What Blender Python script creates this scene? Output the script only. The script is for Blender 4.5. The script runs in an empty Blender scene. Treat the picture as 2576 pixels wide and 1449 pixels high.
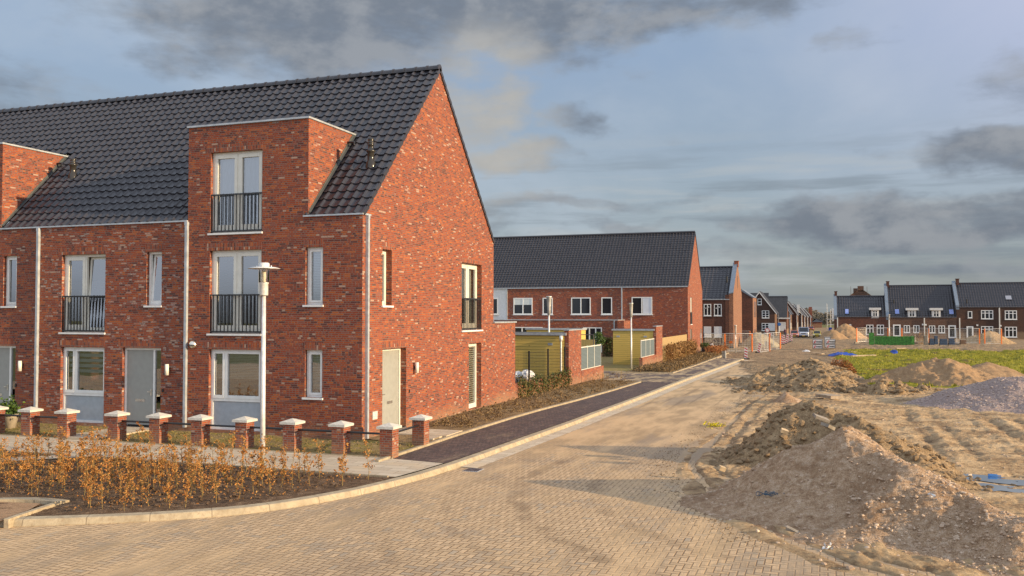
import bpy, math, random
import numpy as np
from mathutils import Vector, Matrix
random.seed(7); RS = np.random.RandomState(11)
S = bpy.context.scene
C = S.collection
rad = math.radians

# ------------------------------------------------------------------ camera
CH = 3.4; YAW = -0.33809; PIT = 0.02994; FPX = 3557.958
cd = bpy.data.cameras.new('camera'); cam = bpy.data.objects.new('camera', cd); C.objects.link(cam)
cam.location = (0, 0, CH); cam.rotation_euler = (math.pi/2 + PIT, 0, -YAW)
cd.sensor_width = 36; cd.lens = FPX/4096*36; cd.clip_start = .1; cd.clip_end = 6000
S.camera = cam
S.render.resolution_x = 1024; S.render.resolution_y = 576
# ------------------------------------------------------------------ light
SUN_AZ = rad(-4.5)      # measured from +X towards +Y
SUN_EL = rad(13.0)
sd = bpy.data.lights.new('sun', 'SUN'); so = bpy.data.objects.new('sun', sd); C.objects.link(so)
sd.energy = 5.0; sd.angle = rad(.55); sd.color = (1.0, .74, .44)
dv = Vector((math.cos(SUN_AZ)*math.cos(SUN_EL), math.sin(SUN_AZ)*math.cos(SUN_EL), math.sin(SUN_EL)))
so.rotation_euler = dv.to_track_quat('Z', 'Y').to_euler()
S.view_settings.view_transform = 'Standard'; S.view_settings.look = 'None'
S.view_settings.exposure = 0.5; S.view_settings.gamma = 1
S.render.engine = 'CYCLES'


class NT:
    """small helper to write node graphs as expressions"""
    def __init__(s, tree): s.t = tree; s.n = tree.nodes; s.l = tree.links
    def new(s, ty, **k):
        n = s.n.new(ty)
        for a, b in k.items(): setattr(n, a, b)
        return n
    def put(s, sock, v):
        if isinstance(v, bpy.types.NodeSocket): s.l.new(v, sock)
        elif v is not None:
            try: sock.default_value = v
            except Exception: sock.default_value = (v[0], v[1], v[2], 1) if len(v) == 3 else v
    def m(s, op, a, b=None, c=None, clamp=False):
        n = s.new('ShaderNodeMath', operation=op); n.use_clamp = clamp
        s.put(n.inputs[0], a); s.put(n.inputs[1], b); s.put(n.inputs[2], c)
        return n.outputs[0]
    def mix(s, f, a, b, mode='MIX'):
        n = s.new('ShaderNodeMix', data_type='RGBA', blend_type=mode)
        s.put(n.inputs[0], f)
        s.put(n.inputs[6], a if isinstance(a, bpy.types.NodeSocket) else tuple(a)+(1,) if len(a) == 3 else a)
        s.put(n.inputs[7], b if isinstance(b, bpy.types.NodeSocket) else tuple(b)+(1,) if len(b) == 3 else b)
        return n.outputs[2]
    def ramp(s, f, stops, interp='LINEAR'):
        n = s.new('ShaderNodeValToRGB'); r = n.color_ramp; r.interpolation = interp
        while len(r.elements) < len(stops): r.elements.new(.5)
        for e, (p, c) in zip(r.elements, stops): e.position = p; e.color = tuple(c)+(1,) if len(c) == 3 else c
        s.put(n.inputs[0], f); return n.outputs[0]
    def noise(s, vec, scale, detail=4, rough=.55, dist=0, dim='3D'):
        n = s.new('ShaderNodeTexNoise', noise_dimensions=dim)
        s.put(n.inputs['Vector'], vec); n.inputs['Scale'].default_value = scale
        n.inputs['Detail'].default_value = detail; n.inputs['Roughness'].default_value = rough
        n.inputs['Distortion'].default_value = dist
        return n.outputs[0]
    def white(s, x, y):
        n = s.new('ShaderNodeTexWhiteNoise', noise_dimensions='2D'); s.put(n.inputs['Vector'], s.xyz(x, y, 0.0))
        return n.outputs[0]
    def xyz(s, x, y, z):
        n = s.new('ShaderNodeCombineXYZ'); s.put(n.inputs[0], x); s.put(n.inputs[1], y); s.put(n.inputs[2], z); return n.outputs[0]
    def sep(s, v):
        n = s.new('ShaderNodeSeparateXYZ'); s.put(n.inputs[0], v); return n.outputs[0], n.outputs[1], n.outputs[2]
    def smooth(s, x, a, b):
        n = s.new('ShaderNodeMapRange', interpolation_type='SMOOTHSTEP'); s.put(n.inputs[0], x)
        n.inputs[1].default_value = a; n.inputs[2].default_value = b; return n.outputs[0]
    def bump(s, h, dist=.01, strength=1):
        n = s.new('ShaderNodeBump'); s.put(n.inputs['Height'], h); n.inputs['Distance'].default_value = dist
        n.inputs['Strength'].default_value = strength; return n.outputs[0]
    def pos(s): return s.new('ShaderNodeNewGeometry').outputs['Position']
    def uv(s): return s.new('ShaderNodeTexCoord').outputs['UV']


# ------------------------------------------------------------------ sky
w = bpy.data.worlds.new('World'); S.world = w; w.use_nodes = True
q = NT(w.node_tree); q.n.clear()
out = q.new('ShaderNodeOutputWorld'); bg = q.new('ShaderNodeBackground'); q.l.new(bg.outputs[0], out.inputs[0])
sky = q.new('ShaderNodeTexSky', sky_type='NISHITA'); sky.sun_disc = False
sky.sun_elevation = SUN_EL; sky.sun_rotation = rad(90) - SUN_AZ; sky.air_density = 1; sky.dust_density = 1.5
dx, dy, dz = q.sep(q.new('ShaderNodeTexCoord').outputs['Generated'])
az = q.m('ARCTAN2', dx, dy); el = q.m('ARCSINE', dz)
def AZEL(px, py): return (YAW + math.atan((px-1288)/2238), PIT + math.atan((724.5-py)/2238))
# thin high veil: blue-grey, paler towards the sun and lower down
veil = q.ramp(q.m('MULTIPLY', el, 1.6), [(0, (.195, .212, .218)), (.08, (.225, .255, .272)), (.22, (.245, .300, .360)), (.45, (.225, .300, .420)), (.9, (.26, .34, .46))])
pvec = q.xyz(az, q.m('MULTIPLY', el, 1.7), 0.0)
n1 = q.noise(pvec, 3.2, 7, .55, .3)
veil = q.mix(q.m('MULTIPLY', q.smooth(n1, .40, .72), .75), veil, (.335, .385, .455))
rightglow = q.m('MULTIPLY', q.smooth(az, -.15, .30), q.smooth(el, .05, .38))
veil = q.mix(q.m('MULTIPLY', rightglow, .8), veil, (.47, .48, .62))
skc = q.new('ShaderNodeMix', data_type='RGBA', blend_type='MULTIPLY'); skc.inputs[0].default_value = 1
q.l.new(sky.outputs[0], skc.inputs[6]); skc.inputs[7].default_value = (.12, .12, .12, 1)
base = q.mix(.86, skc.outputs[2], veil)
blobs = [((820, 60), 520, 165, 1.15), ((1270, 40), 420, 120, 1.15), ((1690, 30), 360, 75, 1.), ((440, 195), 140, 60, .75), ((620, 40), 260, 110, .7),
         ((1200, 270), 150, 110, .85), ((1290, 395), 120, 50, .95), ((1425, 305), 95, 48, .8), ((2280, 580), 470, 60, 1.15), ((2560, 440), 240, 55, 1.0),
         ((2060, 605), 190, 30, .7), ((1480, 522), 420, 20, .55), ((1640, 566), 130, 16, .6), ((2000, 655), 520, 24, .5), ((1330, 590), 160, 14, .5), ((2420, 690), 380, 30, .6),
         ((-700, 300), 600, 160, .9), ((3400, 300), 600, 120, .9), ((1250, 560), 80, 22, .45), ((2140, 140), 90, 40, .45)]
n2 = q.noise(pvec, 8.0, 10, .56, .12)
n3 = q.noise(q.xyz(az, q.m('MULTIPLY', el, 3.0), 3.0), 20.0, 8, .60, .0)
wx = q.m('MULTIPLY', q.m('SUBTRACT', q.noise(pvec, 5.0, 5, .55), .5), .26)
wy = q.m('MULTIPLY', q.m('SUBTRACT', q.noise(q.xyz(az, q.m('MULTIPLY', el, 1.7), 7.0), 6.0, 5, .55), .5), .10)
azw = q.m('ADD', az, wx); elw = q.m('ADD', el, wy)
dens = None
for (c, rx, ry, k) in blobs:
    a, e = AZEL(*c)
    u = q.m('DIVIDE', q.m('SUBTRACT', azw, a), rx/2238); v = q.m('DIVIDE', q.m('SUBTRACT', elw, e), ry/2238)
    r2 = q.m('ADD', q.m('MULTIPLY', u, u), q.m('MULTIPLY', v, v))
    g = q.m('MULTIPLY', q.m('SUBTRACT', 1.15, q.m('MULTIPLY', r2, .75), clamp=True), k)
    dens = g if dens is None else q.m('MAXIMUM', dens, g)
dens = q.m('ADD', dens, q.m('MULTIPLY', q.m('SUBTRACT', n2, .5), 1.7))
dens = q.m('ADD', dens, q.m('MULTIPLY', q.m('SUBTRACT', n3, .5), .9))
alpha = q.m('MULTIPLY', q.smooth(dens, .12, 1.12), .90)
# lit (towards +X) side of the puffs is paler
n2s = q.noise(q.xyz(q.m('ADD', az, .022), q.m('ADD', q.m('MULTIPLY', el, 1.7), .03), 0.0), 8.0, 10, .56, .12)
lit = q.smooth(q.m('SUBTRACT', n2, n2s), -.08, .13)
ccol = q.mix(lit, (.128, .148, .180), (.225, .238, .258))
a0, e0 = AZEL(1230, 300)
uu = q.m('DIVIDE', q.m('SUBTRACT', az, a0), .085); vv = q.m('DIVIDE', q.m('SUBTRACT', el, e0), .10)
cum = q.smooth(q.m('ADD', q.m('MULTIPLY', uu, uu), q.m('MULTIPLY', vv, vv)), 1.6, .2)
ccol = q.mix(q.m('MULTIPLY', cum, .75), ccol, (.39, .37, .33))
stn = q.noise(q.xyz(q.m('MULTIPLY', az, .8), q.m('MULTIPLY', el, 9.0), 2.0), 4.5, 7, .55)
band = q.m('MULTIPLY', q.smooth(el, .22, .12), q.smooth(el, -.01, .02))
base = q.mix(q.m('MULTIPLY', q.m('MULTIPLY', q.smooth(stn, .50, .66), band), .60), base, (.150, .182, .215))
base = q.mix(q.m('MULTIPLY', q.m('MULTIPLY', q.smooth(stn, .50, .34), band), .50), base, (.37, .385, .385))
vis = q.mix(alpha, base, ccol)
# unseen sky behind the camera and overhead, brightened to fill the shaded fronts
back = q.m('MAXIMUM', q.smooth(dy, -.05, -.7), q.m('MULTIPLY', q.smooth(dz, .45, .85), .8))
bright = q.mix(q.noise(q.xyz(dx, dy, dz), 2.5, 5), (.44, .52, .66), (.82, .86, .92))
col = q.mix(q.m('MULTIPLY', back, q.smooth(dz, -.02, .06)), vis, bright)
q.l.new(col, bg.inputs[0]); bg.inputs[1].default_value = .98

# ------------------------------------------------------------------ numpy noise, terrain
TAB = RS.rand(256, 256)
def vnoise(x, y):
    xi = np.floor(x).astype(int); yi = np.floor(y).astype(int)
    fx = x-xi; fy = y-yi; fx = fx*fx*(3-2*fx); fy = fy*fy*(3-2*fy)
    g = lambda i, j: TAB[i & 255, j & 255]
    return (g(xi, yi)*(1-fx)+g(xi+1, yi)*fx)*(1-fy)+(g(xi, yi+1)*(1-fx)+g(xi+1, yi+1)*fx)*fy
def fbm(x, y, f, o=4, g=.5):
    x = np.asarray(x, float); y = np.asarray(y, float); s = 0; a = 1; t = 0
    for i in range(o):
        s = s+a*vnoise(x*f+17.3*i, y*f+5.1*i); t += a; a *= g; f *= 2.03
    return s/t-.5
def terr(y): return np.interp(y, [30, 45, 65, 85, 110, 170, 300, 600], [0, -.12, -.3, -.38, -.5, -.9, -1.2, -1.5])
def tz(y): return float(terr(y))
EDGE = np.array([(60, 2), (40, 4), (12, 8.2), (6, 9.9), (2.6, 11.2), (1.0, 12.15), (.58, 12.58), (-.03, 13.03), (-.75, 14.08), (-1.63, 15.54), (-2.54, 17.77), (-3.29, 20.64), (-3.47, 22.58), (-3.36, 25.56),
                 (-3.31, 31.7), (-3.2, 36.5), (-2.9, 41.7), (-3.6, 50), (-4.8, 60), (-6.4, 72), (-7.4, 80), (-12, 93), (-60, 97)], float)
def edge_sd(x, y):
    """distance to the sand edge line, positive on the sand side"""
    best = np.full(x.shape, 1e9); sg = np.ones(x.shape)
    for (ax, ay), (bx, by) in zip(EDGE[:-1], EDGE[1:]):
        ex, ey = bx-ax, by-ay; t = np.clip(((x-ax)*ex+(y-ay)*ey)/(ex*ex+ey*ey), 0, 1)
        d = np.hypot(x-ax-t*ex, y-ay-t*ey); cr = ex*(y-ay)-ey*(x-ax)
        m = d < best; best = np.where(m, d, best); sg = np.where(m, np.where(cr < 0, 1, -1), sg)
    return best*sg
TRK = (2.6, 3.35, 4.9, 5.7, 6.1, 8.2)
PUD = [(2.95, 21.25, .95, .50), (3.2, 20.15, .55, .36), (4.5, 21.0, .65, .60)]
def dirt_h(x, y):
    x = np.asarray(x, float); y = np.asarray(y, float)
    sdn = edge_sd(x, y)+fbm(x, y, 1.1, 4)*.9*np.clip(y/25, .5, 3)
    h = np.interp(sdn, [-3, -.25, 0, .25, .9, 2.5, 8], [-.35, -.035, -.004, .03, .06, .10, .13])
    ins = np.clip(sdn/.8, 0, 1)
    fl = 1-.55*np.clip((x-1.5)/1.5, 0, 1)*np.clip((40-y)/5, 0, 1); h = h+ins*(fbm(x, y, .35, 3)*.22*fl+fbm(x, y, 1.7, 4)*.13*fl+fbm(x, y, 7, 3)*.06)
    # tyre ruts along the paving edge and across the field
    sr = edge_sd(x, y)+fbm(x, y, .3, 2)*.22
    for c, wd, dp in ((.42, .09, .075), (.95, .12, .06), (1.75, .11, .05)):
        h = h-dp*np.exp(-((sr-c)/wd)**2)*np.clip((45-y)/20, 0, 1)
    u = y; v = x+fbm(x*.2, y, .09, 2)*1.6-(y-24)*.03
    fld = np.clip((y-21.5)/3, 0, 1)*np.clip((38-y)/6, 0, 1)*np.clip((x-1.6)/1., 0, 1)
    for c in TRK:
        k_ = np.clip(.5+fbm(x+c*3, y, .45, 3)*2.4, 0, 1); h = h-.085*k_*np.exp(-((v-c)/.13)**2)*fld*(.8+.2*np.sin(u*22))+.028*k_*np.exp(-((np.abs(v-c)-.36)/.12)**2)*fld
    # muddy clumps past the houses
    h = h+np.clip((y-44)/10, 0, 1)*np.clip(sdn/3, 0, 1)*np.maximum(fbm(x, y, .8, 4), 0)*.9*np.clip((x+1)/3, 0.06, 1)*np.clip(1-np.abs(y-95)/60, .25, 1)
    for px_, py_, rx_, ry_ in PUD:      # shallow basins that hold water
        r2 = ((x-px_)/rx_)**2+((y-py_)/ry_)**2; wv = np.exp(-r2**2*.012); h = h*(1-wv)+.055*wv
    for px_, py_, rx_, ry_ in PUD:
        r2 = ((x-px_)/rx_)**2+((y-py_)/ry_)**2; r2 = r2*(1+fbm(x, y, 2.4, 3)*1.6); h = h-.07*np.exp(-r2**2*.25)
    return -.10+terr(y)+h

# ------------------------------------------------------------------ object helpers
def tag(o, label=None, cat=None, group=None, kind=None):
    if label: o['label'] = label
    if cat: o['category'] = cat
    if group: o['group'] = group
    if kind: o['kind'] = kind
    return o
def thing(name, label, cat, loc=(0, 0, 0), group=None, rz=0):
    o = bpy.data.objects.new(name, None); o.empty_display_size = .2; C.objects.link(o)
    o.location = loc; o.rotation_euler = (0, 0, rz); return tag(o, label, cat, group)
def dup(o, parent=None):
    c = o.copy(); C.objects.link(c); c.parent = parent
    for ch in list(o.children): dup(ch, c)
    return c

class MB:
    def __init__(s): s.v = []; s.f = []; s.sm = []
    def poly(s, pts, smooth=False):
        i = len(s.v); s.v += [tuple(map(float, p)) for p in pts]; s.f.append(tuple(range(i, i+len(pts)))); s.sm.append(smooth)
    def box(s, x0, x1, y0, y1, z0, z1):
        if x0 > x1: x0, x1 = x1, x0
        if y0 > y1: y0, y1 = y1, y0
        if z0 > z1: z0, z1 = z1, z0
        p = [(x, y, z) for z in (z0, z1) for x, y in ((x0, y0), (x1, y0), (x1, y1), (x0, y1))]
        for f in ((3, 2, 1, 0), (4, 5, 6, 7), (0, 1, 5, 4), (1, 2, 6, 5), (2, 3, 7, 6), (3, 0, 4, 7)): s.poly([p[k] for k in f])
        return s
    def obox(s, c, size, rz=0, ry=0, rx=0):
        M = Matrix.Translation(c) @ Matrix.Rotation(rz, 4, 'Z') @ Matrix.Rotation(ry, 4, 'Y') @ Matrix.Rotation(rx, 4, 'X')
        t = MB().box(-size[0]/2, size[0]/2, -size[1]/2, size[1]/2, -size[2]/2, size[2]/2)
        for f in t.f: s.poly([M @ Vector(t.v[k]) for k in f])
        return s
    def tube(s, pts, r, n=8, cap=True):
        pts = [Vector(p) for p in pts]; rr = r if isinstance(r, (list, tuple)) else [r]*len(pts); rings = []
        for i, p in enumerate(pts):
            d = (pts[min(i+1, len(pts)-1)]-pts[max(i-1, 0)]).normalized()
            a = d.cross(Vector((0, 0, 1)) if abs(d.z) < .9 else Vector((1, 0, 0))).normalized(); b = d.cross(a)
            rings.append([p+(a*math.cos(2*math.pi*k/n)+b*math.sin(2*math.pi*k/n))*rr[i] for k in range(n)])
        base = len(s.v)
        for r_ in rings: s.v += [tuple(p) for p in r_]
        for i in range(len(pts)-1):
            for k in range(n):
                a = base+i*n+k; b = base+i*n+(k+1) % n; s.f.append((a, b, b+n, a+n)); s.sm.append(True)
        if cap:
            s.poly(rings[0][::-1]); s.poly(rings[-1])
        return s
    def lathe(s, c, prof, n=24, cap=False):
        base = len(s.v)
        for r, z in prof:
            for k in range(n): s.v.append((c[0]+r*math.cos(2*math.pi*k/n), c[1]+r*math.sin(2*math.pi*k/n), c[2]+z))
        for i in range(len(prof)-1):
            for k in range(n):
                a = base+i*n+k; b = base+i*n+(k+1) % n; s.f.append((a, b, b+n, a+n)); s.sm.append(True)
        if cap:
            s.f.append(tuple(base+k for k in range(n))[::-1]); s.sm.append(False)
            s.f.append(tuple(base+(len(prof)-1)*n+k for k in range(n))); s.sm.append(False)
        return s
    def build(s, name, material, parent=None, off=None, uvmode=None, bevel=0):
        me = bpy.data.meshes.new(name); me.from_pydata(s.v, [], s.f); me.update()
        V = np.array(s.v, float)
        uvl = me.uv_layers.new(name='uv'); uv = np.zeros((len(me.loops), 2)); li = 0
        for p in me.polygons:
            nx, ny, nz = (abs(t) for t in p.normal)
            for k in p.loop_indices:
                x, y, z = s.v[me.loops[k].vertex_index]
                if uvmode: uv[k] = uvmode(x, y, z)
                elif nz > nx and nz > ny: uv[k] = (x, y)
                elif nx > ny: uv[k] = (y, z)
                else: uv[k] = (x, z)
        uvl.data.foreach_set('uv', uv.ravel())
        me.polygons.foreach_set('use_smooth', s.sm)
        if parent is not None and off is None: off = parent_off(parent)
        if off is not None and any(off): me.transform(Matrix.Translation(-Vector(off)))
        me.materials.append(material)
        o = bpy.data.objects.new(name, me); C.objects.link(o)
        if parent is not None: o.parent = parent
        if bevel:
            b = o.modifiers.new('bevel', 'BEVEL'); b.width = bevel; b.segments = 2; b.limit_method = 'ANGLE'
        return o
def parent_off(p):
    o = Vector((0, 0, 0))
    while p is not None: o += p.location; p = p.parent
    return o
def grid_mesh(name, X, Y, Z, material, parent=None, mask=None, smooth=True, uv=None):
    """X,Y,Z are 2-D arrays; one quad per cell"""
    r, c = X.shape; V = np.stack([X, Y, Z], -1).reshape(-1, 3)
    i = np.arange((r-1)*(c-1)); a = (i//(c-1))*c+i % (c-1)
    F = np.stack([a, a+1, a+c+1, a+c], -1)
    if mask is not None:
        F = F[mask.reshape(-1)[:]]; used = np.unique(F); re = np.zeros(len(V), int); re[used] = np.arange(len(used)); V = V[used]; F = re[F]
    me = bpy.data.meshes.new(name); me.vertices.add(len(V)); me.vertices.foreach_set('co', V.ravel())
    me.loops.add(F.size); me.loops.foreach_set('vertex_index', F.ravel().astype(np.int32))
    me.polygons.add(len(F)); me.polygons.foreach_set('loop_start', np.arange(len(F), dtype=np.int32)*4)
    me.polygons.foreach_set('loop_total', np.full(len(F), 4, dtype=np.int32)); me.update(calc_edges=True)
    me.polygons.foreach_set('use_smooth', np.full(len(F), smooth)); me.update()
    if parent is not None: me.transform(Matrix.Translation(-parent_off(parent)))
    me.materials.append(material)
    o = bpy.data.objects.new(name, me); C.objects.link(o)
    if parent is not None: o.parent = parent
    return o
def structure(o): o['kind'] = 'structure'; return o
def ray(px, py):
    fx = (px-2048)/FPX; fy = -(py-1152)/FPX
    f = Vector((math.sin(YAW)*math.cos(PIT), math.cos(YAW)*math.cos(PIT), math.sin(PIT))); r = Vector((math.cos(YAW), -math.sin(YAW), 0)); u = r.cross(f)
    return f+r*fx+u*fy
def W(px, py, y):
    """x and z, on the plane at distance y, of a point measured in the photograph"""
    d = ray(px, py); return d.x*y/d.y, CH+d.z*y/d.y

# ------------------------------------------------------------------ materials
def newmat(name):
    m = bpy.data.materials.new(name); m.use_nodes = True; t = NT(m.node_tree)
    b = m.node_tree.nodes['Principled BSDF']; return m, t, b
def mat(name, col, rough=.6, metal=0, var=.12, scale=6, spec=.5, bumpd=0, col2=None):
    m, t, b = newmat(name); p = t.new('ShaderNodeTexCoord').outputs['Object']
    n = t.noise(p, scale, 5, .6); c2 = col2 or tuple(max(0, c*(1-2*var)) for c in col); c1 = tuple(c*(1+var*.5) for c in col)
    t.put(b.inputs['Base Color'], t.mix(t.smooth(n, .3, .7), c2, c1))
    t.put(b.inputs['Roughness'], t.m('ADD', t.m('MULTIPLY', n, .15), rough-.075)); b.inputs['Metallic'].default_value = metal
    b.inputs['Specular IOR Level'].default_value = spec
    if bumpd: t.put(b.inputs['Normal'], t.bump(t.noise(p, scale*8, 4, .6), bumpd))
    return m
def brick_mat(name, stops, mortar=(.19, .155, .13), h=.0545, wd=.205, soldier=False, white=0., mw=.011):
    m, t, b = newmat(name); u, v, _ = t.sep(t.uv())
    if soldier: u, v = v, u
    row = t.m('FLOOR', t.m('DIVIDE', v, h))
    off = t.m('ADD', t.m('MULTIPLY', t.m('FRACT', t.m('MULTIPLY', row, .5)), 1.0), t.m('MULTIPLY', t.m('FLOOR', t.m('MULTIPLY', t.white(row, 3.3), 3.99)), .25))
    if soldier: off = 0.0
    cu = t.m('ADD', t.m('DIVIDE', u, wd), off); colm = t.m('FLOOR', cu)
    half = t.m('GREATER_THAN', t.white(t.m('ADD', colm, 91.), row), .55)      # some bricks show as two headers
    fxa = t.m('FRACT', cu)
    cu2 = t.m('ADD', colm, t.m('MULTIPLY', t.m('MULTIPLY', t.m('FLOOR', t.m('MULTIPLY', fxa, 2.)), .5), half))
    fx = t.m('MULTIPLY', fxa, wd); fy = t.m('MULTIPLY', t.m('FRACT', t.m('DIVIDE', v, h)), h)
    ex = t.m('MINIMUM', fx, t.m('SUBTRACT', wd, fx)); ey = t.m('MINIMUM', fy, t.m('SUBTRACT', h, fy))
    eh = t.m('ADD', t.m('ABSOLUTE', t.m('SUBTRACT', fx, wd/2)), t.m('MULTIPLY', t.m('SUBTRACT', 1., half), 1.))
    wob = t.m('MULTIPLY', t.m('SUBTRACT', t.noise(t.xyz(u, v, 0.0), 28, 2), .5), .006)
    d = t.m('ADD', t.m('MINIMUM', t.m('MINIMUM', ex, ey), eh), wob)
    brick = t.smooth(d, mw*.32, mw*.75)
    r = t.white(cu2, row)
    c = t.ramp(r, stops, 'CONSTANT')
    fine = t.noise(t.xyz(u, v, 0.0), 34, 5, .7); c = t.mix(t.smooth(fine, .30, .70), t.mix(.28, c, (.05, .018, .012)), c)
    big = t.noise(t.xyz(u, v, 0.0), .55, 4); c = t.mix(t.m('MULTIPLY', t.smooth(big, .35, .75), .12), c, (.33, .10, .040))
    wf = t.noise(t.xyz(u, v, 4.0), .8, 4, .65)
    r2 = t.white(t.m('ADD', cu2, 37.7), row)
    wm = t.m('MULTIPLY', t.smooth(t.m('ADD', t.m('MULTIPLY', r2, .72), t.m('MULTIPLY', wf, .42)), .955-white*.105, 1.0-white*.105), t.smooth(fine, .38, .62))
    c = t.mix(t.m('MULTIPLY', wm, .8), c, (.46, .38, .34))
    c = t.mix(brick, mortar, c)
    if not soldier: c = t.mix(t.m('MULTIPLY', t.m('MULTIPLY', t.smooth(t.m('ADD', v, t.m('MULTIPLY', t.m('SUBTRACT', wf, .5), .9)), .50, -.05), .55), t.smooth(fine, .2, .6)), c, (.34, .24, .15))
    t.put(b.inputs['Base Color'], c); b.inputs['Roughness'].default_value = .82; b.inputs['Specular IOR Level'].default_value = .25
    t.put(b.inputs['Normal'], t.bump(t.m('ADD', brick, t.m('MULTIPLY', fine, .5)), .006, .8))
    return m
RED = [(0, (.12, .040, .034)), (.09, (.20, .048, .031)), (.26, (.28, .060, .028)), (.54, (.34, .076, .028)), (.80, (.42, .112, .032)), (.91, (.26, .085, .060)), (.965, (.45, .29, .22))]
M = {}
M['brick'] = brick_mat('red_brick', RED, white=.25)
M['brick_white'] = brick_mat('red_brick_bloom', RED, white=1.1)
M['brick_soldier'] = brick_mat('soldier_brick', RED, soldier=True)
M['brick_dark'] = brick_mat('dark_red_brick', [(0, (.07, .03, .03)), (.2, (.13, .036, .028)), (.5, (.17, .042, .03)), (.8, (.20, .06, .035))], mortar=(.11, .08, .07))
M['brick_brown'] = brick_mat('brown_brick', [(0, (.040, .027, .023)), (.3, (.060, .037, .029)), (.7, (.080, .047, .035))], mortar=(.08, .06, .05))
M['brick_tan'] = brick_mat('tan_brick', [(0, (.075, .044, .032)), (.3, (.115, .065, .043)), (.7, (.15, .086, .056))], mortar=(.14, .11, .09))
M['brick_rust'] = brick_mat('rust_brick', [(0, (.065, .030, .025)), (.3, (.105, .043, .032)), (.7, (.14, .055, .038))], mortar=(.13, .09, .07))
M['brick_lit'] = brick_mat('sunlit_far_brick', [(0, (.17, .075, .050)), (.3, (.25, .11, .066)), (.7, (.32, .155, .09))], mortar=(.24, .18, .14))  # paler copy for far sunlit walls: sunlight and distance put into the colour
M['brick_pier'] = brick_mat('pier_brick', RED, mortar=(.22, .18, .15), white=.2, mw=.013)
def tile_mat():
    m, t, b = newmat('roof_tile'); p = t.pos(); n = t.noise(p, 1.3, 4); f = t.noise(p, 30, 3)
    x, y, z = t.sep(p); r = t.white(t.m('FLOOR', t.m('DIVIDE', x, .3)), t.m('FLOOR', t.m('DIVIDE', z, .243)))
    c = t.mix(n, (.018, .018, .024), (.036, .034, .042)); c = t.mix(t.m('MULTIPLY', r, .4), c, (.050, .046, .050))
    t.put(b.inputs['Base Color'], c); t.put(b.inputs['Roughness'], t.m('ADD', .25, t.m('MULTIPLY', f, .18))); b.inputs['Specular IOR Level'].default_value = .55
    return m
M['tile'] = tile_mat()
M['tile_far'] = mat('roof_tile_far', (.030, .031, .036), .6, var=.25, scale=3)
M['zinc'] = mat('zinc', (.46, .50, .54), .45, .3, .12); M['zinc_dull'] = mat('dull_zinc', (.22, .27, .33), .5, .3, .15); M['lead'] = mat('lead_flashing', (.075, .085, .085), .6)
M['cream'] = mat('cream_frame', (.72, .71, .64), .4, var=.04)
M['frame'] = mat('white_frame', (.80, .81, .79), .4, var=.04)
M['sill'] = mat('white_sill', (.74, .76, .76), .5, var=.06)
M['door'] = mat('door_grey', (.31, .32, .30), .45, var=.04)
M['panel'] = mat('grey_panel', (.40, .45, .50), .12, var=.05)
M['metal'] = mat('brushed_metal', (.72, .70, .64), .28, .9, .06)
M['galv'] = mat('galvanised', (.72, .72, .70), .38, .30, .1, 12)
M['black'] = mat('black_metal', (.018, .018, .022), .35, var=.1)
M['black_gloss'] = mat('black_gloss', (.035, .033, .030), .2, var=.1)
M['concrete'] = mat('concrete_cap', (.60, .58, .52), .7, var=.1, scale=14, bumpd=.002)
M['bulb'] = mat('lamp_inner', (.75, .66, .50), .35, var=.05)
M['rubber'] = mat('rubber', (.02, .02, .02), .8)
M['white'] = mat('white_render', (.72, .73, .74), .7, var=.06)
M['fabric'] = mat('white_wrap', (.70, .70, .70), .6, var=.08)
M['orange'] = mat('orange_plastic', (.75, .19, .03), .5)
M['redp'] = mat('red_reflective', (.55, .02, .025), .4)
M['whitep'] = mat('white_reflective', (.75, .75, .73), .4)
M['blue'] = mat('blue_tarpaulin', (.01, .06, .40), .4, var=.25, scale=3)
M['bluesign'] = mat('blue_sign', (.03, .14, .40), .4)
M['green'] = mat('green_container_paint', (.06, .26, .035), .5, var=.3)
M['wood'] = mat('pale_wood', (.55, .42, .26), .7, var=.2)
M['greywood'] = mat('grey_boards', (.30, .26, .21), .8, var=.2)
M['pot'] = mat('clay_pot', (.46, .40, .32), .7)
M['blackpot'] = mat('black_planter', (.03, .03, .035), .6)
M['curtain'] = mat('curtain_cloth', (.66, .70, .76), .8, var=.05, scale=2)
M['curtain_cream'] = mat('curtain_cream', (.66, .62, .50), .8, var=.05, scale=2)
M['blind'] = mat('blind_slats', (.62, .66, .64), .6, var=.03)
M['dark'] = mat('dark_room', (.05, .045, .04), .9)
M['roofbit'] = mat('bitumen', (.06, .06, .065), .8)
M['gutter_white'] = mat('white_fascia', (.70, .70, .68), .5)
M['limb'] = mat('slate_plinth', (.10, .09, .09), .8)
def plank_mat(name, c1, c2, pitch=.14, vertical=False, gap=(.10, .07, .02)):
    m, t, b = newmat(name); u, v, _ = t.sep(t.uv())
    if vertical: u, v = v, u
    r = t.m('DIVIDE', v, pitch); k = t.m('FLOOR', r); f = t.m('FRACT', r)
    g = t.smooth(t.m('MINIMUM', f, t.m('SUBTRACT', 1., f)), .02, .07)
    gr = t.noise(t.xyz(t.m('MULTIPLY', u, 1.2), t.m('MULTIPLY', v, 30.), k), 1.5, 5); kn = t.noise(t.xyz(u, v, 7.), 5, 2)
    c = t.mix(gr, c1, c2); c = t.mix(t.m('MULTIPLY', t.white(k, 1.), .4), c, c2); c = t.mix(t.m('MULTIPLY', t.smooth(kn, .68, .74), .7), c, gap)
    t.put(b.inputs['Base Color'], t.mix(g, gap, c)); b.inputs['Roughness'].default_value = .7
    t.put(b.inputs['Normal'], t.bump(g, .012)); return m
M['shed'] = plank_mat('treated_boards', (.56, .39, .085), (.68, .50, .14))
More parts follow.
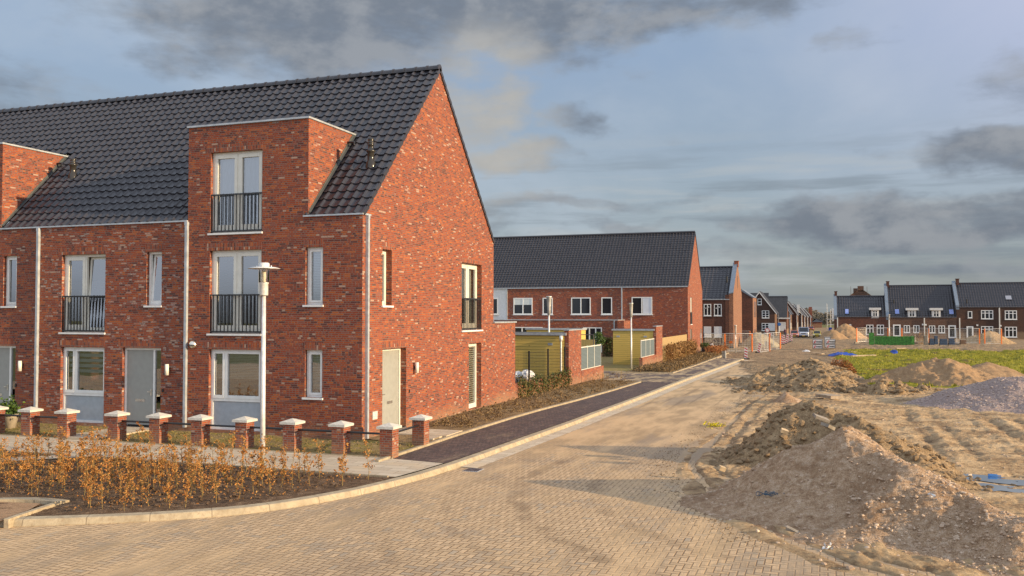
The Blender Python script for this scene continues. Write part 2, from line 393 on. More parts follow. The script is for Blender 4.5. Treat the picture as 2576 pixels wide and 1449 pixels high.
M['fence_v'] = plank_mat('reed_fence', (.34, .23, .10), (.46, .33, .16), .05, True)
M['fence_w'] = plank_mat('upright_boards', (.38, .28, .09), (.48, .38, .15), .1, True)
M['louver'] = plank_mat('louvre_slats', (.10, .135, .155), (.13, .175, .20), .07, False, (.05, .07, .08))
def glass_mat(name, refl=.30, tint=(.55, .60, .62), rcol=(.95, .97, 1)):
    m, t, b = newmat(name); n = t.n; n.remove(b)
    tr = t.new('ShaderNodeBsdfTransparent'); tr.inputs[0].default_value = tint+(1,)
    gl = t.new('ShaderNodeBsdfGlossy'); gl.inputs['Roughness'].default_value = .015; gl.inputs[0].default_value = rcol+(1,)
    lw = t.new('ShaderNodeFresnel'); lw.inputs[0].default_value = 1.5
    mx = t.new('ShaderNodeMixShader'); t.put(mx.inputs[0], t.m('MAXIMUM', t.m('MULTIPLY', lw.outputs[0], 1.9, clamp=True), refl))
    p = t.pos(); t.put(gl.inputs['Normal'], t.bump(t.noise(p, .8, 1), .010, .35))
    t.l.new(tr.outputs[0], mx.inputs[1]); t.l.new(gl.outputs[0], mx.inputs[2]); t.l.new(mx.outputs[0], n['Material Output'].inputs[0]); return m
M['glass'] = glass_mat('window_glass')
M['glass_lamp'] = glass_mat('lamp_glass', .12, (.92, .93, .93))
M['glass_car'] = glass_mat('car_glass', .35, (.15, .17, .18))
def leaf_mat(name, stops, rough=.6):
    m, t, b = newmat(name); p = t.pos(); r = t.noise(p, 9, 3, .8); r2 = t.white(t.m('FLOOR', t.m('MULTIPLY', t.sep(p)[0], 30.)), t.m('FLOOR', t.m('MULTIPLY', t.sep(p)[2], 30.)))
    t.put(b.inputs['Base Color'], t.ramp(t.m('ADD', t.m('MULTIPLY', t.smooth(r, .3, .7), .6), t.m('MULTIPLY', r2, .4)), stops)); b.inputs['Roughness'].default_value = rough
    b.inputs['Specular IOR Level'].default_value = .3
    return m
M['beech'] = leaf_mat('dry_beech_leaf', [(0, (.13, .045, .016)), (.4, (.32, .13, .03)), (.75, (.50, .25, .065)), (1, (.58, .37, .13))])
M['twig'] = mat('twig', (.30, .21, .07), .8, var=.2)
M['ivy'] = leaf_mat('ivy_leaf', [(0, (.02, .035, .012)), (.5, (.05, .075, .02)), (.85, (.16, .11, .03)), (1, (.35, .18, .05))])
M['dryplant'] = leaf_mat('dry_groundcover', [(0, (.07, .045, .02)), (.5, (.17, .11, .05)), (.85, (.29, .19, .085)), (1, (.33, .27, .09))])
M['hedgebeech'] = leaf_mat('dry_hedge_leaf', [(0, (.10, .05, .022)), (.5, (.25, .13, .045)), (1, (.42, .26, .09))])
M['boxgreen'] = leaf_mat('box_green', [(0, (.02, .045, .01)), (.6, (.06, .11, .02)), (1, (.12, .18, .03))])
M['oliveweed'] = leaf_mat('olive_weed', [(0, (.10, .09, .02)), (.5, (.22, .18, .05)), (1, (.34, .26, .10))])
M['rustbush'] = leaf_mat('rust_bush_leaf', [(0, (.12, .045, .015)), (.6, (.30, .12, .04)), (1, (.42, .20, .07))])
M['grassblade'] = leaf_mat('grass_blade', [(0, (.11, .10, .006)), (.5, (.225, .215, .010)), (1, (.36, .31, .03))])

def herring(t, p, wdt, ang=0.):
    x, y, z = t.sep(p)
    if ang:
        c, s_ = math.cos(ang), math.sin(ang)
        x, y = t.m('ADD', t.m('MULTIPLY', x, c), t.m('MULTIPLY', y, s_)), t.m('SUBTRACT', t.m('MULTIPLY', y, c), t.m('MULTIPLY', x, s_))
    X = t.m('ADD', t.m('DIVIDE', x, wdt), 4000.); Y = t.m('ADD', t.m('DIVIDE', y, wdt), 4000.)
    i = t.m('FLOOR', X); j = t.m('FLOOR', Y); fx = t.m('FRACT', X); fy = t.m('FRACT', Y)
    k = t.m('FLOORED_MODULO', t.m('ADD', t.m('SUBTRACT', i, j), 4000.), 4.)
    k0 = t.m('COMPARE', k, 0., .1); k1 = t.m('COMPARE', k, 1., .1); k2 = t.m('COMPARE', k, 2., .1); k3 = t.m('COMPARE', k, 3., .1)
    d = t.m('MINIMUM', t.m('MINIMUM', t.m('ADD', fx, t.m('MULTIPLY', k1, 9.)), t.m('ADD', t.m('SUBTRACT', 1., fx), t.m('MULTIPLY', k0, 9.))),
            t.m('MINIMUM', t.m('ADD', fy, t.m('MULTIPLY', k2, 9.)), t.m('ADD', t.m('SUBTRACT', 1., fy), t.m('MULTIPLY', k3, 9.))))
    return t.m('MULTIPLY', d, wdt), t.white(t.m('SUBTRACT', i, k1), t.m('SUBTRACT', j, k2))
def paving(name, wdt, stops, joint, gap=.006, sand=None, stains=True, far_sand=False, ang=0.):
    m, t, b = newmat(name); p = t.pos(); x, y, z = t.sep(p)
    d, r = herring(t, p, wdt, ang)
    fine = t.noise(p, 22, 5, .7); g = t.smooth(t.m('ADD', d, t.m('MULTIPLY', t.m('SUBTRACT', fine, .5), .004)), gap*.4, gap*1.3)
    c = t.ramp(r, stops, 'CONSTANT'); c = t.mix(t.m('MULTIPLY', t.smooth(fine, .4, .8), .35), c, joint)
    med = t.noise(p, .8, 6, .6)
    if far_sand: c = t.mix(t.m('MULTIPLY', t.smooth(t.m('ADD', t.noise(p, .55, 4, .6), t.m('MULTIPLY', r, .22)), .68, .76), .6), c, (.36, .29, .21))
    if stains:
        st = t.noise(t.xyz(t.m('MULTIPLY', x, .55), t.m('MULTIPLY', y, .30), 2.), 1.1, 6, .62)
        c = t.mix(t.m('MULTIPLY', t.smooth(st, .54, .72), .45), c, (.23, .175, .125))
    if far_sand:
        dd = t.m('SQRT', t.m('ADD', t.m('POWER', t.m('SUBTRACT', x, 2.2), 2.), t.m('POWER', t.m('SUBTRACT', y, 18.9), 2.)))
        dd = t.m('ADD', dd, t.m('MULTIPLY', t.m('SUBTRACT', med, .5), .5))
        for rr, ww, kk in ((8.25, .14, .62), (6.75, .13, .5), (9.6, .10, .32), (10.9, .12, .32)):
            tr = t.smooth(t.m('ABSOLUTE', t.m('SUBTRACT', dd, rr)), ww*1.8, ww*.4); c = t.mix(t.m('MULTIPLY', t.m('MULTIPLY', tr, t.smooth(t.noise(p, 1.7, 4), .38, .6)), kk), c, (.20, .14, .085))
    cj = t.mix(g, joint, c); hgt = g
    if sand:
        sc, lo, hi = sand
        sn = t.noise(t.xyz(t.m('MULTIPLY', x, 1.6), t.m('MULTIPLY', y, .45), 5.), 1.0, 7, .62)
        if far_sand:
            cov = t.m('ADD', t.m('MULTIPLY', t.smooth(y, 17., 30.), .50), t.m('MULTIPLY', t.smooth(t.m('ABSOLUTE', t.m('ADD', x, 5.3)), .9, 2.1), .12))
        else: cov = 0.0
        s = t.smooth(t.m('ADD', sn, cov), lo, hi)
        c2 = t.mix(t.smooth(t.noise(t.xyz(x, t.m('MULTIPLY', y, .3), 9.), 1.6, 6, .6), .38, .66), sc, tuple(k*.62 for k in sc))
        if far_sand:
            wet = t.smooth(t.noise(t.xyz(t.m('MULTIPLY', x, .6), t.m('MULTIPLY', y, .13), 1.), .9, 5, .55), .50, .60)
            c2 = t.mix(t.m('MULTIPLY', wet, .6), c2, (.22, .185, .15))
            tr = t.smooth(t.noise(t.xyz(t.m('MULTIPLY', x, 3.4), t.m('MULTIPLY', y, .10), 3.), 1.2, 6, .6), .54, .66)
            c2 = t.mix(t.m('MULTIPLY', t.m('MULTIPLY', tr, t.smooth(y, 26., 40.)), .65), c2, (.16, .115, .075))
            mudf = t.smooth(t.m('ADD', y, t.m('MULTIPLY', t.m('SUBTRACT', med, .5), 40.)), 50., 90.)
            c2 = t.mix(t.m('MULTIPLY', mudf, .55), c2, (.24, .17, .105))
        cj = t.mix(t.m('MULTIPLY', s, .92), cj, c2); hgt = t.m('MULTIPLY', g, t.m('SUBTRACT', 1., s))
    t.put(b.inputs['Base Color'], cj); t.put(b.inputs['Roughness'], t.m('ADD', .70, t.m('MULTIPLY', med, .25))); b.inputs['Specular IOR Level'].default_value = .3
    t.put(b.inputs['Normal'], t.bump(t.m('ADD', t.m('MULTIPLY', hgt, 1.), t.m('MULTIPLY', fine, .25)), .008)); return m
M['road'] = paving('road_paving', .105, [(0, (.53, .380, .225)), (.28, (.58, .42, .255)), (.55, (.49, .355, .215)), (.78, (.55, .40, .24)), (.95, (.44, .355, .25))], (.22, .145, .085), .0105, ((.58, .41, .23), .50, .82), far_sand=True)
M['darkpave'] = paving('dark_paving', .08, [(0, (.085, .062, .060)), (.35, (.110, .076, .070)), (.7, (.145, .10, .088))], (.05, .038, .036), .007, ((.36, .27, .17), .52, .86), stains=False)
M['sandypave'] = paving('sandy_dark_paving', .08, [(0, (.11, .085, .08)), (.35, (.13, .10, .09)), (.7, (.16, .12, .105))], (.07, .05, .05), .006, ((.44, .33, .20), .44, .56), stains=False)
M['brownpave'] = paving('brown_paving', .07, [(0, (.26, .15, .085)), (.5, (.32, .19, .11))], (.42, .30, .17), .008, None)
def slab_mat():
    m, t, b = newmat('concrete_slabs'); p = t.pos(); x, y, z = t.sep(p)
    r = t.m('DIVIDE', y, .3); k = t.m('FLOOR', r); cu = t.m('ADD', t.m('DIVIDE', x, .6), t.m('MULTIPLY', t.m('FRACT', t.m('MULTIPLY', k, .5)), 1.)); kk = t.m('FLOOR', cu)
    fy = t.m('MULTIPLY', t.m('FRACT', r), .3); fx = t.m('MULTIPLY', t.m('FRACT', cu), .6)
    d = t.m('MINIMUM', t.m('MINIMUM', fx, t.m('SUBTRACT', .6, fx)), t.m('MINIMUM', fy, t.m('SUBTRACT', .3, fy)))
    g = t.smooth(d, .003, .009); c = t.mix(t.white(k, kk), (.46, .38, .28), (.60, .52, .40)); f = t.noise(p, 18, 5, .65); c = t.mix(t.m('MULTIPLY', f, .4), c, (.34, .29, .21))
    c = t.mix(t.m('MULTIPLY', t.smooth(t.noise(p, .9, 5), .5, .7), .5), c, (.62, .48, .30))
    t.put(b.inputs['Base Color'], t.mix(g, (.22, .17, .11), c)); b.inputs['Roughness'].default_value = .8; t.put(b.inputs['Normal'], t.bump(g, .006)); return m
M['slabs'] = slab_mat()
def kerb_mat(name, c1, c2):
    m, t, b = newmat(name); u, v, _ = t.sep(t.uv()); p = t.pos()
    d = t.m('ABSOLUTE', t.m('SUBTRACT', t.m('FRACT', u), .5)); j = t.smooth(d, .003, .010)
    n = t.noise(p, 3, 6, .7); c = t.mix(t.smooth(n, .3, .7), c1, c2); c = t.mix(t.m('MULTIPLY', t.smooth(t.noise(p, 9, 5, .7), .48, .66), .6), c, (.25, .18, .11)); c = t.mix(t.m('MULTIPLY', t.white(t.m('FLOOR', t.m('ADD', u, .5)), 1.), .25), c, c1)
    t.put(b.inputs['Base Color'], t.mix(j, (.17, .13, .09), c)); b.inputs['Roughness'].default_value = .8; t.put(b.inputs['Normal'], t.bump(t.noise(p, 40, 3), .003)); return m
M['kerb'] = kerb_mat('kerb_concrete', (.30, .25, .17), (.46, .39, .27))
def soil_mat(name, stops, scale=5., bd=.03, patch=None, rough=.95):
    m, t, b = newmat(name); p = t.pos(); n = t.noise(p, scale, 8, .68); f = t.noise(p, scale*7, 4, .7)
    v = t.m('ADD', t.m('MULTIPLY', n, .5), t.m('MULTIPLY', f, .5)); c = t.ramp(v, stops)
    if patch:
        for pc, psc, lo, hi, st in patch: c = t.mix(t.m('MULTIPLY', t.smooth(t.noise(t.m and p, psc, 6, .6, .4), lo, hi), st), c, pc)
    t.put(b.inputs['Base Color'], c); b.inputs['Roughness'].default_value = rough; b.inputs['Specular IOR Level'].default_value = .2
    t.put(b.inputs['Normal'], t.bump(v, bd)); return m
M['bedsoil'] = soil_mat('bed_soil', [(.32, (.035, .023, .015)), (.47, (.10, .064, .040)), (.58, (.20, .135, .088)), (.68, (.44, .34, .23))], 6, .06)
M['gardensoil'] = soil_mat('garden_soil', [(.30, (.13, .09, .04)), (.5, (.26, .19, .085)), (.62, (.36, .27, .13)), (.74, (.46, .37, .22))], 7, .03, [((.22, .19, .05), 1.1, .45, .60, .7)])
M['stripsoil'] = soil_mat('strip_soil', [(.30, (.09, .06, .032)), (.5, (.20, .14, .075)), (.65, (.33, .24, .13)), (.75, (.40, .31, .2))], 6, .03)
M['heapsand'] = soil_mat('sandy_rubble', [(.34, (.20, .118, .066)), (.44, (.39, .25, .15)), (.52, (.56, .39, .25)), (.62, (.78, .62, .47))], 8, .10, [((.27, .16, .088), .9, .46, .64, .6)])
M['heapdirt'] = soil_mat('clumpy_earth', [(.32, (.12, .075, .040)), (.46, (.28, .19, .105)), (.56, (.45, .32, .185)), (.70, (.58, .45, .29))], 5, .10)
M['heapbrown'] = soil_mat('brown_sand', [(.32, (.20, .125, .07)), (.5, (.31, .20, .11)), (.62, (.40, .27, .155))], 3, .05)
M['heapgrey'] = soil_mat('grey_yellow_sand', [(.32, (.22, .19, .13)), (.5, (.34, .29, .19)), (.65, (.46, .39, .26))], 2, .08)
M['gravel'] = soil_mat('purple_gravel', [(.30, (.13, .095, .085)), (.45, (.29, .222, .20)), (.55, (.43, .335, .305)), (.66, (.70, .59, .53))], 11, .07)
def dirt_mat():
    m, t, b = newmat('building_site_sand'); p = t.pos(); x, y, z = t.sep(p)
    n = t.noise(p, 1.1, 8, .62, .3); st = t.noise(t.xyz(t.m('ADD', t.m('MULTIPLY', x, .7), t.m('MULTIPLY', y, .35)), t.m('SUBTRACT', t.m('MULTIPLY', y, 2.2), t.m('MULTIPLY', x, .8)), 0.), .8, 7, .62); f = t.noise(p, 9, 7, .72)
    v = t.m('ADD', t.m('ADD', t.m('MULTIPLY', n, .35), t.m('MULTIPLY', st, .30)), t.m('MULTIPLY', f, .35))
    c = t.ramp(v, [(.36, (.11, .068, .037)), (.44, (.25, .163, .088)), (.49, (.43, .295, .160)), (.57, (.58, .42, .240)), (.72, (.67, .51, .32))])
    # darker mud with distance, grass area as short sparse growth colour
    mud = t.smooth(t.m('ADD', y, t.m('MULTIPLY', t.m('SUBTRACT', n, .5), 50.)), 40., 62.)
    c = t.mix(t.m('MULTIPLY', mud, .62), c, t.mix(t.smooth(f, .42, .6), (.085, .060, .036), (.27, .19, .12)))
    mu = t.new('ShaderNodeAttribute', attribute_name='mud').outputs['Fac']; c = t.mix(t.m('MULTIPLY', mu, .72), c, t.mix(f, (.10, .062, .035), (.20, .13, .075)))
    t.put(b.inputs['Base Color'], c); t.put(b.inputs['Roughness'], .9); b.inputs['Specular IOR Level'].default_value = .25
    t.put(b.inputs['Normal'], t.bump(v, .16)); return m
M['dirt'] = dirt_mat()
M['grassland'] = soil_mat('short_grass', [(.30, (.085, .06, .015)), (.44, (.165, .15, .014)), (.55, (.26, .245, .016)), (.72, (.38, .33, .04))], 1.3, .10, [((.13, .085, .045), .45, .56, .66, .85)])
M['ground'] = soil_mat('open_ground', [(.3, (.09, .085, .03)), (.55, (.15, .15, .05)), (.75, (.22, .18, .09))], .4, .05)
def water_mat():
    m, t, b = newmat('puddle_water'); b.inputs['Base Color'].default_value = (.92, .92, .92, 1); b.inputs['Metallic'].default_value = 1.; b.inputs['Roughness'].default_value = .04
    b.inputs['Specular IOR Level'].default_value = 1.; b.inputs['IOR'].default_value = 1.6; return m
M['water'] = water_mat()
def paint(name, c):
    m, t, b = newmat(name); b.inputs['Base Color'].default_value = c+(1,); b.inputs['Roughness'].default_value = .3; b.inputs['Coat Weight'].default_value = .6; return m

# ------------------------------------------------------------------ ground, roads, pavements
def sheet(name, x0, x1, y0, y1, material, z=0., nx=2, ny=None, follow=True):
    ny = ny or max(2, int((y1-y0)/4)+2)
    X, Y = np.meshgrid(np.linspace(x0, x1, nx), np.linspace(y0, y1, ny)); Z = z+(terr(Y) if follow else 0*Y)
    return structure(grid_mesh(name, X, Y, Z, material))
# one sheet to the horizon
yy = np.concatenate([[-300, -60, 0], np.arange(30, 320, 5), [400, 600, 1000, 2500]]); xx = np.array([-2500, -400, -100, -50, 0, 50, 100, 400, 2500])
X, Y = np.meshgrid(xx, yy); structure(grid_mesh('ground', X, Y, -.42+terr(Y)-np.clip((Y-250)/600, 0, 3), M['ground']))
KF = [(-24, 10.95), (-13.2, 10.98), (-12.59, 11.25), (-11.49, 11.84), (-10.6, 12.39), (-9.57, 13.26), (-8.95, 14.32), (-8.5, 15.45), (-8.12, 17.14), (-7.92, 18.97), (-7.8, 21.34), (-7.66, 24.27), (-7.5, 27.49), (-7.36, 33.04), (-7.27, 39.37), (-7.2, 50), (-7.0, 60), (-6.8, 70), (-6.5, 78)]
def curve(pts, n=220):
    """smooth resampling of a polyline"""
    P = np.array(pts, float); d = np.r_[0, np.cumsum(np.hypot(*np.diff(P, axis=0).T))]; s = np.linspace(0, d[-1], n)
    x = np.interp(s, d, P[:, 0]); y = np.interp(s, d, P[:, 1])
    for _ in range(3):
        x[1:-1] = (x[:-2]+2*x[1:-1]+x[2:])/4; y[1:-1] = (y[:-2]+2*y[1:-1]+y[2:])/4
    return x, y
def sweep(name, pts, prof, material, n=220, zoff=0.):
    """prof: list of (offset to the left, z)"""
    x, y = curve(pts, n); tx = np.gradient(x); ty = np.gradient(y); L = np.hypot(tx, ty); nx, ny = -ty/L, tx/L
    s = np.r_[0, np.cumsum(np.hypot(np.diff(x), np.diff(y)))]
    v, f = [], []; m = len(prof)
    for i in range(n):
        for o, z in prof: v.append((x[i]+nx[i]*o, y[i]+ny[i]*o, z+zoff+tz(y[i])))
    for i in range(n-1):
        for k in range(m-1): a = i*m+k; f.append((a, a+m, a+m+1, a+1))
    f.append(tuple(range(m))); f.append(tuple((n-1)*m+k for k in range(m))[::-1])
    me = bpy.data.meshes.new(name); me.from_pydata(v, [], f); ul = me.uv_layers.new(name='uv')
    for lp in me.loops:
        i = lp.vertex_index//m; ul.data[lp.index].uv = (s[i], (lp.vertex_index % m)*.1)
    me.materials.append(material); o = bpy.data.objects.new(name, me); C.objects.link(o); return o
sheet('road', -40, 12, -12, 11.0, M['road'], -.10, follow=False)
# road north of the bend: from the kerb line to under the sand
kx, ky = curve(KF, 160); k0 = int(np.argmax(ky > 11.0)); kx, ky = kx[k0:], ky[k0:]
n = len(kx); X = np.stack([kx-.05, kx*.5, kx*0+9.0], 1); Y = np.stack([ky, ky, ky], 1)
X = np.concatenate([[[-40, -4, 9.0]], X, [[-6.5, -3, 9.0]]]); Y = np.concatenate([[[10.999]*3], Y, [[100]*3]])
structure(grid_mesh('road', X, Y, -.10+terr(Y), M['road'], smooth=False))
structure(sweep('kerb', KF, [(0, -.16), (0, -.085), (.035, .0), (.05, .012), (.22, .018), (.22, -.1)], M['kerb'], 300))
# sand-covered gutter beside the kerb
structure(sweep('gutter', KF[9:], [(-.42, -.094), (-.30, -.090), (-.01, -.086)], M['slabs'], 200))
# left side: planting bed, pavements
def polysheet(name, pts, material, z):
    b = MB(); b.poly([(x, y, z+tz(y)) for x, y in pts]); return structure(b.build(name, material))
kxa, kya = curve(KF, 900); _k = int(np.argmax(kya > 10.99)); kxa, kya = kxa[_k:], kya[_k:]
def kerb_in(y, off=.26):
    return min(float(np.interp(y, kya, kxa))-off, float(np.interp(y-.27, kya, kxa))-.04)
X, Y = [], []
ys = np.linspace(11.26, 16.75, 40)
bedL = -30.
nb = 170; rows = []
for y in ys:
    xr = kerb_in(y) if y > 11.3 else -12.9
    rows.append(np.linspace(-21, xr, nb))
X = np.array(rows); Y = np.repeat(ys[:, None], nb, 1)
Xf = np.repeat(X, 1, 0); Zb = .0+fbm(Xf, Y, 1.2, 5)*.10+fbm(Xf, Y, 5, 3)*.05
e = np.minimum(1, np.minimum((X.max(1, keepdims=True)-X)/.3, (16.75-Y)/.3)); Zb = Zb*e+.016-(1-e)*.004
o = structure(grid_mesh('planting_bed', X, Y, Zb-.0, M['bedsoil']))
# footpath of concrete slabs in front of the gardens and round the corner
b = MB()
xs = np.linspace(-45, -8.9, 30)
b.poly([(-45, 16.75, .024), (kerb_in(16.75), 16.75, .024), (kerb_in(17.7), 17.7, .024), (kerb_in(18.66), 18.66, .024), (-9.72, 18.86, .024), (-45, 18.90, .024)])
structure(b.build('footpath', M['slabs']))
b = MB(); b.poly([(-18.9, 16.749, .055), (-16.35, 16.749, .055), (-15.2, 13.9, .055), (-21, 13.9, .055), (-21, 14.9, .055)][:0] or [(-17.1, 16.745, .05), (-16.3, 16.745, .05), (-20.0, 13.3, .05), (-21.0, 13.3, .05)])
structure(b.build('footpath', M['slabs']))
b = MB(); b.box(-45, -8.62, 16.70, 16.76, -.1, .045); structure(b.build('kerb', M['kerb']))
b = MB(); b.box(-45, -9.62, 18.86, 18.92, -.1, .040); structure(b.build('kerb', M['kerb']))
# small brick patch with kerbs at the corner of the bed
b = MB(); b.poly([(-14.4, 10.95, .03), (-12.75, 10.95, .03), (-12.75, 11.35, .03), (-13.25, 12.3, .03), (-14.4, 12.1, .03)]); structure(b.build('footpath', M['brownpave']))
structure(sweep('kerb', [(-12.70, 11.1), (-12.8, 11.5), (-13.0, 12.45)], [(-.05, -.1), (-.05, .05), (.03, .055), (.03, -.1)], M['kerb'], 12))
structure(sweep('kerb', [(-12.95, 12.48), (-13.5, 12.52), (-13.95, 12.40), (-14.8, 11.9), (-16, 11.1)], [(-.16, -.1), (-.16, .045), (.16, .075), (.16, -.1)], M['kerb'], 20))
# dark pavement along the road
GK = [(-9.72, 18.3), (-9.75, 23.56), (-9.66, 27.67), (-9.32, 34.42), (-9.15, 40), (-9.07, 45.9)]
GK2 = [(-8.85, 54.7), (-8.85, 67.59), (-8.9, 80), (-9.0, 90)]
def strip(name, y0, y1, left, right, material, z, n=80):
    ys = np.linspace(y0, y1, n); X = np.stack([[left(y) for y in ys], [right(y) for y in ys]], 1); Y = np.stack([ys, ys], 1)
    return structure(grid_mesh(name, X, Y, z+terr(Y), material, smooth=False))
gl = lambda y: float(np.interp(y, [p[1] for p in GK+GK2], [p[0] for p in GK+GK2]))
b = MB(); ys = np.linspace(18.35, 46.5, 60)
b.v = []; 
strip('pavement', 18.87, 46.5, lambda y: gl(y)+.04, lambda y: kerb_in(y), M['darkpave'], .014)
b = MB(); b.poly([(-9.68, 18.872, .017), (kerb_in(18.66)+.02, 18.665, .029), (kerb_in(18.9)+.02, 18.9, .017)]); 
structure(b.build('pavement', M['darkpave']))
strip('pavement', 46.5, 56, lambda y: -24., lambda y: kerb_in(y), M['sandypave'], .012)
strip('pavement', 56, 78, lambda y: gl(y)+.04, lambda y: kerb_in(y), M['sandypave'], .014)
# light garden kerbs
GP = [(-.05, -.1), (-.05, .07), (.05, .07), (.05, -.1)]
structure(sweep('kerb', GK, GP, M['kerb'], 120)); structure(sweep('kerb', GK2, GP, M['kerb'], 60))
structure(sweep('kerb', [(-8.87, 54.72), (-10.5, 54.5), (-12.6, 54.3)], GP, M['kerb'], 12))
structure(sweep('kerb', [(-9.1, 46.0), (-10, 46.2), (-11.2, 46.3)], GP, M['kerb'], 12))
# gardens
def soilstrip(name, y0, y1, left, right, material, z, amp=.08, nx=40, ny=200):
    ys = np.linspace(y0, y1, ny); T = np.linspace(0, 1, nx); X = np.array([left(y)+(right(y)-left(y))*T for y in ys]); Y = np.repeat(ys[:, None], nx, 1)
    Z = z+terr(Y)+(fbm(X, Y, 1.5, 4)*amp+fbm(X, Y, 7, 2)*amp*.3)*np.minimum(1, np.minimum(T, 1-T)*8)[None]
    return structure(grid_mesh(name, X, Y, Z, material))
soilstrip('garden_soil', 18.92, 21.3, lambda y: -36., lambda y: gl(y)-.05, M['gardensoil'], .035, .05, 300, 40)
soilstrip('garden_soil', 21.3, 46.2, lambda y: -11.8, lambda y: gl(y)-.05, M['stripsoil'], .05, .10, 30, 260)
soilstrip('garden_soil', 54.8, 92, lambda y: -11.8, lambda y: gl(y)-.05, M['stripsoil'], .06, .10, 30, 160)
sheet('yard', -45, -11.8, 31.3, 46.5, M['gardensoil'], -.02); sheet('yard', -45, -11.8, 56, 81, M['gardensoil'], -.02)
b = MB(); b.box(-11.6, -9.8, 22.45, 23.05, -.1, .09); b.box(-11.6, -9.82, 23.08, 23.66, -.1, .085); b.box(-10.5, -9.9, 21.8, 22.4, -.1, .09)
b.box(-19.8, -18.5, 18.95, 19.9, -.1, .075); b.box(-19.75, -18.45, 19.93, 21.2, -.1, .08); b.box(-25.4, -24.2, 18.95, 21.2, -.1, .075)
structure(b.build('garden_path', M['slabs']))

# building-site sand: one wide relief sheet, fan-shaped sampling
ys = []; y = 4.0
while y < 340: ys.append(y); y += max(.055, .0042*y) if y < 60 else y*.008
ys = np.array(ys); nc = 620; T = np.linspace(0, 1, nc)
xl = np.interp(ys, [4, 8, 10, 12.5, 15, 20, 70, 80, 95, 340], [5, 5, 1.5, -.6, -2.6, -4.6, -7.2, -16, -22, -60]); xr = np.interp(ys, [4, 12, 30, 60, 150, 340], [14, 9, 14, 26, 60, 130])
X = xl[:, None]+(xr-xl)[:, None]*T[None]**1.15; Y = np.repeat(ys[:, None], nc, 1)
Z = dirt_h(X, Y)
sdm = edge_sd(X, Y); keep = (sdm > -2.0)[:-1, :-1] & (Y < 335)[:-1, :-1]
def rutmask(x, y):
    sr = edge_sd(x, y)+fbm(x, y, .3, 2)*.22; m = 0*x
    for c, wd, k in ((.42, .16, 1.), (.95, .2, .8), (1.75, .18, .7)): m = np.maximum(m, k*np.exp(-((sr-c)/wd)**2)*np.clip((60-y)/20, 0, 1))
    v = x+fbm(x*.2, y, .09, 2)*1.6-(y-24)*.03; fld = np.clip((y-21.5)/3, 0, 1)*np.clip((38-y)/6, 0, 1)*np.clip((x-1.6)/1., 0, 1)
    for c in TRK: m = np.maximum(m, 1.1*np.exp(-((v-c)/.17)**2)*fld*np.clip(.7+fbm(x+c, y, .5, 2)*1.5, 0, 1))
    m = np.maximum(m, np.clip((fbm(x, y, .55, 5)-.06)*5, 0, 1)*.8)
    m = np.maximum(m, np.clip(1-np.hypot((x+1.5)/2.2, (y-19.5)/3.5), 0, 1)*1.4*np.clip(.6+fbm(x, y, 2, 3)*2, 0, 1))
    return np.clip(m*(.75+fbm(x, y, 5, 3)*1.3), 0, 1)
site = structure(grid_mesh('site_sand', X, Y, Z, M['dirt'], mask=keep))
co = np.empty(len(site.data.vertices)*3); site.data.vertices.foreach_get('co', co); co = co.reshape(-1, 3)
at = site.data.attributes.new('mud', 'FLOAT', 'POINT'); at.data.foreach_set('value', rutmask(co[:, 0][None], co[:, 1][None])[0].astype(np.float32))
def DH(x, y): return float(dirt_h(np.array([[x]]), np.array([[y]]))[0, 0])
# grass field beyond the heaps (sheet with relief, the blades are a separate thing)
def gmask(x, y):
    n_ = fbm(x, y, .25, 4)*9
    return np.minimum(np.minimum((y-48)*.5+n_*.5-(x < 2)*3, (x-.4-(y-52)*.03)*1.6+n_*.35), (104-y)*.25+n_*.5)
yg = []; y = 44.
while y < 122: yg.append(y); y += .28+.006*(y-44)
yg = np.array(yg); X, Y = np.meshgrid(np.linspace(-1, 42, 190), yg); Zg = dirt_h(X, Y)+np.clip(gmask(X, Y)*.12, -.6, .09)+fbm(X, Y, 2.5, 3)*.05
structure(grid_mesh('grass_field', X, Y, Zg, M['grassland']))
N = 26000; gx = RS.uniform(0, 30, N); gy = 46+RS.rand(N)**1.4*60; ok = gmask(gx, gy) > .4; gx, gy = gx[ok], gy[ok]
gz = dirt_h(gx[None], gy[None])[0]+.07; v = []; f = []
for x, y, z in zip(gx, gy, gz):
    a = random.uniform(0, 6.28); hh = random.uniform(.05, .15); ww = random.uniform(.02, .07); i = len(v); ca, sa = math.cos(a)*ww, math.sin(a)*ww
    v += [(x-ca, y-sa, z-.03), (x+ca, y+sa, z-.03), (x+ca*.3+random.uniform(-.05, .05), y+sa*.3, z+hh)]; f.append((i, i+1, i+2))
me = bpy.data.meshes.new('grass_tufts'); me.from_pydata(v, [], f); me.materials.append(M['grassblade']); o = bpy.data.objects.new('grass_tufts', me); C.objects.link(o); tag(o, 'bright green tufts of short grass on the field behind the heaps', 'grass', kind='stuff')
# puddles (flat water lying in the ruts)
def puddle(cx, cy, rx, ry, rot, label):
    z = -.10+tz(cy)+.008+cx*.003; b = MB(); pts = []
    for k in range(40):
        a = k/40*2*math.pi; r = 1+.35*math.sin(3*a+cx)+.22*math.sin(7*a+cy)+random.uniform(-.06, .06)
        u, v_ = rx*r*math.cos(a), ry*r*math.sin(a); pts.append((cx+u*math.cos(rot)-v_*math.sin(rot), cy+u*math.sin(rot)+v_*math.cos(rot), z))
    b.poly(pts); o = b.build('puddle', M['water']); return structure(o)
puddle(2.95, 21.25, 1.0, .52, 0, ''); puddle(3.2, 20.15, .60, .38, 0, ''); puddle(4.5, 21.0, .70, .62, 0, '')

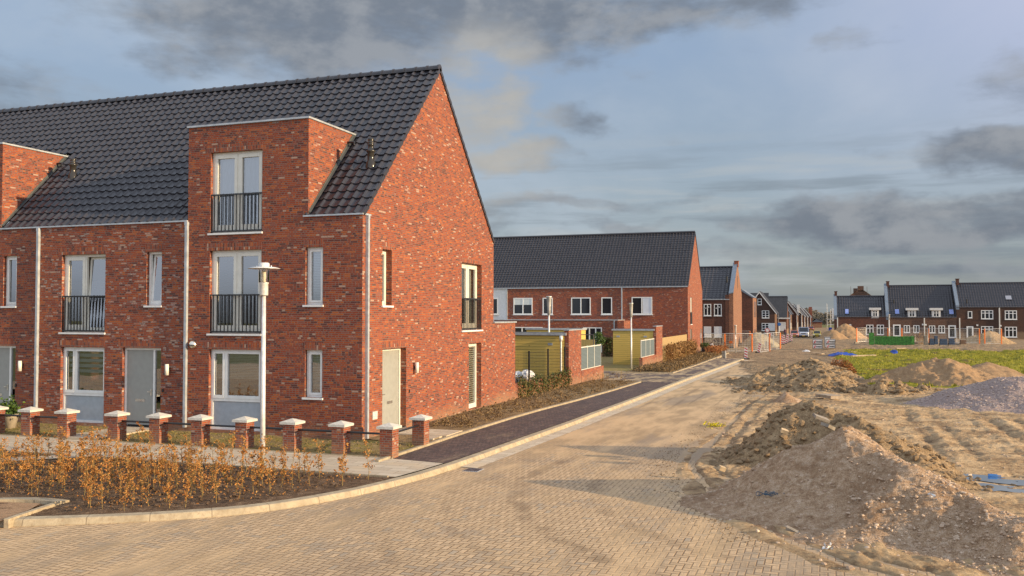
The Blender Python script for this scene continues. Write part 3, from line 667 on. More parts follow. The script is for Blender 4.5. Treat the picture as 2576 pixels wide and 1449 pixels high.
# ------------------------------------------------------------------ heaps
def mound(name, label, cat, segs, slope, mtl, res=.06, rough=(.10, .05), pad=.6, group=None, lump=0., rnd=.25):
    """segs: [(x0,y0,h0,x1,y1,h1)] crest lines with the height above the ground"""
    hm = max(max(s[2], s[5]) for s in segs); R = hm/slope+pad
    x0 = min(min(s[0], s[3]) for s in segs)-R; x1 = max(max(s[0], s[3]) for s in segs)+R; y0 = min(min(s[1], s[4]) for s in segs)-R; y1 = max(max(s[1], s[4]) for s in segs)+R
    X, Y = np.meshgrid(np.arange(x0, x1, res), np.arange(y0, y1, res))
    Xw = X+fbm(X, Y, .9, 3)*.7; Yw = Y+fbm(X+40, Y, .9, 3)*.7; G = dirt_h(X, Y); H = np.full(X.shape, -9.)
    for ax, ay, ah, bx, by, bh in segs:
        ex, ey = bx-ax, by-ay; L2 = ex*ex+ey*ey+1e-9; t = np.clip(((Xw-ax)*ex+(Yw-ay)*ey)/L2, 0, 1)
        d = np.hypot(Xw-ax-t*ex, Yw-ay-t*ey); d = np.sqrt(d*d+rnd*rnd)-rnd*.8
        h = ah+(bh-ah)*t-slope*d; H = np.where(H > h, H, h)+.06*np.exp(-np.abs(H-h)/.12)*(H > -5)
    H = H+np.where(H < .22, (H-.22)**2*-.0, 0)
    kf = .20*min(1, hm/1.2); H = kf*np.log1p(np.exp(np.clip(H/kf, -40, 40)))-.045
    k = np.clip(H/.35+.25, 0, 1)
    gul = fbm(np.arctan2(Y-segs[0][1], X-segs[0][0])*2.2, np.hypot(X-segs[0][0], Y-segs[0][1])*.25, 2.2, 4)
    H = H+k*(fbm(X, Y, 1.3, 5)*rough[0]*3+gul*rough[0]*1.6+np.abs(fbm(X, Y, 5.5, 4))*rough[1]*2.5+fbm(X, Y, 15, 2)*rough[1]*.7+lump*np.maximum(fbm(X, Y, 2.6, 3)+.08, 0)*2)
    Z = -.10+terr(Y)+np.maximum(H, -.3); m = (Z > G-.05); mk = m[:-1, :-1] | m[1:, :-1] | m[:-1, 1:] | m[1:, 1:]
    o = grid_mesh(name, X, Y, Z, mtl, mask=mk, smooth=True); tag(o, label, cat, group)
    return o, (X, Y, Z, m)
def rocks(name, label, pts, sizes, material, flat=.65, cat='stones', parent=None):
    ph = (1+5**.5)/2; V0 = np.array([(-1, ph, 0), (1, ph, 0), (-1, -ph, 0), (1, -ph, 0), (0, -1, ph), (0, 1, ph), (0, -1, -ph), (0, 1, -ph), (ph, 0, -1), (ph, 0, 1), (-ph, 0, -1), (-ph, 0, 1)])/1.9
    F0 = np.array([(0, 11, 5), (0, 5, 1), (0, 1, 7), (0, 7, 10), (0, 10, 11), (1, 5, 9), (5, 11, 4), (11, 10, 2), (10, 7, 6), (7, 1, 8), (3, 9, 4), (3, 4, 2), (3, 2, 6), (3, 6, 8), (3, 8, 9), (4, 9, 5), (2, 4, 11), (6, 2, 10), (8, 6, 7), (9, 8, 1)])
    v = []; f = []
    for i, (p, s) in enumerate(zip(pts, sizes)):
        a = random.uniform(0, 6.28); R = np.array([[math.cos(a), -math.sin(a), 0], [math.sin(a), math.cos(a), 0], [0, 0, 1]])
        V = (V0*(1+RS.uniform(-.3, .3, (12, 1)))*np.array([1, random.uniform(.6, 1), flat*random.uniform(.7, 1.2)])*s)@R.T+np.array(p)
        v.append(V); f.append(F0+12*i)
    v = np.concatenate(v); f = np.concatenate(f); me = bpy.data.meshes.new(name); me.from_pydata(v.tolist(), [], f.tolist()); me.materials.append(material)
    o = bpy.data.objects.new(name, me); C.objects.link(o)
    if parent: o.parent = parent
    return tag(o, label, cat, kind='stuff')
M['stone'] = soil_mat('pale_stones', [(.3, (.26, .17, .11)), (.5, (.42, .31, .22)), (.62, (.58, .47, .36)), (.75, (.72, .64, .54))], .9, .01)
M['stonegrey'] = soil_mat('purple_chips', [(.3, (.19, .15, .13)), (.5, (.41, .335, .29)), (.65, (.60, .50, .44)), (.75, (.74, .66, .59))], 2.5, .01)
M['clod'] = soil_mat('earth_clods', [(.3, (.10, .065, .035)), (.55, (.24, .17, .10)), (.7, (.38, .29, .18))], 1.5, .02)
def scatter(info, n, s0, s1, pw=3., bias=None, sink=.3):
    X, Y, Z, m = info; idx = np.argwhere(m); sel = idx[RS.randint(0, len(idx), n*3)]; pts = []; sz = []
    for i, j in sel:
        if bias is not None and random.random() > bias(X[i, j], Y[i, j], Z[i, j]): continue
        s = s0+(s1-s0)*random.random()**pw; pts.append((X[i, j]+random.uniform(-.03, .03), Y[i, j]+random.uniform(-.03, .03), Z[i, j]-s*sink+s*.25)); sz.append(s)
        if len(pts) >= n: break
    return pts, sz
_, big = mound('rubble_heap', 'large heap of pinkish sand and rubble stones nearest the camera at right', 'heap',
    [(.25, 17.5, 1.46, 1.3, 16.1, 1.05), (1.3, 16.1, 1.05, 2.8, 14.8, .50), (.2, 18.6, .5, -.8, 18.6, .14), (2.8, 14.8, .50, 4.2, 13.6, .35), (.25, 17.5, 1.46, .3, 19.0, .75)], .66, M['heapsand'], .030, (.045, .045), rnd=.13)
p, s = scatter(big, 20000, .007, .044, 5.0, lambda x, y, z: .20+.80*min(1, max(0, (x-.1)/1.6+(.55-z)*.9)))
rocks('rubble_stones', 'pale rubble stones strewn over the flank of the nearest heap', p, s, M['stone'])
_, sec = mound('earth_heap', 'clumpy dark earth heap just behind the nearest rubble heap', 'heap', [(-.30, 22.4, 1.50, .75, 21.7, 1.2), (.75, 21.7, 1.2, 1.9, 20.2, .50)], .80, M['heapdirt'], .045, (.075, .055), lump=.10)
p, s = scatter(sec, 2200, .015, .12, 3); rocks('earth_clods', 'earth clods lying on the clumpy heap behind the nearest one', p, s, M['clod'])
mound('sand_cone', 'small pointed cone of pale sand beside the road edge', 'heap', [(-1.30, 36.7, .56, -1.28, 36.8, .56)], .62, M['heapsand'], .05, (.03, .02), rnd=.05)
_, i3 = mound('earth_heap', 'dark brown earth heap at the road edge, leftmost of the long row of heaps', 'heap', [(-2.0, 49.5, .95, -1.6, 50.6, .8), (-2.0, 49.5, .95, -2.7, 48.6, .3)], .42, M['heapdirt'], .07, (.12, .07), lump=.22)
_, i4 = mound('earth_heap', 'brown earth heap with a blunt top behind the leftmost road-edge heap', 'heap', [(-.9, 55.5, 1.05, -.1, 54.0, .8), (-.1, 54, .8, 1.2, 51, .2)], .42, M['heapdirt'], .07, (.12, .07), lump=.2)
_, i5 = mound('earth_heap', 'pointed sandy brown heap right of the leftmost road-edge heap', 'heap', [(-.45, 46.2, .95, -.2, 46.0, .9), (-.2, 46, .9, 1.1, 44.2, .15)], .42, M['heapdirt'], .07, (.11, .06), lump=.16)
_, i6 = mound('earth_ridge', 'low broken ridge of earth clods running towards the purple gravel', 'heap', [(.2, 43.2, .30, 2.4, 43.2, .42), (2.4, 43.2, .42, 4.2, 45.2, .30), (-2.6, 44.4, .25, .2, 43.2, .3)], .40, M['heapdirt'], .07, (.12, .09), lump=.25)
pp, ss = [], []
for inf, n in ((i3, 700), (i4, 500), (i5, 500), (i6, 900)):
    p, s = scatter(inf, n, .03, .20, 3); pp += p; ss += s
rocks('earth_clods', 'earth clods on the row of heaps along the far road edge', pp, ss, M['clod'])
mound('sand_heap', 'long brown sand heap with a peak, in front of the green field', 'heap', [(2.9, 50, .45, 5.6, 51.4, 1.38), (5.6, 51.4, 1.38, 6.6, 52.4, .98), (5.6, 51.4, 1.3, 6.1, 48.6, .5)], .42, M['heapbrown'], .07, (.14, .08), lump=.16)
mound('sand_heap', 'rounded brown sand heap right of the peaked one in the field', 'heap', [(8.3, 54.8, 1.12, 8.9, 54.8, 1.0), (6.8, 53.2, .7, 8.3, 54.8, 1.12)], .45, M['heapbrown'], .08, (.06, .04))
_, gi = mound('gravel_heap', 'broad heap of purple grey gravel at the right edge', 'heap', [(6.4, 38.6, 1.22, 9.6, 38.2, 1.45), (9.6, 38.2, 1.45, 13, 38.4, 1.3)], .40, M['gravel'], .06, (.02, .045), rnd=.5)
p, s = scatter(gi, 6500, .02, .06, 2); rocks('gravel_chips', 'purple grey gravel chips covering the broad heap', p, s, M['stonegrey'])
mound('sand_heap', 'far pale sand heap behind the mesh fence by the zinc-edged brick house', 'heap', [(W(3025, 1322, 112)[0], 112, 1.95, W(3050, 1322, 112)[0], 112.5, 1.7), (W(3050, 1322, 112)[0], 112.5, 1.3, W(3095, 1322, 110)[0], 110, .45)], .85, M['heapgrey'], .12, (.10, .05))
mound('sand_heap', 'far low yellow sand heap right of the parked yellow car', 'heap', [(W(3324, 1322, 165)[0], 165, 1.85, W(3340, 1322, 165)[0], 165.4, 1.7)], .78, M['heapbrown'], .15, (.12, .06))
mound('sand_heap', 'tall far sand heap in front of the leftmost house of the dark-roofed row', 'heap', [(W(3378, 1322, 170)[0], 170, 2.95, W(3388, 1322, 170)[0], 170.4, 2.8)], .80, M['heapbrown'], .15, (.12, .06))
mound('earth_heap', 'grey sand heap behind the mesh fence before the dark brown house', 'heap', [(W(3955, 1322, 140)[0], 140, 2.0, W(3975, 1330, 140)[0], 140.4, 1.8)], .6, M['heapdirt'], .15, (.12, .06))
mound('earth_heap', 'low brown earth heap behind the stacked blue pallets', 'heap', [(W(3900, 1340, 146)[0], 146, 1.3, W(3925, 1340, 146)[0], 146.4, 1.2)], .6, M['heapdirt'], .15, (.12, .06))
# loose stones over the site sand
N = 2600; xs_ = RS.uniform(-3.4, 9, N); ys_ = 11.5+RS.rand(N)**1.5*34; sdv = edge_sd(xs_[None], ys_[None])[0]; ok = sdv > .1
xs_, ys_ = xs_[ok], ys_[ok]; zz = dirt_h(xs_[None], ys_[None])[0]
rocks('loose_stones', 'loose stones scattered over the tracked sand', [(a, b_, c) for a, b_, c in zip(xs_, ys_, zz)], [(.012+.05*random.random()**4) for _ in xs_], M['stone'])

# ------------------------------------------------------------------ house pieces
class Face:
    """'F': looks to -Y at y=c, a is x.  'G': looks to +X at x=c, a is y."""
    def __init__(s, o, c): s.o = o; s.c = c
    def p(s, a, d, z): return (a, s.c+d, z) if s.o == 'F' else (s.c-d, a, z)
    def b(s, mb, a0, a1, d0, d1, z0, z1):
        p, q_ = s.p(a0, d0, z0), s.p(a1, d1, z1); mb.box(p[0], q_[0], p[1], q_[1], p[2], q_[2])
    def quad(s, mb, a0, a1, z0, z1, d): mb.poly([s.p(a0, d, z0), s.p(a1, d, z0), s.p(a1, d, z1), s.p(a0, d, z1)])
def wall_grid(fc, mb, a0, a1, z0, z1, holes, rv=.19, voids=()):
    hv = list(holes)+list(voids); A = sorted({a0, a1, *[h[0] for h in hv], *[h[1] for h in hv]}); Zs = sorted({z0, z1, *[h[2] for h in hv], *[h[3] for h in hv]})
    for i in range(len(A)-1):
        for j in range(len(Zs)-1):
            am, zm = (A[i]+A[i+1])/2, (Zs[j]+Zs[j+1])/2
            if any(h[0] < am < h[1] and h[2] < zm < h[3] for h in hv): continue
            fc.quad(mb, A[i], A[i+1], Zs[j], Zs[j+1], 0)
    for h in holes:
        a, b_, c, d = h
        mb.poly([fc.p(a, 0, c), fc.p(a, rv, c), fc.p(a, rv, d), fc.p(a, 0, d)]); mb.poly([fc.p(b_, rv, c), fc.p(b_, 0, c), fc.p(b_, 0, d), fc.p(b_, rv, d)])
        mb.poly([fc.p(a, 0, d), fc.p(b_, 0, d), fc.p(b_, rv, d), fc.p(a, rv, d)]); mb.poly([fc.p(a, 0, c), fc.p(b_, 0, c), fc.p(b_, rv, c), fc.p(a, rv, c)])
def lintel(fc, parent, a0, a1, z, h=.21, ext=.05, material=None):
    b = MB(); fc.b(b, a0-ext, a1+.0, -.004, .02, z+.001, z+h); return b.build('lintel', material or M['brick_soldier'], parent)
def curtain(fc, parent, a0, a1, z0, z1, d, material, waves=9, name='curtain', amp=.025):
    n = int(waves*6); b = MB(); P = [(a0+(a1-a0)*i/n, d+amp*math.sin(i/n*waves*2*math.pi)*(1+.4*math.sin(i*.7))) for i in range(n+1)]
    for i in range(n): b.poly([fc.p(*P[i], z0), fc.p(*P[i+1], z0), fc.p(*P[i+1], z1), fc.p(*P[i], z1)], True)
    return b.build(name, material, parent)
def blind(fc, parent, a0, a1, z0, z1, d, pitch=.05, material=None, hgt=.034):
    b = MB(); z = z0
    while z < z1-.02: fc.b(b, a0, a1, d, d+.004, z, z+hgt); z += pitch
    return b.build('blind', material or M['blind'], parent)
def window(fc, parent, a0, a1, z0, z1, lights=(1,), rv=.12, fw=.07, mt='frame', sash=.055, sill=True, rows=None, panel=None, tilt=None, simple=False, name='window'):
    """frame mesh with child panes; lights are relative widths"""
    b = MB(); d0, d1 = rv, rv+.075
    fc.b(b, a0, a0+fw, d0, d1, z0, z1); fc.b(b, a1-fw, a1, d0, d1, z0, z1); fc.b(b, a0+fw, a1-fw, d0, d1, z1-fw, z1); fc.b(b, a0+fw, a1-fw, d0, d1, z0, z0+fw)
    zb = z0+fw
    if panel: fc.b(b, a0+fw, a1-fw, d0, d1, panel-.05, panel+.03); zb = panel+.03
    tot = sum(lights); wd = a1-a0-2*fw; cur = a0+fw; panes = MB(); edges = []
    for i, L in enumerate(lights):
        nx = cur+wd*L/tot; l, r = cur+(.03 if i else 0), nx-(.03 if i < len(lights)-1 else 0)
        if i: fc.b(b, cur-.03, cur+.03, d0, d1, zb, z1-fw)
        edges.append((l, r)); cur = nx
    zt = z1-fw
    for i, (l, r) in enumerate(edges):
        if tilt is not None and i == tilt: continue
        e = sash
        if e:
            fc.b(b, l, l+e, d0-.015, d1-.02, zb, zt); fc.b(b, r-e, r, d0-.015, d1-.02, zb, zt); fc.b(b, l+e, r-e, d0-.015, d1-.02, zt-e, zt); fc.b(b, l+e, r-e, d0-.015, d1-.02, zb, zb+e*(1.6 if z1-z0 > 2 else 1))
        fc.quad(panes, l+e, r-e, zb+e, zt-e, rv+.035)
        for k in range(1, (rows or 1)): zz_ = zb+e+(zt-zb-2*e)*k/rows; fc.b(b, l+e, r-e, d0+.005, d1-.01, zz_-.018, zz_+.018)
    w_ = b.build(name, M[mt], parent); panes.build('pane', M['glass'], w_)
    if tilt is not None:      # a sash hinged at the bottom and tilted inwards
        l, r = edges[tilt]; t_ = MB(); g = MB(); hgt = zt-zb; off = .12 if z1-z0 > 2 else .10
        def P(a, z): return fc.p(a, rv+.02+off*(z-zb)/hgt, z)
        def bar(aa, ab, za, zb_): 
            for dd in (0, .05):
                q_ = [P(aa, za), P(ab, za), P(ab, zb_), P(aa, zb_)]; q_ = [tuple(c+(dd if (k == (1 if fc.o == 'F' else 0)) else 0)*(1 if fc.o == 'F' else -1) for k, c in enumerate(p)) for p in q_]; t_.poly(q_)
        e = .075; bar(l, l+e, zb, zt); bar(r-e, r, zb, zt); bar(l+e, r-e, zt-e, zt); bar(l+e, r-e, zb, zb+e)
        g.poly([P(l+e, zb+e), P(r-e, zb+e), P(r-e, zt-e), P(l+e, zt-e)]); so_ = t_.build('tilted_sash', M[mt], w_); 
        gp = g.build('tilted_pane', M['glass'], w_)
    if panel:
        b = MB(); fc.b(b, a0+fw, a1-fw, rv+.03, rv+.06, z0+fw, panel-.05); b.build('panel', M['panel'], w_)
    if sill:
        b = MB(); i = len(b.v); fc.b(b, a0-.06, a1+.03, -.05, rv+.02, z0-.055, z0-.003); b.build('sill', M['sill'], w_)
    return w_
def railing(fc, parent, a0, a1, z0, z1, n=14):
    b = MB(); fc.b(b, a0, a1, .01, .05, z1-.04, z1); fc.b(b, a0, a1, .01, .05, z0, z0+.04)
    for i in range(n+1):
        a = a0+.012+(a1-a0-.024)*i/n; t_ = .014 if i in (0, n) else .008; fc.b(b, a-t_, a+t_, .015, .045, z0+.04, z1-.04)
    return b.build('railing', M['black'], parent)
def door(fc, parent, a0, a1, z0, z1, rv=.12, mt='frame', side=None, handle=1, leaf='door', slot=True):
    b = MB(); fw = .07; fc.b(b, a0, a0+fw, rv, rv+.08, z0, z1); fc.b(b, a1-fw, a1, rv, rv+.08, z0, z1); fc.b(b, a0+fw, a1-fw, rv, rv+.08, z1-fw, z1)
    l, r = a0+fw, a1-fw
    if side and side < 0:
        s_ = a0+fw-side; fc.b(b, s_, s_+.07, rv, rv+.08, z0, z1-fw); fc.b(b, l, s_, rv+.03, rv+.06, z0, z1-fw); l = s_+.07; side = None
    if side: s_ = a1-fw-side; fc.b(b, s_-.06, s_, rv, rv+.08, z0, z1-fw); r = s_-.06
    f_ = b.build('door_frame', M[mt], parent)
    b = MB(); fc.b(b, l+.004, r-.004, rv+.025, rv+.065, z0+.03, z1-fw-.004); d = b.build('door', M[leaf], parent)
    b = MB(); a = (r-.08) if handle > 0 else (l+.08); zc = z0+1.02
    fc.b(b, a-.02, a+.02, rv+.005, rv+.0245, zc-.11, zc+.08); fc.b(b, a-.11*handle, a+.01, rv-.035, rv-.015, zc-.012, zc+.012); fc.b(b, a-.01, a+.01, rv-.02, rv+.005, zc-.012, zc+.012); b.build('handle', M['metal'], d)
    if slot: b = MB(); m_ = (l+r)/2; fc.b(b, m_-.17, m_+.17, rv+.015, rv+.0245, z0+.72, z0+.80); b.build('letter_plate', M['metal'], d)
    if side: b = MB(); fc.quad(b, s_, a1-fw, z0+.03, z1-fw, rv+.04); b.build('side_pane', M['glass'], f_)
    b = MB(); fc.b(b, a0, a1, -.02, rv+.1, z0-.05, z0); b.build('threshold', M['limb'], f_)
    return d
def roof_sheet(x0, x1, ye, ze, yr, zr, cut=None, wd=.3, ln=.336, parent=None, dx=None, material=None, eave_over=.0, amp=1.):
    """pantiles as real relief: rolls across, stepped courses up the slope; cut(x,z) -> True leaves the tile out"""
    L = math.hypot(yr-ye, zr-ze); uy, uz = (yr-ye)/L, (zr-ze)/L; ny, nz = (-uz, uy) if yr > ye else (uz, -uy)
    if nz < 0: ny, nz = -ny, -nz
    nt = max(1, round((x1-x0)/wd)); w_ = (x1-x0)/nt; prof = [(0, .010), (.08, .034), (.17, .048), (.27, .036), (.38, .008), (.55, -.004), (.75, -.004), (.92, .002)]
    xs, hs = [], []
    for i in range(nt):
        for t_, h in prof: xs.append(x0+(i+t_)*w_); hs.append(h*amp)
    xs.append(x1); hs.append(.010); xs = np.array(xs); hs = np.array(hs); nr = math.ceil(L/ln); ln = L/nr
    ss, oo = [], []
    for j in range(nr): ss += [j*ln-.0, j*ln+.0, (j+1)*ln+.0]; oo += [.004, .040, .006]
    ss = np.array(ss); oo = np.array(oo); cj = np.repeat(RS.uniform(-.003, .003, nr), 3)
    X = np.repeat(xs[None], len(ss), 0); sc = np.where((np.arange(len(ss)) % 3 == 0)[:, None], hs[None]*.95, hs[None]); tilt = np.repeat(RS.uniform(-.004, .004, (len(ss)//3+1, nt+1)), len(prof), 1)[:, :len(xs)]
    off = oo[:, None]+sc+np.repeat(tilt, 3, 0)[:len(ss)]
    Y = ye+ss[:, None]*uy+off*ny; Z = ze+ss[:, None]*uz+off*nz
    mask = np.ones((len(ss)-1, len(xs)-1), bool)
    if cut:
        for j in range(len(ss)-1):
            zc = Z[j].mean()
            for i in range(nt):
                if cut(x0+(i+.5)*w_, zc): mask[j, i*8:(i+1)*8] = False
    o = grid_mesh('roof', X, Y, Z, material or M['tile'], mask=mask, smooth=False, parent=parent); o['_t'] = 0; del o['_t']
    return o
def ridge(x0, x1, y, z, parent, r=.13, ln=.42):
    b = MB(); n = max(1, round((x1-x0)/ln)); l = (x1-x0)/n
    for i in range(n):
        xa, xb = x0+i*l, x0+(i+1)*l+.03; v = []
        for x, rr in ((xa, r), (xb-.06, r*1.0), (xb-.06, r*1.12), (xb, r*1.12)): v.append([(x, y+rr*1.1*math.cos(math.pi*k/8), z-.09+rr*math.sin(math.pi*k/8)*1.25) for k in range(9)])
        for s_ in range(3):
            for k in range(8): b.poly([v[s_][k], v[s_+1][k], v[s_+1][k+1], v[s_][k+1]], True)
        b.poly(v[3])
    return b.build('ridge_cap', M['tile'], parent)
def verge(x, ye, ze, yr, zr, parent):
    """tile edge standing proud of the gable, stepped like the courses"""
    b = MB(); L = math.hypot(yr-ye, zr-ze); uy, uz = (yr-ye)/L, (zr-ze)/L; s_ = 1 if yr > ye else -1; ny, nz = -uz*s_, abs(uy); n = round(L/.336); l = L/n
    for i in range(n):
        a, c = i*l, (i+1)*l+.02
        def P(s, h): return (ye+uy*s+ny*h, ze+uz*s+nz*h)
        q1 = [P(a, .06), P(c, .025), P(c, -.09), P(a, -.055)]
        for xx_, rev in ((x-.03, True), (x+.045, False)): b.poly([(xx_, *p) for p in (q1[::-1] if rev else q1)])
        for k in range(4): p0, p1 = q1[k], q1[(k+1) % 4]; b.poly([(x-.03, *p0), (x-.03, *p1), (x+.045, *p1), (x+.045, *p0)])
    return b.build('verge_tiles', M['tile'], parent)
def flue(parent, x, y, z, h=1.0):
    b = MB(); b.lathe((x, y, z-.25), [(.13, 0), (.16, .18), (.14, .30), (.10, .36), (.10, .60), (.135, .62), (.135, .66), (.085, .68), (.075, h+.02), (.095, h+.03), (.095, h+.06), (.075, h+.07), (.095, h+.10), (.095, h+.12), (.07, h+.14), (.09, h+.17), (.09, h+.24), (.0, h+.25)], 16)
    return b.build('flue_pipe', M['black_gloss'], parent)
def wall_lamp(fc, a, z, label):
    t = thing('wall_lamp', label, 'lamp', fc.p(a, 0, z), 'outdoor wall lamps by the front doors'); b = MB(); fc.b(b, a-.03, a+.03, 0.0, -.06, z-.06, z+.06); b.build('bracket', M['black'], t)
    p = fc.p(a, -.105, z-.16); b = MB(); b.lathe(p, [(.0, 0), (.055, 0), (.055, .32), (.0, .32)], 16); b.build('lamp_body', M['cream'], t); return t
def downpipe(parent, x0, x1, y0, y1, z0, z1, name='downpipe'):
    b = MB(); b.box(x0, x1, y0, y1, z0, z1); b.box(x0-.008, x1+.008, y0-.008, y1, z1-.10, z1-.02); b.box(x0-.006, x1+.006, y0-.006, y1, z0+1.9, z0+1.96); return b.build(name, M['zinc'], parent)
def coping(parent, x0, x1, y0, y1, z, h=.05, name='coping'):
    b = MB(); b.box(x0, x1, y0, y1, z, z+h); return b.build(name, M['zinc'], parent)
M['glass_far'] = newmat('far_window_glass')[0]
_b = M['glass_far'].node_tree.nodes['Principled BSDF']; _b.inputs['Base Color'].default_value = (.022, .024, .028, 1); _b.inputs['Roughness'].default_value = .06; _b.inputs['Specular IOR Level'].default_value = .55
YF, YB, YR, ZE, ZR = 21.23, 31.27, 26.25, 6.12, 11.38
SL = (ZR-ZE)/(YR-YF)

def terrace_house(name, label, x0, x1, front, dormer=None, gable=None, group='terrace houses of the nearest row'):
    """front: list of (kind, x0, x1, z0, z1, options)"""
    t = thing(name, label, 'house', (x0, YF, 0), group)
    F = Face('F', YF); holes = [f[1:5] for f in front]; mb = MB(); zt = 8.84 if dormer else 6.10
    voids = []
    if dormer:
        if dormer[0] > x0+.01: voids.append((x0, dormer[0], 6.10, zt))
        if dormer[1] < x1-.01: voids.append((dormer[1], x1, 6.10, zt))
    wall_grid(F, mb, x0, x1, -.35, zt, holes, .11, voids)
    mb.poly([(x0, YB, -.35), (x1, YB, -.35), (x1, YB, 6.1), (x0, YB, 6.1)][::-1])
    if gable:
        G = Face('G', x1); wall_grid(G, mb, YF, YB, -.35, 6.10, [g[1:5] for g in gable], .19)
        mb.poly([(x1, YF, 6.10), (x1, YB, 6.10), (x1, YR, ZR-.01)])
        wall_grid(G, mb, YB, 33.75, -.35, 3.08, [])
        mb.poly([(x1, 33.75, -.35), (x0, 33.75, -.35), (x0, 33.75, 3.08), (x1, 33.75, 3.08)])
    else: mb.poly([(x0, YF, -.35), (x0, YB, -.35), (x0, YB, 6.1), (x0, YF, 6.1)])
    white = name == 'mid_terrace_house'
    wl = mb.build('wall', M['brick_white' if white else 'brick'], t)
    if dormer:
        a, b_ = dormer; zt = 8.84; yt = YF+(zt-ZE)/SL; mb = MB()
        mb.poly([(b_, YF, 6.10), (b_, yt, zt), (b_, YF, zt)]); mb.build('dormer_cheek', M['brick'], t)
        mb = MB(); mb.poly([(a, YF, 6.10), (a, YF, zt), (a, yt, zt)]); mb.build('dormer_cheek', M['brick'], t)
        mb = MB(); mb.poly([(a, YF, zt+.002), (b_, YF, zt+.002), (b_, yt+.2, zt+.002), (a, yt+.2, zt+.002)]); mb.build('dormer_roof', M['roofbit'], t)
        mb = MB(); mb.box(a-.04, b_+.04, YF-.045, YF+.25, zt, zt+.05); mb.box(b_-.22, b_+.04, YF+.25, yt+.02, zt, zt+.05); mb.box(a-.04, a+.22, YF+.25, yt+.02, zt, zt+.05); mb.build('dormer_coping', M['zinc'], t)
        for xx_, s_ in ((b_, 1), (a, -1)): mb = MB(); mb.poly([(xx_, YF+.02, ZE+.13), (xx_+s_*.07, YF+.02, ZE+.10), (xx_+s_*.07, yt, zt+.06), (xx_, yt, zt+.09)]); mb.poly([(xx_+s_*.012, YF+.02, ZE+.02), (xx_+s_*.012, YF-.0, ZE+.14), (xx_+s_*.012, yt-.1, zt+.10), (xx_+s_*.012, yt+.02, zt+.02)]); mb.build('flashing', M['lead'], t)
    cut = (lambda x, z: dormer and dormer[0] < x < dormer[1]+.02 and z < 8.86)
    roof_sheet(x0, x1, YF+.0, ZE+.0, YR, ZR, cut, parent=t); roof_sheet(x0, x1, YB, ZE, YR, ZR, None, parent=t)
    ridge(x0, x1, YR, ZR+.05, t)
    mb = MB()
    segs = [(x0, x1)] if not dormer else [s for s in ((x0, dormer[0]-.1), (dormer[1]-.14, x1)) if s[1]-s[0] > .3]
    for a, b_ in segs: mb.box(a, b_+(.03 if gable else 0), YF-.05, YF+.14, 6.10, 6.145)
    if gable: mb.box(x1-.1, x1+.035, YF+.14, YF+.42, 6.10, 6.145)
    mb.build('eaves_coping', M['zinc'], t)
    mb = MB()
    for k, a, b_, c, d, o in front:
        o = dict(o); cur = o.pop('cur', None)
        if o.pop('lin', True): lintel(F, t, a, b_, d, ext=.16 if b_-a > 1 else .07)
        if k == 'french':
            w_ = window(F, t, a, b_, c, d, (1, 1), .11, .075, 'cream', .10, **o); railing(F, t, a-.02, b_, c+.03, c+1.12)
            if cur: curtain(F, w_, a+.16, b_-.16, c+.12, d-.12, .26, M['curtain'], 11)
        elif k == 'door': door(F, t, a, b_, c, d, .11, 'frame', **o)
        else:
            w_ = window(F, t, a, b_, c, d, rv=.11, **o)
            if cur == 'blind': blind(F, w_, a+.12, b_-.12, c+.12, d-.1, .20, .045)
            if cur == 'venetian': blind(F, w_, a+.12, b_-.12, c+(1.45 if d-c > 2 else .12), d-.1, .22, .045, M['curtain_cream'] if d-c > 2 else None)
            if cur == 'stripes': blind(F, w_, a+.12, b_-.1, d-.78, d-.1, .22, .16, M['curtain'], .095)
    if gable:
        G = Face('G', x1)
        for k, a, b_, c, d, o in gable:
            o = dict(o); cur = o.pop('cur', None); lintel(G, t, a, b_, d, ext=.03)
            if k == 'french':
                w_ = window(G, t, a, b_, c, d, (1, 1), .19, .075, 'cream', .10, **o); railing(G, t, a-.02, b_-.04, c+.03, c+1.12, 15); curtain(G, w_, a+.2, b_-.15, c+.12, d-.12, .36, M['curtain_cream'], 12)
            elif k == 'door': door(G, t, a, b_, c, d, .19, 'cream', **o)
            else:
                w_ = window(G, t, a, b_, c, d, rv=.19, mt='cream', **o)
                if cur == 'blind': blind(G, w_, a+.1, b_-.1, c+.1, d-.1, .24, .075, M['curtain_cream'], .05)
        verge(x1, YF, ZE, YR, ZR, t); verge(x1, YB, ZE, YR, ZR, t)
        coping(t, x0, x1+.05, YB+.01, 33.80, 3.08, .05, 'extension_coping')
        downpipe(t, x1+.004, x1+.085, YF+.16, YF+.25, .02, 6.10)
    return t

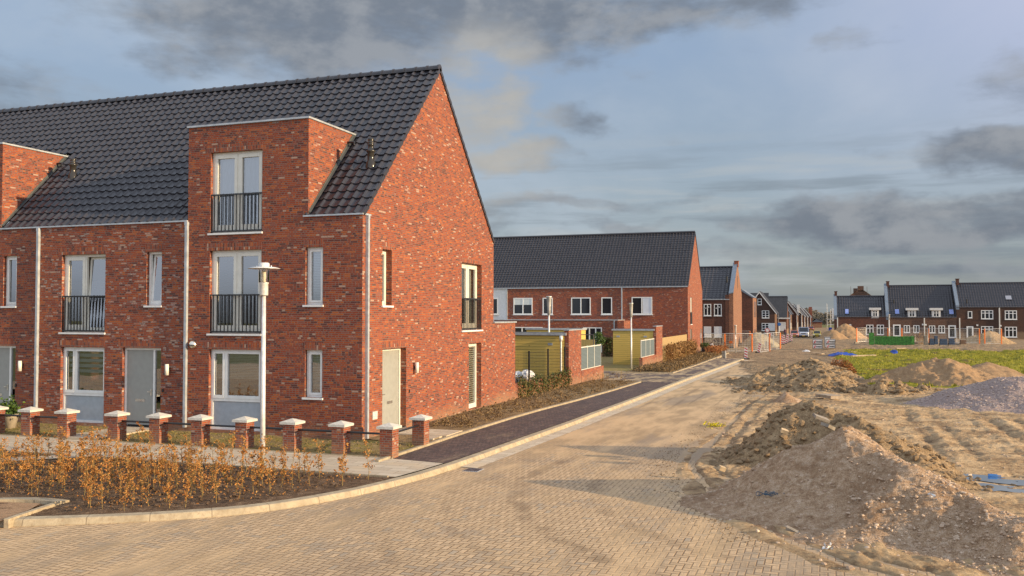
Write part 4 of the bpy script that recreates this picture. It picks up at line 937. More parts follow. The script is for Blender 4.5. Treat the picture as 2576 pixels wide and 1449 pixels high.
GA = [('door', 22.40, 23.90, .10, 2.43, dict(side=-.14, handle=-1, slot=True)), ('win', 22.37, 22.95, 3.66, 5.25, {}), ('french', 28.17, 30.05, 2.86, 5.20, {}), ('win', 28.83, 30.01, .08, 2.39, dict(cur='blind', sill=False))]
hA = terrace_house('end_terrace_house', 'red brick end house with a tall sunlit gable and a square brick dormer', -17.46, -11.73,
    [('win', -16.68, -14.93, .12, 2.41, dict(lights=(1, 2.9), panel=.98, cur='venetian', sill=False)), ('french', -16.68, -14.93, 2.86, 5.24, {}), ('french', -16.68, -14.93, 5.74, 8.07, dict(cur=True)),
     ('win', -13.50, -12.95, 1.13, 2.43, dict(cur='blind')), ('win', -13.50, -12.95, 3.67, 5.26, dict(cur='blind'))], (-17.46, -13.43), GA)
FB = lambda s, tl=True: [('win', -22.16+s, -20.47+s, .12, 2.41, dict(lights=(1, 2.9), panel=.98, cur='stripes', sill=False)), ('french', -22.16+s, -20.47+s, 2.86, 5.24, dict(tilt=1) if tl else {}),
      ('door', -19.79+s, -18.37+s, .10, 2.42, dict(side=.24)), ('win', -18.93+s, -18.38+s, 3.67, 5.26, dict(tilt=0, sash=.0) if tl else {})]
hB = terrace_house('mid_terrace_house', 'red brick middle house with white blooms on its wall and a tilted open window', -23.08, -17.46, FB(0))
hC = terrace_house('terrace_house', 'red brick house cut by the left edge, with a sunlit dormer cheek beside its flue', -28.70, -23.08, FB(-5.62, False)+[('french', -27.9, -26.15, 5.74, 8.07, dict(cur=True))], (-28.70, -24.67))
hD = terrace_house('terrace_house', 'house of which only a strip of darker roof shows at the far left', -34.32, -28.70, FB(-11.24, False))
flue(hA, -12.30, 22.72, 7.72, .78); flue(hC, -23.60, 23.0, 8.0, .62)
downpipe(hA, -17.50, -17.42, YF-.09, YF-.004, .15, 6.10); downpipe(hB, -23.12, -23.04, YF-.09, YF-.004, .15, 6.10)
b = MB(); b.tube([(-13.42, 23.35, 8.55), (-13.20, 23.35, 8.55), (-13.20, 23.35, 8.46)], .035, 8); b.build('overflow_spout', M['black'], hA)
b = MB(); b.tube([(-24.66, 23.35, 8.55), (-24.44, 23.35, 8.55), (-24.44, 23.35, 8.46)], .035, 8); b.build('overflow_spout', M['black'], hC)
wall_lamp(Face('G', -11.73), 24.42, 1.80, 'pale cylinder lamp on the sunlit gable right of the side door')
wall_lamp(Face('F', YF), W(668, 1465, YF-.1)[0], 1.80, 'pale cylinder lamp on brick right of the grey door with the white letter plate')
wall_lamp(Face('F', YF), W(80, 1457, YF-.1)[0], 1.80, 'pale cylinder lamp on brick at the left edge, left of a drainpipe')
# round stainless lamp by the drainpipe
t = thing('bulkhead_lamp', 'round stainless steel lamp on the brick right of the second drainpipe', 'lamp', (W(773, 1378, YF)[0], YF, W(773, 1378, YF)[1]))
b = MB(); n = 12
V = []
for i in range(7):
    a = i/6*math.pi/2
    V.append([(t.location.x+.115*math.cos(a)*math.cos(2*math.pi*k/20), YF-.01-.10*math.sin(a), t.location.z+.115*math.cos(a)*math.sin(2*math.pi*k/20)) for k in range(20)])
for i in range(6):
    for k in range(20): b.poly([V[i][k], V[i][(k+1) % 20], V[i+1][(k+1) % 20], V[i+1][k]], True)
b.build('lamp_cover', M['metal'], t); b = MB(); b.box(t.location.x-.10, t.location.x+.10, YF-.125, YF-.09, t.location.z-.035, t.location.z-.012); b.build('shade_slot', M['black'], t)
# small plate with two lines of lettering by the side door, door bells
t = thing('house_plate', 'small grey engraved plate low on the gable left of the side door', 'sign', (-11.73, 21.93, .63))
b = MB(); b.box(-11.726, -11.70, 21.79, 22.07, .52, .74); b.build('plate', M['galv'], t)
b = MB()
for z in (.68, .63, .57):
    y = 21.83
    while y < 22.0: l = random.uniform(.02, .05); b.box(-11.70, -11.698, y, y+l, z-.010, z+.010); y += l+.012
b.build('lettering', M['whitep'], t)
for nm, fc, a, z in (('door_bell', Face('F', YF), W(652, 1547, YF)[0], 1.18), ('door_bell', Face('F', YF), W(64, 1533, YF)[0], 1.18), ('door_bell', Face('G', -11.73), 24.1, 1.12)):
    b = MB(); fc.b(b, a-.03, a+.03, -.02, 0, z-.05, z+.05); o = b.build(nm, M['black'], None); tag(o, {0: 'tiny black door bell'}.get(0)+(' on the sunlit gable' if fc.o == 'G' else ' beside the grey door with a white letter plate' if a > -20 else ' beside the cut-off door at the left edge'), 'door bell', 'door bells')

# ------------------------------------------------------------------ brick piers with rails
def pier(x, y, label):
    t = thing('brick_pier', label, 'pier', (x, y, 0), 'low brick piers along the front gardens'); b = MB(); b.box(x-.165, x+.165, y-.165, y+.165, -.12, .70); b.build('shaft', M['brick_pier'], t)
    b = MB(); c = .225; b.box(x-c, x+c, y-c, y+c, .70, .755)
    for k in range(4):
        P4 = [(x-c, y-c, .7552), (x+c, y-c, .7552), (x+c, y+c, .7552), (x-c, y+c, .7552)]; b.poly([P4[k], P4[(k+1) % 4], (x, y, .835)])
    b.build('cap', M['concrete'], t, bevel=0); return t
PX = [-22.25, -20.96, -19.65, -17.92, -16.55, -15.22, -13.87, -12.47, -11.10, -9.80]
ordn = ['cut by the left edge', 'second from the left edge', 'left of the gap without rail', 'right of the gap without rail', 'just left of the second drainpipe', 'just right of the second drainpipe', 'directly left of the near lamp', 'directly right of the near lamp', 'second from the street corner', 'at the street corner']
for i, x in enumerate(PX): pier(x, 19.07, 'brick pier with white pyramid cap, '+ordn[i])
pier(-9.86, 20.95, 'red brick pier with a white pyramid cap set back beside the dark pavement')
def rail(x0, y0, x1, y1, label):
    b = MB(); b.tube([(x0, y0, .56), (x1, y1, .56)], .026, 10); tag(b.build('rail', M['black'], None), label, 'rail', 'black rails between the piers')
for i in range(len(PX)-1):
    if i == 2: continue
    rail(PX[i]+.165, 19.07, PX[i+1]-.165, 19.07, 'black tube rail ending at the pier '+ordn[i+1])
rail(-9.80, 19.235, -9.86, 20.785, 'black tube rail running back from the corner pier to the set-back pier')

# ------------------------------------------------------------------ street lamps
def street_lamp(x, y, label, h=4.54, disc=True, z0=0.):
    t = thing('street_lamp', label, 'street lamp', (x, y, z0), 'white street lamps'); c = (x, y, z0)
    b = MB(); b.lathe(c, [(.0, -.1), (.055, -.1), (.053, 1.2), (.044, h-.60), (.0, h-.60)], 20); b.build('pole', M['galv'], t)
    if disc:
        b = MB(); b.lathe(c, [(.0, h-.72), (.088, h-.72), (.092, h-.70), (.092, h-.47), (.105, h-.45), (.105, h-.43), (.0, h-.43)], 24); b.build('collar', M['galv'], t)
        b = MB(); b.lathe(c, [(.105, h-.44), (.115, h-.40), (.118, h-.14), (.118, h-.13)], 24); b.build('lamp_glass', M['glass_lamp'], t)
        b = MB(); b.lathe(c, [(.0, h-.43), (.045, h-.42), (.035, h-.36), (.045, h-.34), (.045, h-.17), (.0, h-.14)], 16); b.build('lamp_bulb', M['bulb'], t)
        b = MB(); b.lathe(c, [(.118, h-.125), (.25, h-.112), (.342, h-.135), (.345, h-.125), (.26, h-.098), (.12, h-.098)], 40)
        b.lathe(c, [(.118, h-.098), (.118, h-.02), (.10, h), (.0, h+.004)], 24)
        for k in range(4): a = k*math.pi/2+.4; b.lathe((x+.155*math.cos(a), y+.155*math.sin(a), z0), [(.0, h-.10), (.014, h-.10), (.014, h-.06), (.0, h-.06)], 8)
        b.build('lamp_hood', M['galv'], t)
    else:
        b = MB(); b.lathe(c, [(.0, h-.95), (.085, h-.95), (.085, h-.52), (.10, h-.50), (.12, h-.06), (.145, h-.05), (.145, h), (.0, h)], 24); b.build('lamp_head', M['galv'], t)
    return t
street_lamp(-11.62, 16.62, 'nearest white street lamp with a wide disc hood, standing in the beech bed')
x2 = W(2196, 1300, 43.5)[0]; street_lamp(x2, 43.5, 'white lamp post with a cup-shaped head rising behind the first yellow shed', 4.45, False, tz(43.5))
street_lamp(-12.45, 59.9, 'white lamp post with a slim head in front of the second yellow shed', 4.45, False, tz(60))
street_lamp(W(2942, 1300, 93)[0], 93, 'short orange-lit post lamp before the zinc-edged brick house', 2.75, False, tz(93))

# ------------------------------------------------------------------ beech saplings
def leaf_cloud(mb, pts, s0, s1, fold=True):
    for p in pts:
        s = random.uniform(s0, s1); d = Vector((random.gauss(0, 1), random.gauss(0, 1), random.gauss(-.3, .7))).normalized(); u = d.cross(Vector((random.gauss(0, 1), random.gauss(0, 1), random.gauss(0, 1)))).normalized(); p = Vector(p)
        w_ = .32*s; n_ = d.cross(u)*.18*s
        mb.poly([p, p+d*s*.45+u*w_+n_, p+d*s]); mb.poly([p, p+d*s, p+d*s*.45-u*w_+n_])
def sapling(h, seed):
    random.seed(seed); st = MB(); lf = MB(); pts = []; x = y = 0.; P = [(0, 0, -.06)]; n = 7
    lx, ly = random.uniform(-.09, .09), random.uniform(-.09, .09)
    for i in range(1, n+1): x += lx/n+random.uniform(-.022, .022); y += ly/n+random.uniform(-.022, .022); P.append((x, y, h*i/n))
    st.tube(P, [.007*(1-i/(n+1.3)) + .0015 for i in range(n+1)], 5)
    dens = random.choice((1.2, .9, .6, .3, .8))
    for k in range(random.randint(11, 17)):
        i = random.uniform(1.2, n-.2); a = P[int(i)]; b_ = P[min(n, int(i)+1)]; f = i-int(i); s = Vector(a).lerp(Vector(b_), f); an = random.uniform(0, 6.28); L = random.uniform(.10, .26)*(1.15-i/n*.6)
        e = s+Vector((math.cos(an)*L*.7, math.sin(an)*L*.7, L*random.uniform(.4, .9))); m_ = s.lerp(e, .5)+Vector((random.uniform(-.02, .02), random.uniform(-.02, .02), -.01))
        st.tube([s, m_, e], [.0032, .0025, .0012], 4, False)
        for q_ in range(int(random.randint(7, 17)*dens)): f = random.random(); pts.append(m_.lerp(e, f) + Vector((random.gauss(0, .012), random.gauss(0, .012), random.gauss(0, .014))))
    for q_ in range(int(30*dens)): i = random.uniform(1, n-.05); a = P[int(i)]; b_ = P[int(i)+1]; pts.append(Vector(a).lerp(Vector(b_), i-int(i))+Vector((random.gauss(0, .018), random.gauss(0, .018), 0)))
    leaf_cloud(lf, pts, .030, .062)
    t = st.build('beech_sapling', M['twig'], None); lf.build('leaves', M['beech'], t)
    return t
protos = [sapling(h, 100+i) for i, h in enumerate((.50, .78, .92, .64, 1.02, .46, .86, .74, .58, .96, .40, .84))]
random.seed(5)
spots = []
def inbed(x, y): return y > 11.5 and y < 16.55 and x < kerb_in(y)-.35-(.5 if y < 12 else 0) and not (x < -12.6 and y < 12.75) and not (abs(x+y*1.05-.3+0.0) < .0)
for row in range(11):
    y = 12.35+row*.40
    x = -17.5
    while x < -8.6:
        xx_, yy_ = x+random.uniform(-.12, .12), y+random.uniform(-.10, .10); x += random.uniform(.27, .52)
        if not inbed(xx_, yy_): continue
        if -xx_+0 > 16.3 and abs((xx_+16.7)*.67-(yy_-16.7)*.74) < .45: continue      # the diagonal path
        if xx_ > -9.9 and random.random() < .5: continue
        spots.append((xx_, yy_))
for k in range(26): spots.append((random.uniform(-21, -17.9), random.uniform(15.2, 16.6)))
print('saplings', len(spots))
for i, (x, y) in enumerate(spots):
    o = protos[i] if i < len(protos) else dup(random.choice(protos))
    o.location = (x, y, .03); o.rotation_euler = (0, 0, random.uniform(0, 6.28)); s = random.uniform(.72, 1.02)*(.95 if y > 13 else .85); o.scale = (s, s, s)
    tag(o, 'young beech sapling with dry orange leaves in the dark planting bed', 'sapling', 'beech saplings in the corner bed')
# litter on the bed
b = MB(); pts = []
for k in range(2600):
    x, y = random.uniform(-20, -8.6), random.uniform(11.5, 16.6)
    if inbed(x, y): pts.append((x, y, .055+random.uniform(0, .03)))
leaf_cloud(b, pts, .025, .055); tag(b.build('fallen_leaves', M['beech'], None), 'fallen brown beech leaves on the soil of the corner bed', 'leaf litter', kind='stuff')
pts = []; sz = []
for k in range(3000):
    x, y = random.uniform(-20, -8.6), random.uniform(11.45, 16.6)
    if inbed(x, y): pts.append((x, y, .03+random.uniform(0, .03))); sz.append(.01+.035*random.random()**3)
rocks('soil_clods', 'dark soil clods of the corner planting bed', pts, sz, M['bedsoil'])
# low dry ground cover on the soil strips, gravel bits in the gardens
def cover(name, label, n, xr, yr, mtl, s0, s1, h, lf=12):
    b = MB()
    for k in range(n):
        x, y = xr(), yr(); 
        if callable(x): x = x(y)
        for q_ in range(lf):
            an = random.uniform(0, 6.28); r = random.uniform(0, h*1.3); z = tz(y)+.05+random.uniform(0, h)*(1-r/(h*1.6)); leaf_cloud(b, [(x+r*math.cos(an), y+r*math.sin(an), z)], s0, s1)
    return tag(b.build(name, mtl, None), label, 'ground cover', kind='stuff')
cover('ground_cover', 'dry brown ground cover on the soil strip along the sunlit gable', 750, lambda: (lambda y: random.uniform(-11.55, gl(y)-.25)), lambda: random.uniform(24.3, 46), M['dryplant'], .03, .09, .13, 9)
cover('ground_cover', 'dry brown ground cover along the kerb before the second brick gable', 1100, lambda: (lambda y: random.uniform(-11.4, gl(y)-.3)), lambda: 55.3+random.random()**1.3*33, M['dryplant'], .06, .15, .35, 12)
cover('garden_weeds', 'sparse olive weeds in the front gardens behind the brick piers', 700, lambda: random.uniform(-25, -9.9), lambda: 19.2+random.random()*1.9, M['oliveweed'], .02, .05, .03, 6)
pts = []; sz = []
for k in range(1800): pts.append((random.uniform(-25, -9.9), random.uniform(19.0, 21.15), .05+random.uniform(0, .015))); sz.append(.006+.022*random.random()**3)
for k in range(1800): y = random.uniform(21.2, 40); pts.append((random.uniform(-11.6, gl(y)-.1), y, .06+tz(y))); sz.append(.008+.02*random.random()**2)
rocks('garden_gravel', 'gravel bits in the front gardens and beside the gable', pts, sz, M['clod'])
# road dirt: crumbs by the edge of the sand
N = 2200; pts = []; sz = []
for k in range(N):
    i = random.randint(8, 16); a = EDGE[i]; c_ = EDGE[i+1]; f = random.random(); x = a[0]+(c_[0]-a[0])*f-abs(random.gauss(0, .35)); y = a[1]+(c_[1]-a[1])*f+random.gauss(0, .2); pts.append((x, y, -.098+tz(y))); sz.append(.006+.018*random.random()**3)
rocks('road_crumbs', 'crumbs of earth and grit along the sandy edge of the road', pts, sz, M['clod'])
# road drain
t = thing('road_drain', 'black slatted drain grate in the paved road near the corner kerb', 'drain', (-7.50, 18.73, -.097)); b = MB(); b.box(-7.68, -7.32, 18.5, 18.93, -.12, -.092); b.build('frame', M['zinc'], t)
b = MB()
for k in range(7): b.box(-7.66+k*.048, -7.635+k*.048, 18.53, 18.90, -.0918, -.086)
b.build('bars', M['black'], t)

# ------------------------------------------------------------------ between the rows: sheds, garden walls, fences, hedges
GX = -11.73
def shed(name, label, x0, x1, y0, y1, z1, lab=True, depthroof=.14):
    z0 = tz(y0)-.1; t = thing(name, label, 'shed', ((x0+x1)/2, y0, tz(y0)), 'yellow timber garden sheds'); b = MB(); b.box(x0, x1, y0, y1, z0, z1-.12); b.build('walls', M['shed'], t)
    b = MB(); b.box(x0-.06, x1+.06, y0-.06, y1+.06, z1-.12, z1-.02); b.build('roof', M['roofbit'], t); b = MB(); b.box(x0-.08, x1+.08, y0-.085, y0-.06, z1-.13, z1); b.box(x1+.06, x1+.085, y0-.06, y1+.08, z1-.13, z1); b.build('fascia', M['zinc'], t)
    if lab:
        for a in (.13, .80): b = MB(); a = x0+(x1-x0)*a; b.box(a-.12, a+.12, y0-.02, y0-.002, z1-.62, z1-.50); b.build('vent', M['zinc'], t)
    return t
s1 = shed('garden_shed', 'near yellow plank shed seen past the extension wall, black fence posts before it', -15.6, -11.93, 41.66, 44.2, 2.52)
b = MB(); x = W(2243, 1400, 41.5)[0]; b.tube([(x, 41.55, -.1), (x, 41.55, 2.2)], .045, 10); b.lathe((x, 41.55, 2.1), [(.05, 0), (.085, .08), (.085, .28), (0, .28)], 12); b.build('downpipe', M['galv'], s1)
shed('garden_shed', 'yellow plank shed of which only the sunlit side shows beyond the first garden wall', -20.2, -16.15, 60.6, 61.8, 2.45, False)
shed('garden_shed', 'second yellow plank shed behind the slim white lamp post', -14.98, -11.93, 65.4, 68, 2.34)
def garden_wall(label, y_low0, y_low1, y_hi0, y_hi1, ztop, zlow):
    t = thing('garden_wall', label, 'wall', (GX, (y_low0+y_hi1)/2, tz(y_hi0)), 'brick garden walls with louvre panels'); z0 = tz(y_hi0)-.3
    b = MB(); b.box(GX-.22, GX, y_hi0, y_hi1, z0, ztop); b.build('high_wall', M['brick'], t); b = MB(); b.box(GX-.22, GX, y_low0, y_low1, z0, zlow); b.build('low_wall', M['brick'], t)
    b = MB(); b.box(GX-.25, GX+.03, y_hi0-.03, y_hi1+.03, ztop, ztop+.05); b.build('coping', M['zinc'], t)
    n = 3
    for i in range(n):
        a = y_low0+.04+(y_low1-y_low0-.3)*i/n; c_ = y_low0+.04+(y_low1-y_low0-.3)*(i+1)/n; b = MB(); b.box(GX-.13, GX-.09, a+.04, c_-.02, zlow+.03, zlow+1.14)
        p = b.build('louvre_panel', M['louver'], t); b = MB()
        for q0, q1 in ((a, a+.04), (c_-.02, c_)): b.box(GX-.13, GX-.085, q0, q1, zlow, zlow+1.22)
        b.box(GX-.14, GX-.08, a+.05, c_-.03, zlow+1.14, zlow+1.19); b.box(GX-.14, GX-.08, a+.05, c_-.03, zlow, zlow+.03); b.build('panel_frame', M['cream'], p)
garden_wall('brick garden wall with high end pier and grey louvre panels beside the near yellow shed', 44.05, 48.85, 41.66, 44.0, 2.62, .55)
garden_wall('brick garden wall with grey louvre panels and high pier by the second yellow shed', 60.1, 65.3, 65.38, 68.0, 2.52, .47)
# mesh fence with black posts and an ivy hedge at its foot
t = thing('mesh_fence', 'thin wire mesh fence on black posts in front of the near yellow shed', 'fence', (GX-.1, 37.5, 0))
for y in (35.83, 38.56, 41.3):
    b = MB(); b.box(GX-.13, GX-.07, y-.03, y+.03, -.2, 1.86); b.build('post', M['black'], t)
b = MB()
for k in range(40): y = 33.85+k*.2; b.box(GX-.092, GX-.088, y-.002, y+.002, 0, 1.8)
for k in range(9): z = .1+k*.21; b.box(GX-.092, GX-.086, 33.8, 41.6, z-.003, z+.003)
b.build('wire_mesh', M['black'], t)
b = MB(); b.box(GX-.20, GX-.02, 33.78, 41.62, -.25, .62); o = b.build('low_brick_wall', M['brick'], None); tag(o, 'low brick wall overgrown with ivy below the wire mesh fence', 'wall')
def hedge(name, label, x0, x1, y0, y1, h, mtl, n, s0, s1, lf=1, stems=True, hvar=.25):
    t = thing(name, label, 'hedge', ((x0+x1)/2, (y0+y1)/2, tz(y0))); b = MB(); random.seed(int(y0*10)); pts = []
    for k in range(n):
        y = random.uniform(y0, y1); x = random.uniform(x0, x1); hh = h*(1+hvar*(vn(y*1.7)-.5)*2); pts.append((x, y, tz(y)+random.random()**.8*hh))
    leaf_cloud(b, pts, s0, s1); b.build('leaves', mtl, t)
    if stems:
        b = MB()
        for k in range(int((y1-y0)*5)): y = random.uniform(y0, y1); x = random.uniform(x0, x1); b.tube([(x, y, tz(y)-.05), (x+random.uniform(-.1, .1), y+random.uniform(-.1, .1), tz(y)+h*random.uniform(.6, 1.15))], .008, 4, False)
        b.build('stems', M['twig'], t)
    return t
def vn(a): return float(vnoise(np.array([a]), np.array([3.3]))[0])
hedge('ivy_hedge', 'ragged ivy climbing over the low brick wall under the wire fence', GX-.05, GX+.16, 33.95, 41.7, .85, M['ivy'], 2600, .05, .12)
hedge('beech_hedge', 'dry brown hedge in front of the reed fence beside the second gable', GX+.1, GX+.75, 68.4, 82.5, 1.35, M['hedgebeech'], 5200, .09, .19)
hedge('dry_hedge', 'rusty dry hedge between the box trees and the grey post', GX+1.1, GX+2.4, 84, 93, .75, M['rustbush'], 2400, .09, .18)
hedge('dry_shrubs', 'thin bare shrubs at the end of the soil strip beside the side road', GX+.4, GX+2.2, 44.3, 46.3, .55, M['dryplant'], 160, .05, .10)
hedge('climber', 'dark climber on the brick wall left of the second yellow shed', W(2412, 1400, 78.3)[0], W(2450, 1400, 78.3)[0], 78.15, 78.42, 1.7, M['ivy'], 500, .10, .2, stems=False)
b = MB(); b.box(GX-.12, GX-.09, 68.1, 81.45, -.4, 1.62); tag(b.build('reed_fence', M['fence_v'], None), 'tan reed screen fence between the second shed and the second gable', 'fence')
xa, xb = W(2325, 1380, 52)[0], W(2378, 1380, 52)[0]
b = MB(); b.box(xa, xb, 52, 52.05, -.2, W(2340, 1358, 52)[1]); tag(b.build('wooden_fence', M['fence_w'], None), 'short upright-board fence behind the first louvre panels', 'fence')
t = thing('iron_frame', 'thin rusty iron frame standing above the upright-board fence', 'frame', (xb, 51.8, -.15)); zt_ = W(2340, 1339, 51.8)[1]; b = MB(); b.tube([(xa, 51.8, zt_), (xb, 51.8, zt_)], .03, 6); b.build('crossbar', M['limb'], t); b = MB(); b.tube([(xb, 51.8, -.15), (xb, 51.8, zt_)], .03, 6); b.build('upright', M['limb'], t)
def ball_tree(label, x, y, z0, zc, r, pot=True, name='ball_tree'):
    t = thing(name, label, 'potted tree', (x, y, z0)); b = MB(); b.tube([(x, y, z0+.2), (x, y, zc)], .035, 6); b.build('trunk', M['wood'], t); b = MB(); pts = []
    for k in range(700):
        d = Vector((random.gauss(0, 1), random.gauss(0, 1), random.gauss(0, 1))).normalized()*r*random.uniform(.6, 1.05); pts.append((x+d.x, y+d.y, zc+d.z))
    leaf_cloud(b, pts, .08, .14); b.build('crown', M['boxgreen'], t)
    if pot: b = MB(); b.lathe((x, y, z0), [(0, 0), (.20, 0), (.27, .45), (.23, .45), (0, .40)], 12); b.build('pot', M['blackpot'], t)
x, z = W(2392, 1356, 53); ball_tree('small dark ball-crowned tree right of the iron frame', x, 53, -.2, z, .42)
for px, lb in ((2813, 'ball-clipped box tree in a dark planter, left one by the second gable'), (2827, 'ball-clipped box tree in a dark planter, right one by the second gable')):
    x, z = W(px, 1382, 86); t = thing('box_tree', lb, 'potted tree', (x, 86, tz(86)), 'box trees in tall planters'); b = MB(); b.box(x-.16, x+.16, 85.84, 86.16, tz(86)-.05, tz(86)+.62); b.build('planter', M['blackpot'], t)
    b = MB(); pts = [(x+d.x, 86+d.y, z+d.z) for d in (Vector((random.gauss(0, 1), random.gauss(0, 1), random.gauss(0, 1))).normalized()*random.uniform(.2, .30) for k in range(400))]; leaf_cloud(b, pts, .06, .11); b.build('crown', M['boxgreen'], t)
# rubbish bags / wrapped things behind the ivy
for px, py, r, lb in ((2075, 1502, .35, 'left white plastic-wrapped bundle behind the ivy at the extension corner'), (2108, 1498, .38, 'right grey plastic-wrapped bundle behind the ivy at the extension corner')):
    x, z = W(px, py, 36.5); b = MB(); n = 14; V = []
    for i in range(8):
        ph = i/7*math.pi; V.append([(x+r*math.sin(ph)*math.cos(k/n*2*math.pi)*random.uniform(.8, 1.1), 36.5+r*math.sin(ph)*math.sin(k/n*2*math.pi)*random.uniform(.8, 1.1), z-.1+r*.8*math.cos(ph)*random.uniform(.9, 1.1)) for k in range(n)])
    for i in range(7):
        for k in range(n): b.poly([V[i][k], V[i][(k+1) % n], V[i+1][(k+1) % n], V[i+1][k]])
    b.tube([(x, 36.5, -.05), (x, 36.5, z-.3)], r*.7, 8); tag(b.build('wrapped_bundle', M['fabric'], None), lb, 'bundle', 'plastic-wrapped bundles')
# plant pot at the left edge
t = thing('potted_shrub', 'green shrub in a pale clay pot between the first piers at the left edge', 'plant pot', (-22.75, 20.0, .04)); b = MB(); b.lathe((-22.75, 20.0, .04), [(0, 0), (.13, 0), (.22, .40), (.24, .42), (.20, .42), (.0, .36)], 20); b.build('pot', M['pot'], t)
b = MB(); pts = [(-22.75+random.gauss(0, .13), 20+random.gauss(0, .13), .62+random.gauss(0, .14)) for k in range(260)]; leaf_cloud(b, pts, .08, .16); b.build('foliage', M['boxgreen'], t)

# ------------------------------------------------------------------ second row
def far_window(F, parent, a0, a1, z0, z1, cols=1, rows=1, fw=.09, mt='frame', sill=True, name='window', pane='glass_far', proud=.0, top=None, bar=.06):
    """frame standing in the wall face with child panes"""
    b = MB(); d0, d1 = -.035-proud, .03; F.b(b, a0, a0+fw, d0, d1, z0, z1); F.b(b, a1-fw, a1, d0, d1, z0, z1); F.b(b, a0+fw, a1-fw, d0, d1, z0, z0+fw); F.b(b, a0+fw, a1-fw, d0, d1, z1-fw, z1)
    for i in range(1, cols): a = a0+(a1-a0)*i/cols; F.b(b, a-bar/2-.02, a+bar/2+.02, d0+.002, d1, z0+fw, z1-fw)
    zs = [z0+(z1-z0)*i/rows for i in range(1, rows)] if top is None else [z1-(z1-z0)*top]
    for z in zs: F.b(b, a0+fw, a1-fw, d0+.004, d1, z-bar/2, z+bar/2)
    w_ = b.build(name, M[mt], parent); b = MB(); F.quad(b, a0+fw*.5, a1-fw*.5, z0+fw*.5, z1-fw*.5, -.012); b.build('pane', M[pane], w_)
    if sill: b = MB(); F.b(b, a0-.05, a1+.05, -.10, .0, z0-.07, z0-.004); b.build('sill', M['sill'], w_)
    return w_
def far_house(name, label, x0, x1, y0, y1, zb, ze, zr, wall, group=None, tilesz=.3, tiles=True, gable_face=True, yr=None, thick=0, plinth=None, gutter='zinc'):
    t = thing(name, label, 'house', ((x0+x1)/2, y0, zb), group); yr = yr or (y0+y1)/2; b = MB()
    b.poly([(x0, y0, zb-.5), (x1, y0, zb-.5), (x1, y0, ze), (x0, y0, ze)]); b.poly([(x1, y0, zb-.5), (x1, y1, zb-.5), (x1, y1, ze), (x1, yr, zr-.02), (x1, y0, ze)]); b.poly([(x1, y1, zb-.5), (x0, y1, zb-.5), (x0, y1, ze), (x1, y1, ze)]); b.poly([(x0, y1, zb-.5), (x0, y0, zb-.5), (x0, y0, ze), (x0, yr, zr-.02), (x0, y1, ze)])
    b.build('wall', wall, t)
    if tiles: roof_sheet(x0, x1, y0-.02, ze, yr, zr, wd=tilesz, ln=tilesz*1.12, parent=t, amp=1.3)
    else: b = MB(); b.poly([(x0-.1, y0-.25, ze-.15), (x1+.1, y0-.25, ze-.15), (x1+.1, yr, zr), (x0-.1, yr, zr)]); b.build('roof', M['tile_far'], t)
    b = MB(); b.poly([(x0, y1, ze), (x1, y1, ze), (x1, yr, zr), (x0, yr, zr)]); b.build('rear_roof', M['tile_far'], t)
    b = MB(); b.tube([(x0, yr, zr+.03), (x1, yr, zr+.03)], .13, 8); b.build('ridge_cap', M['tile'], t)
    if gutter: b = MB(); b.box(x0, x1, y0-.12, y0+.0, ze-.04, ze+.05); b.build('gutter', M[gutter], t)
    return t
R2Y, R2B, R2R = 81.5, 91.6, 86.55
zb2 = tz(82)
E2 = far_house('end_terrace_house', 'second-row brick end house with sunlit gable beside the reed fence', -17.80, GX, R2Y, R2B, zb2, 5.95, 11.33, M['brick'], 'terrace houses of the second row')
F2 = far_house('terrace_house', 'second-row brick house left of the zinc downpipe behind the lamp posts', -23.55, -17.80, R2Y, R2B, zb2, 5.95, 11.33, M['brick'], 'terrace houses of the second row')
F1 = far_house('terrace_house', 'second-row brick house with window blinds, beside the white house', -29.17, -23.55, R2Y, R2B, zb2, 5.95, 11.33, M['brick'], 'terrace houses of the second row')
G2 = far_house('terrace_house', 'white rendered house peeping out behind the extension of the end house', -35.0, -29.17, R2Y, R2B, zb2, 5.95, 11.33, M['white'], 'terrace houses of the second row')
FF = Face('F', R2Y)
far_window(FF, F1, -28.50, -26.56, 3.42, 5.02, 2); far_window(FF, F1, -25.53, -24.53, 3.42, 5.02, 1)
far_window(FF, F2, -22.70, -20.80, 3.42, 5.02, 2); far_window(FF, F2, -19.76, -18.74, 3.42, 5.02, 1)
w_ = far_window(FF, E2, -16.89, -14.98, 3.42, 5.03, 2); b = MB(); FF.quad(b, -15.85, -15.08, 3.52, 4.93, -.016); b.build('curtain', M['curtain'], w_)
far_window(FF, G2, -31.1, -30.1, 3.42, 5.02, 1)
for p, a0, a1 in ((F1, -28.41, -27.58), (F1, -27.5, -26.65)): b = MB(); FF.quad(b, a0, a1, 4.35, 4.93, -.016); b.build('blind', M['blind'], p)
downpipe(F2, -17.86, -17.76, R2Y-.10, R2Y-.01, 2.95, 5.92); downpipe(G2, -29.22, -29.12, R2Y-.10, R2Y-.01, 2.95, 5.92)
GG = Face('G', GX)
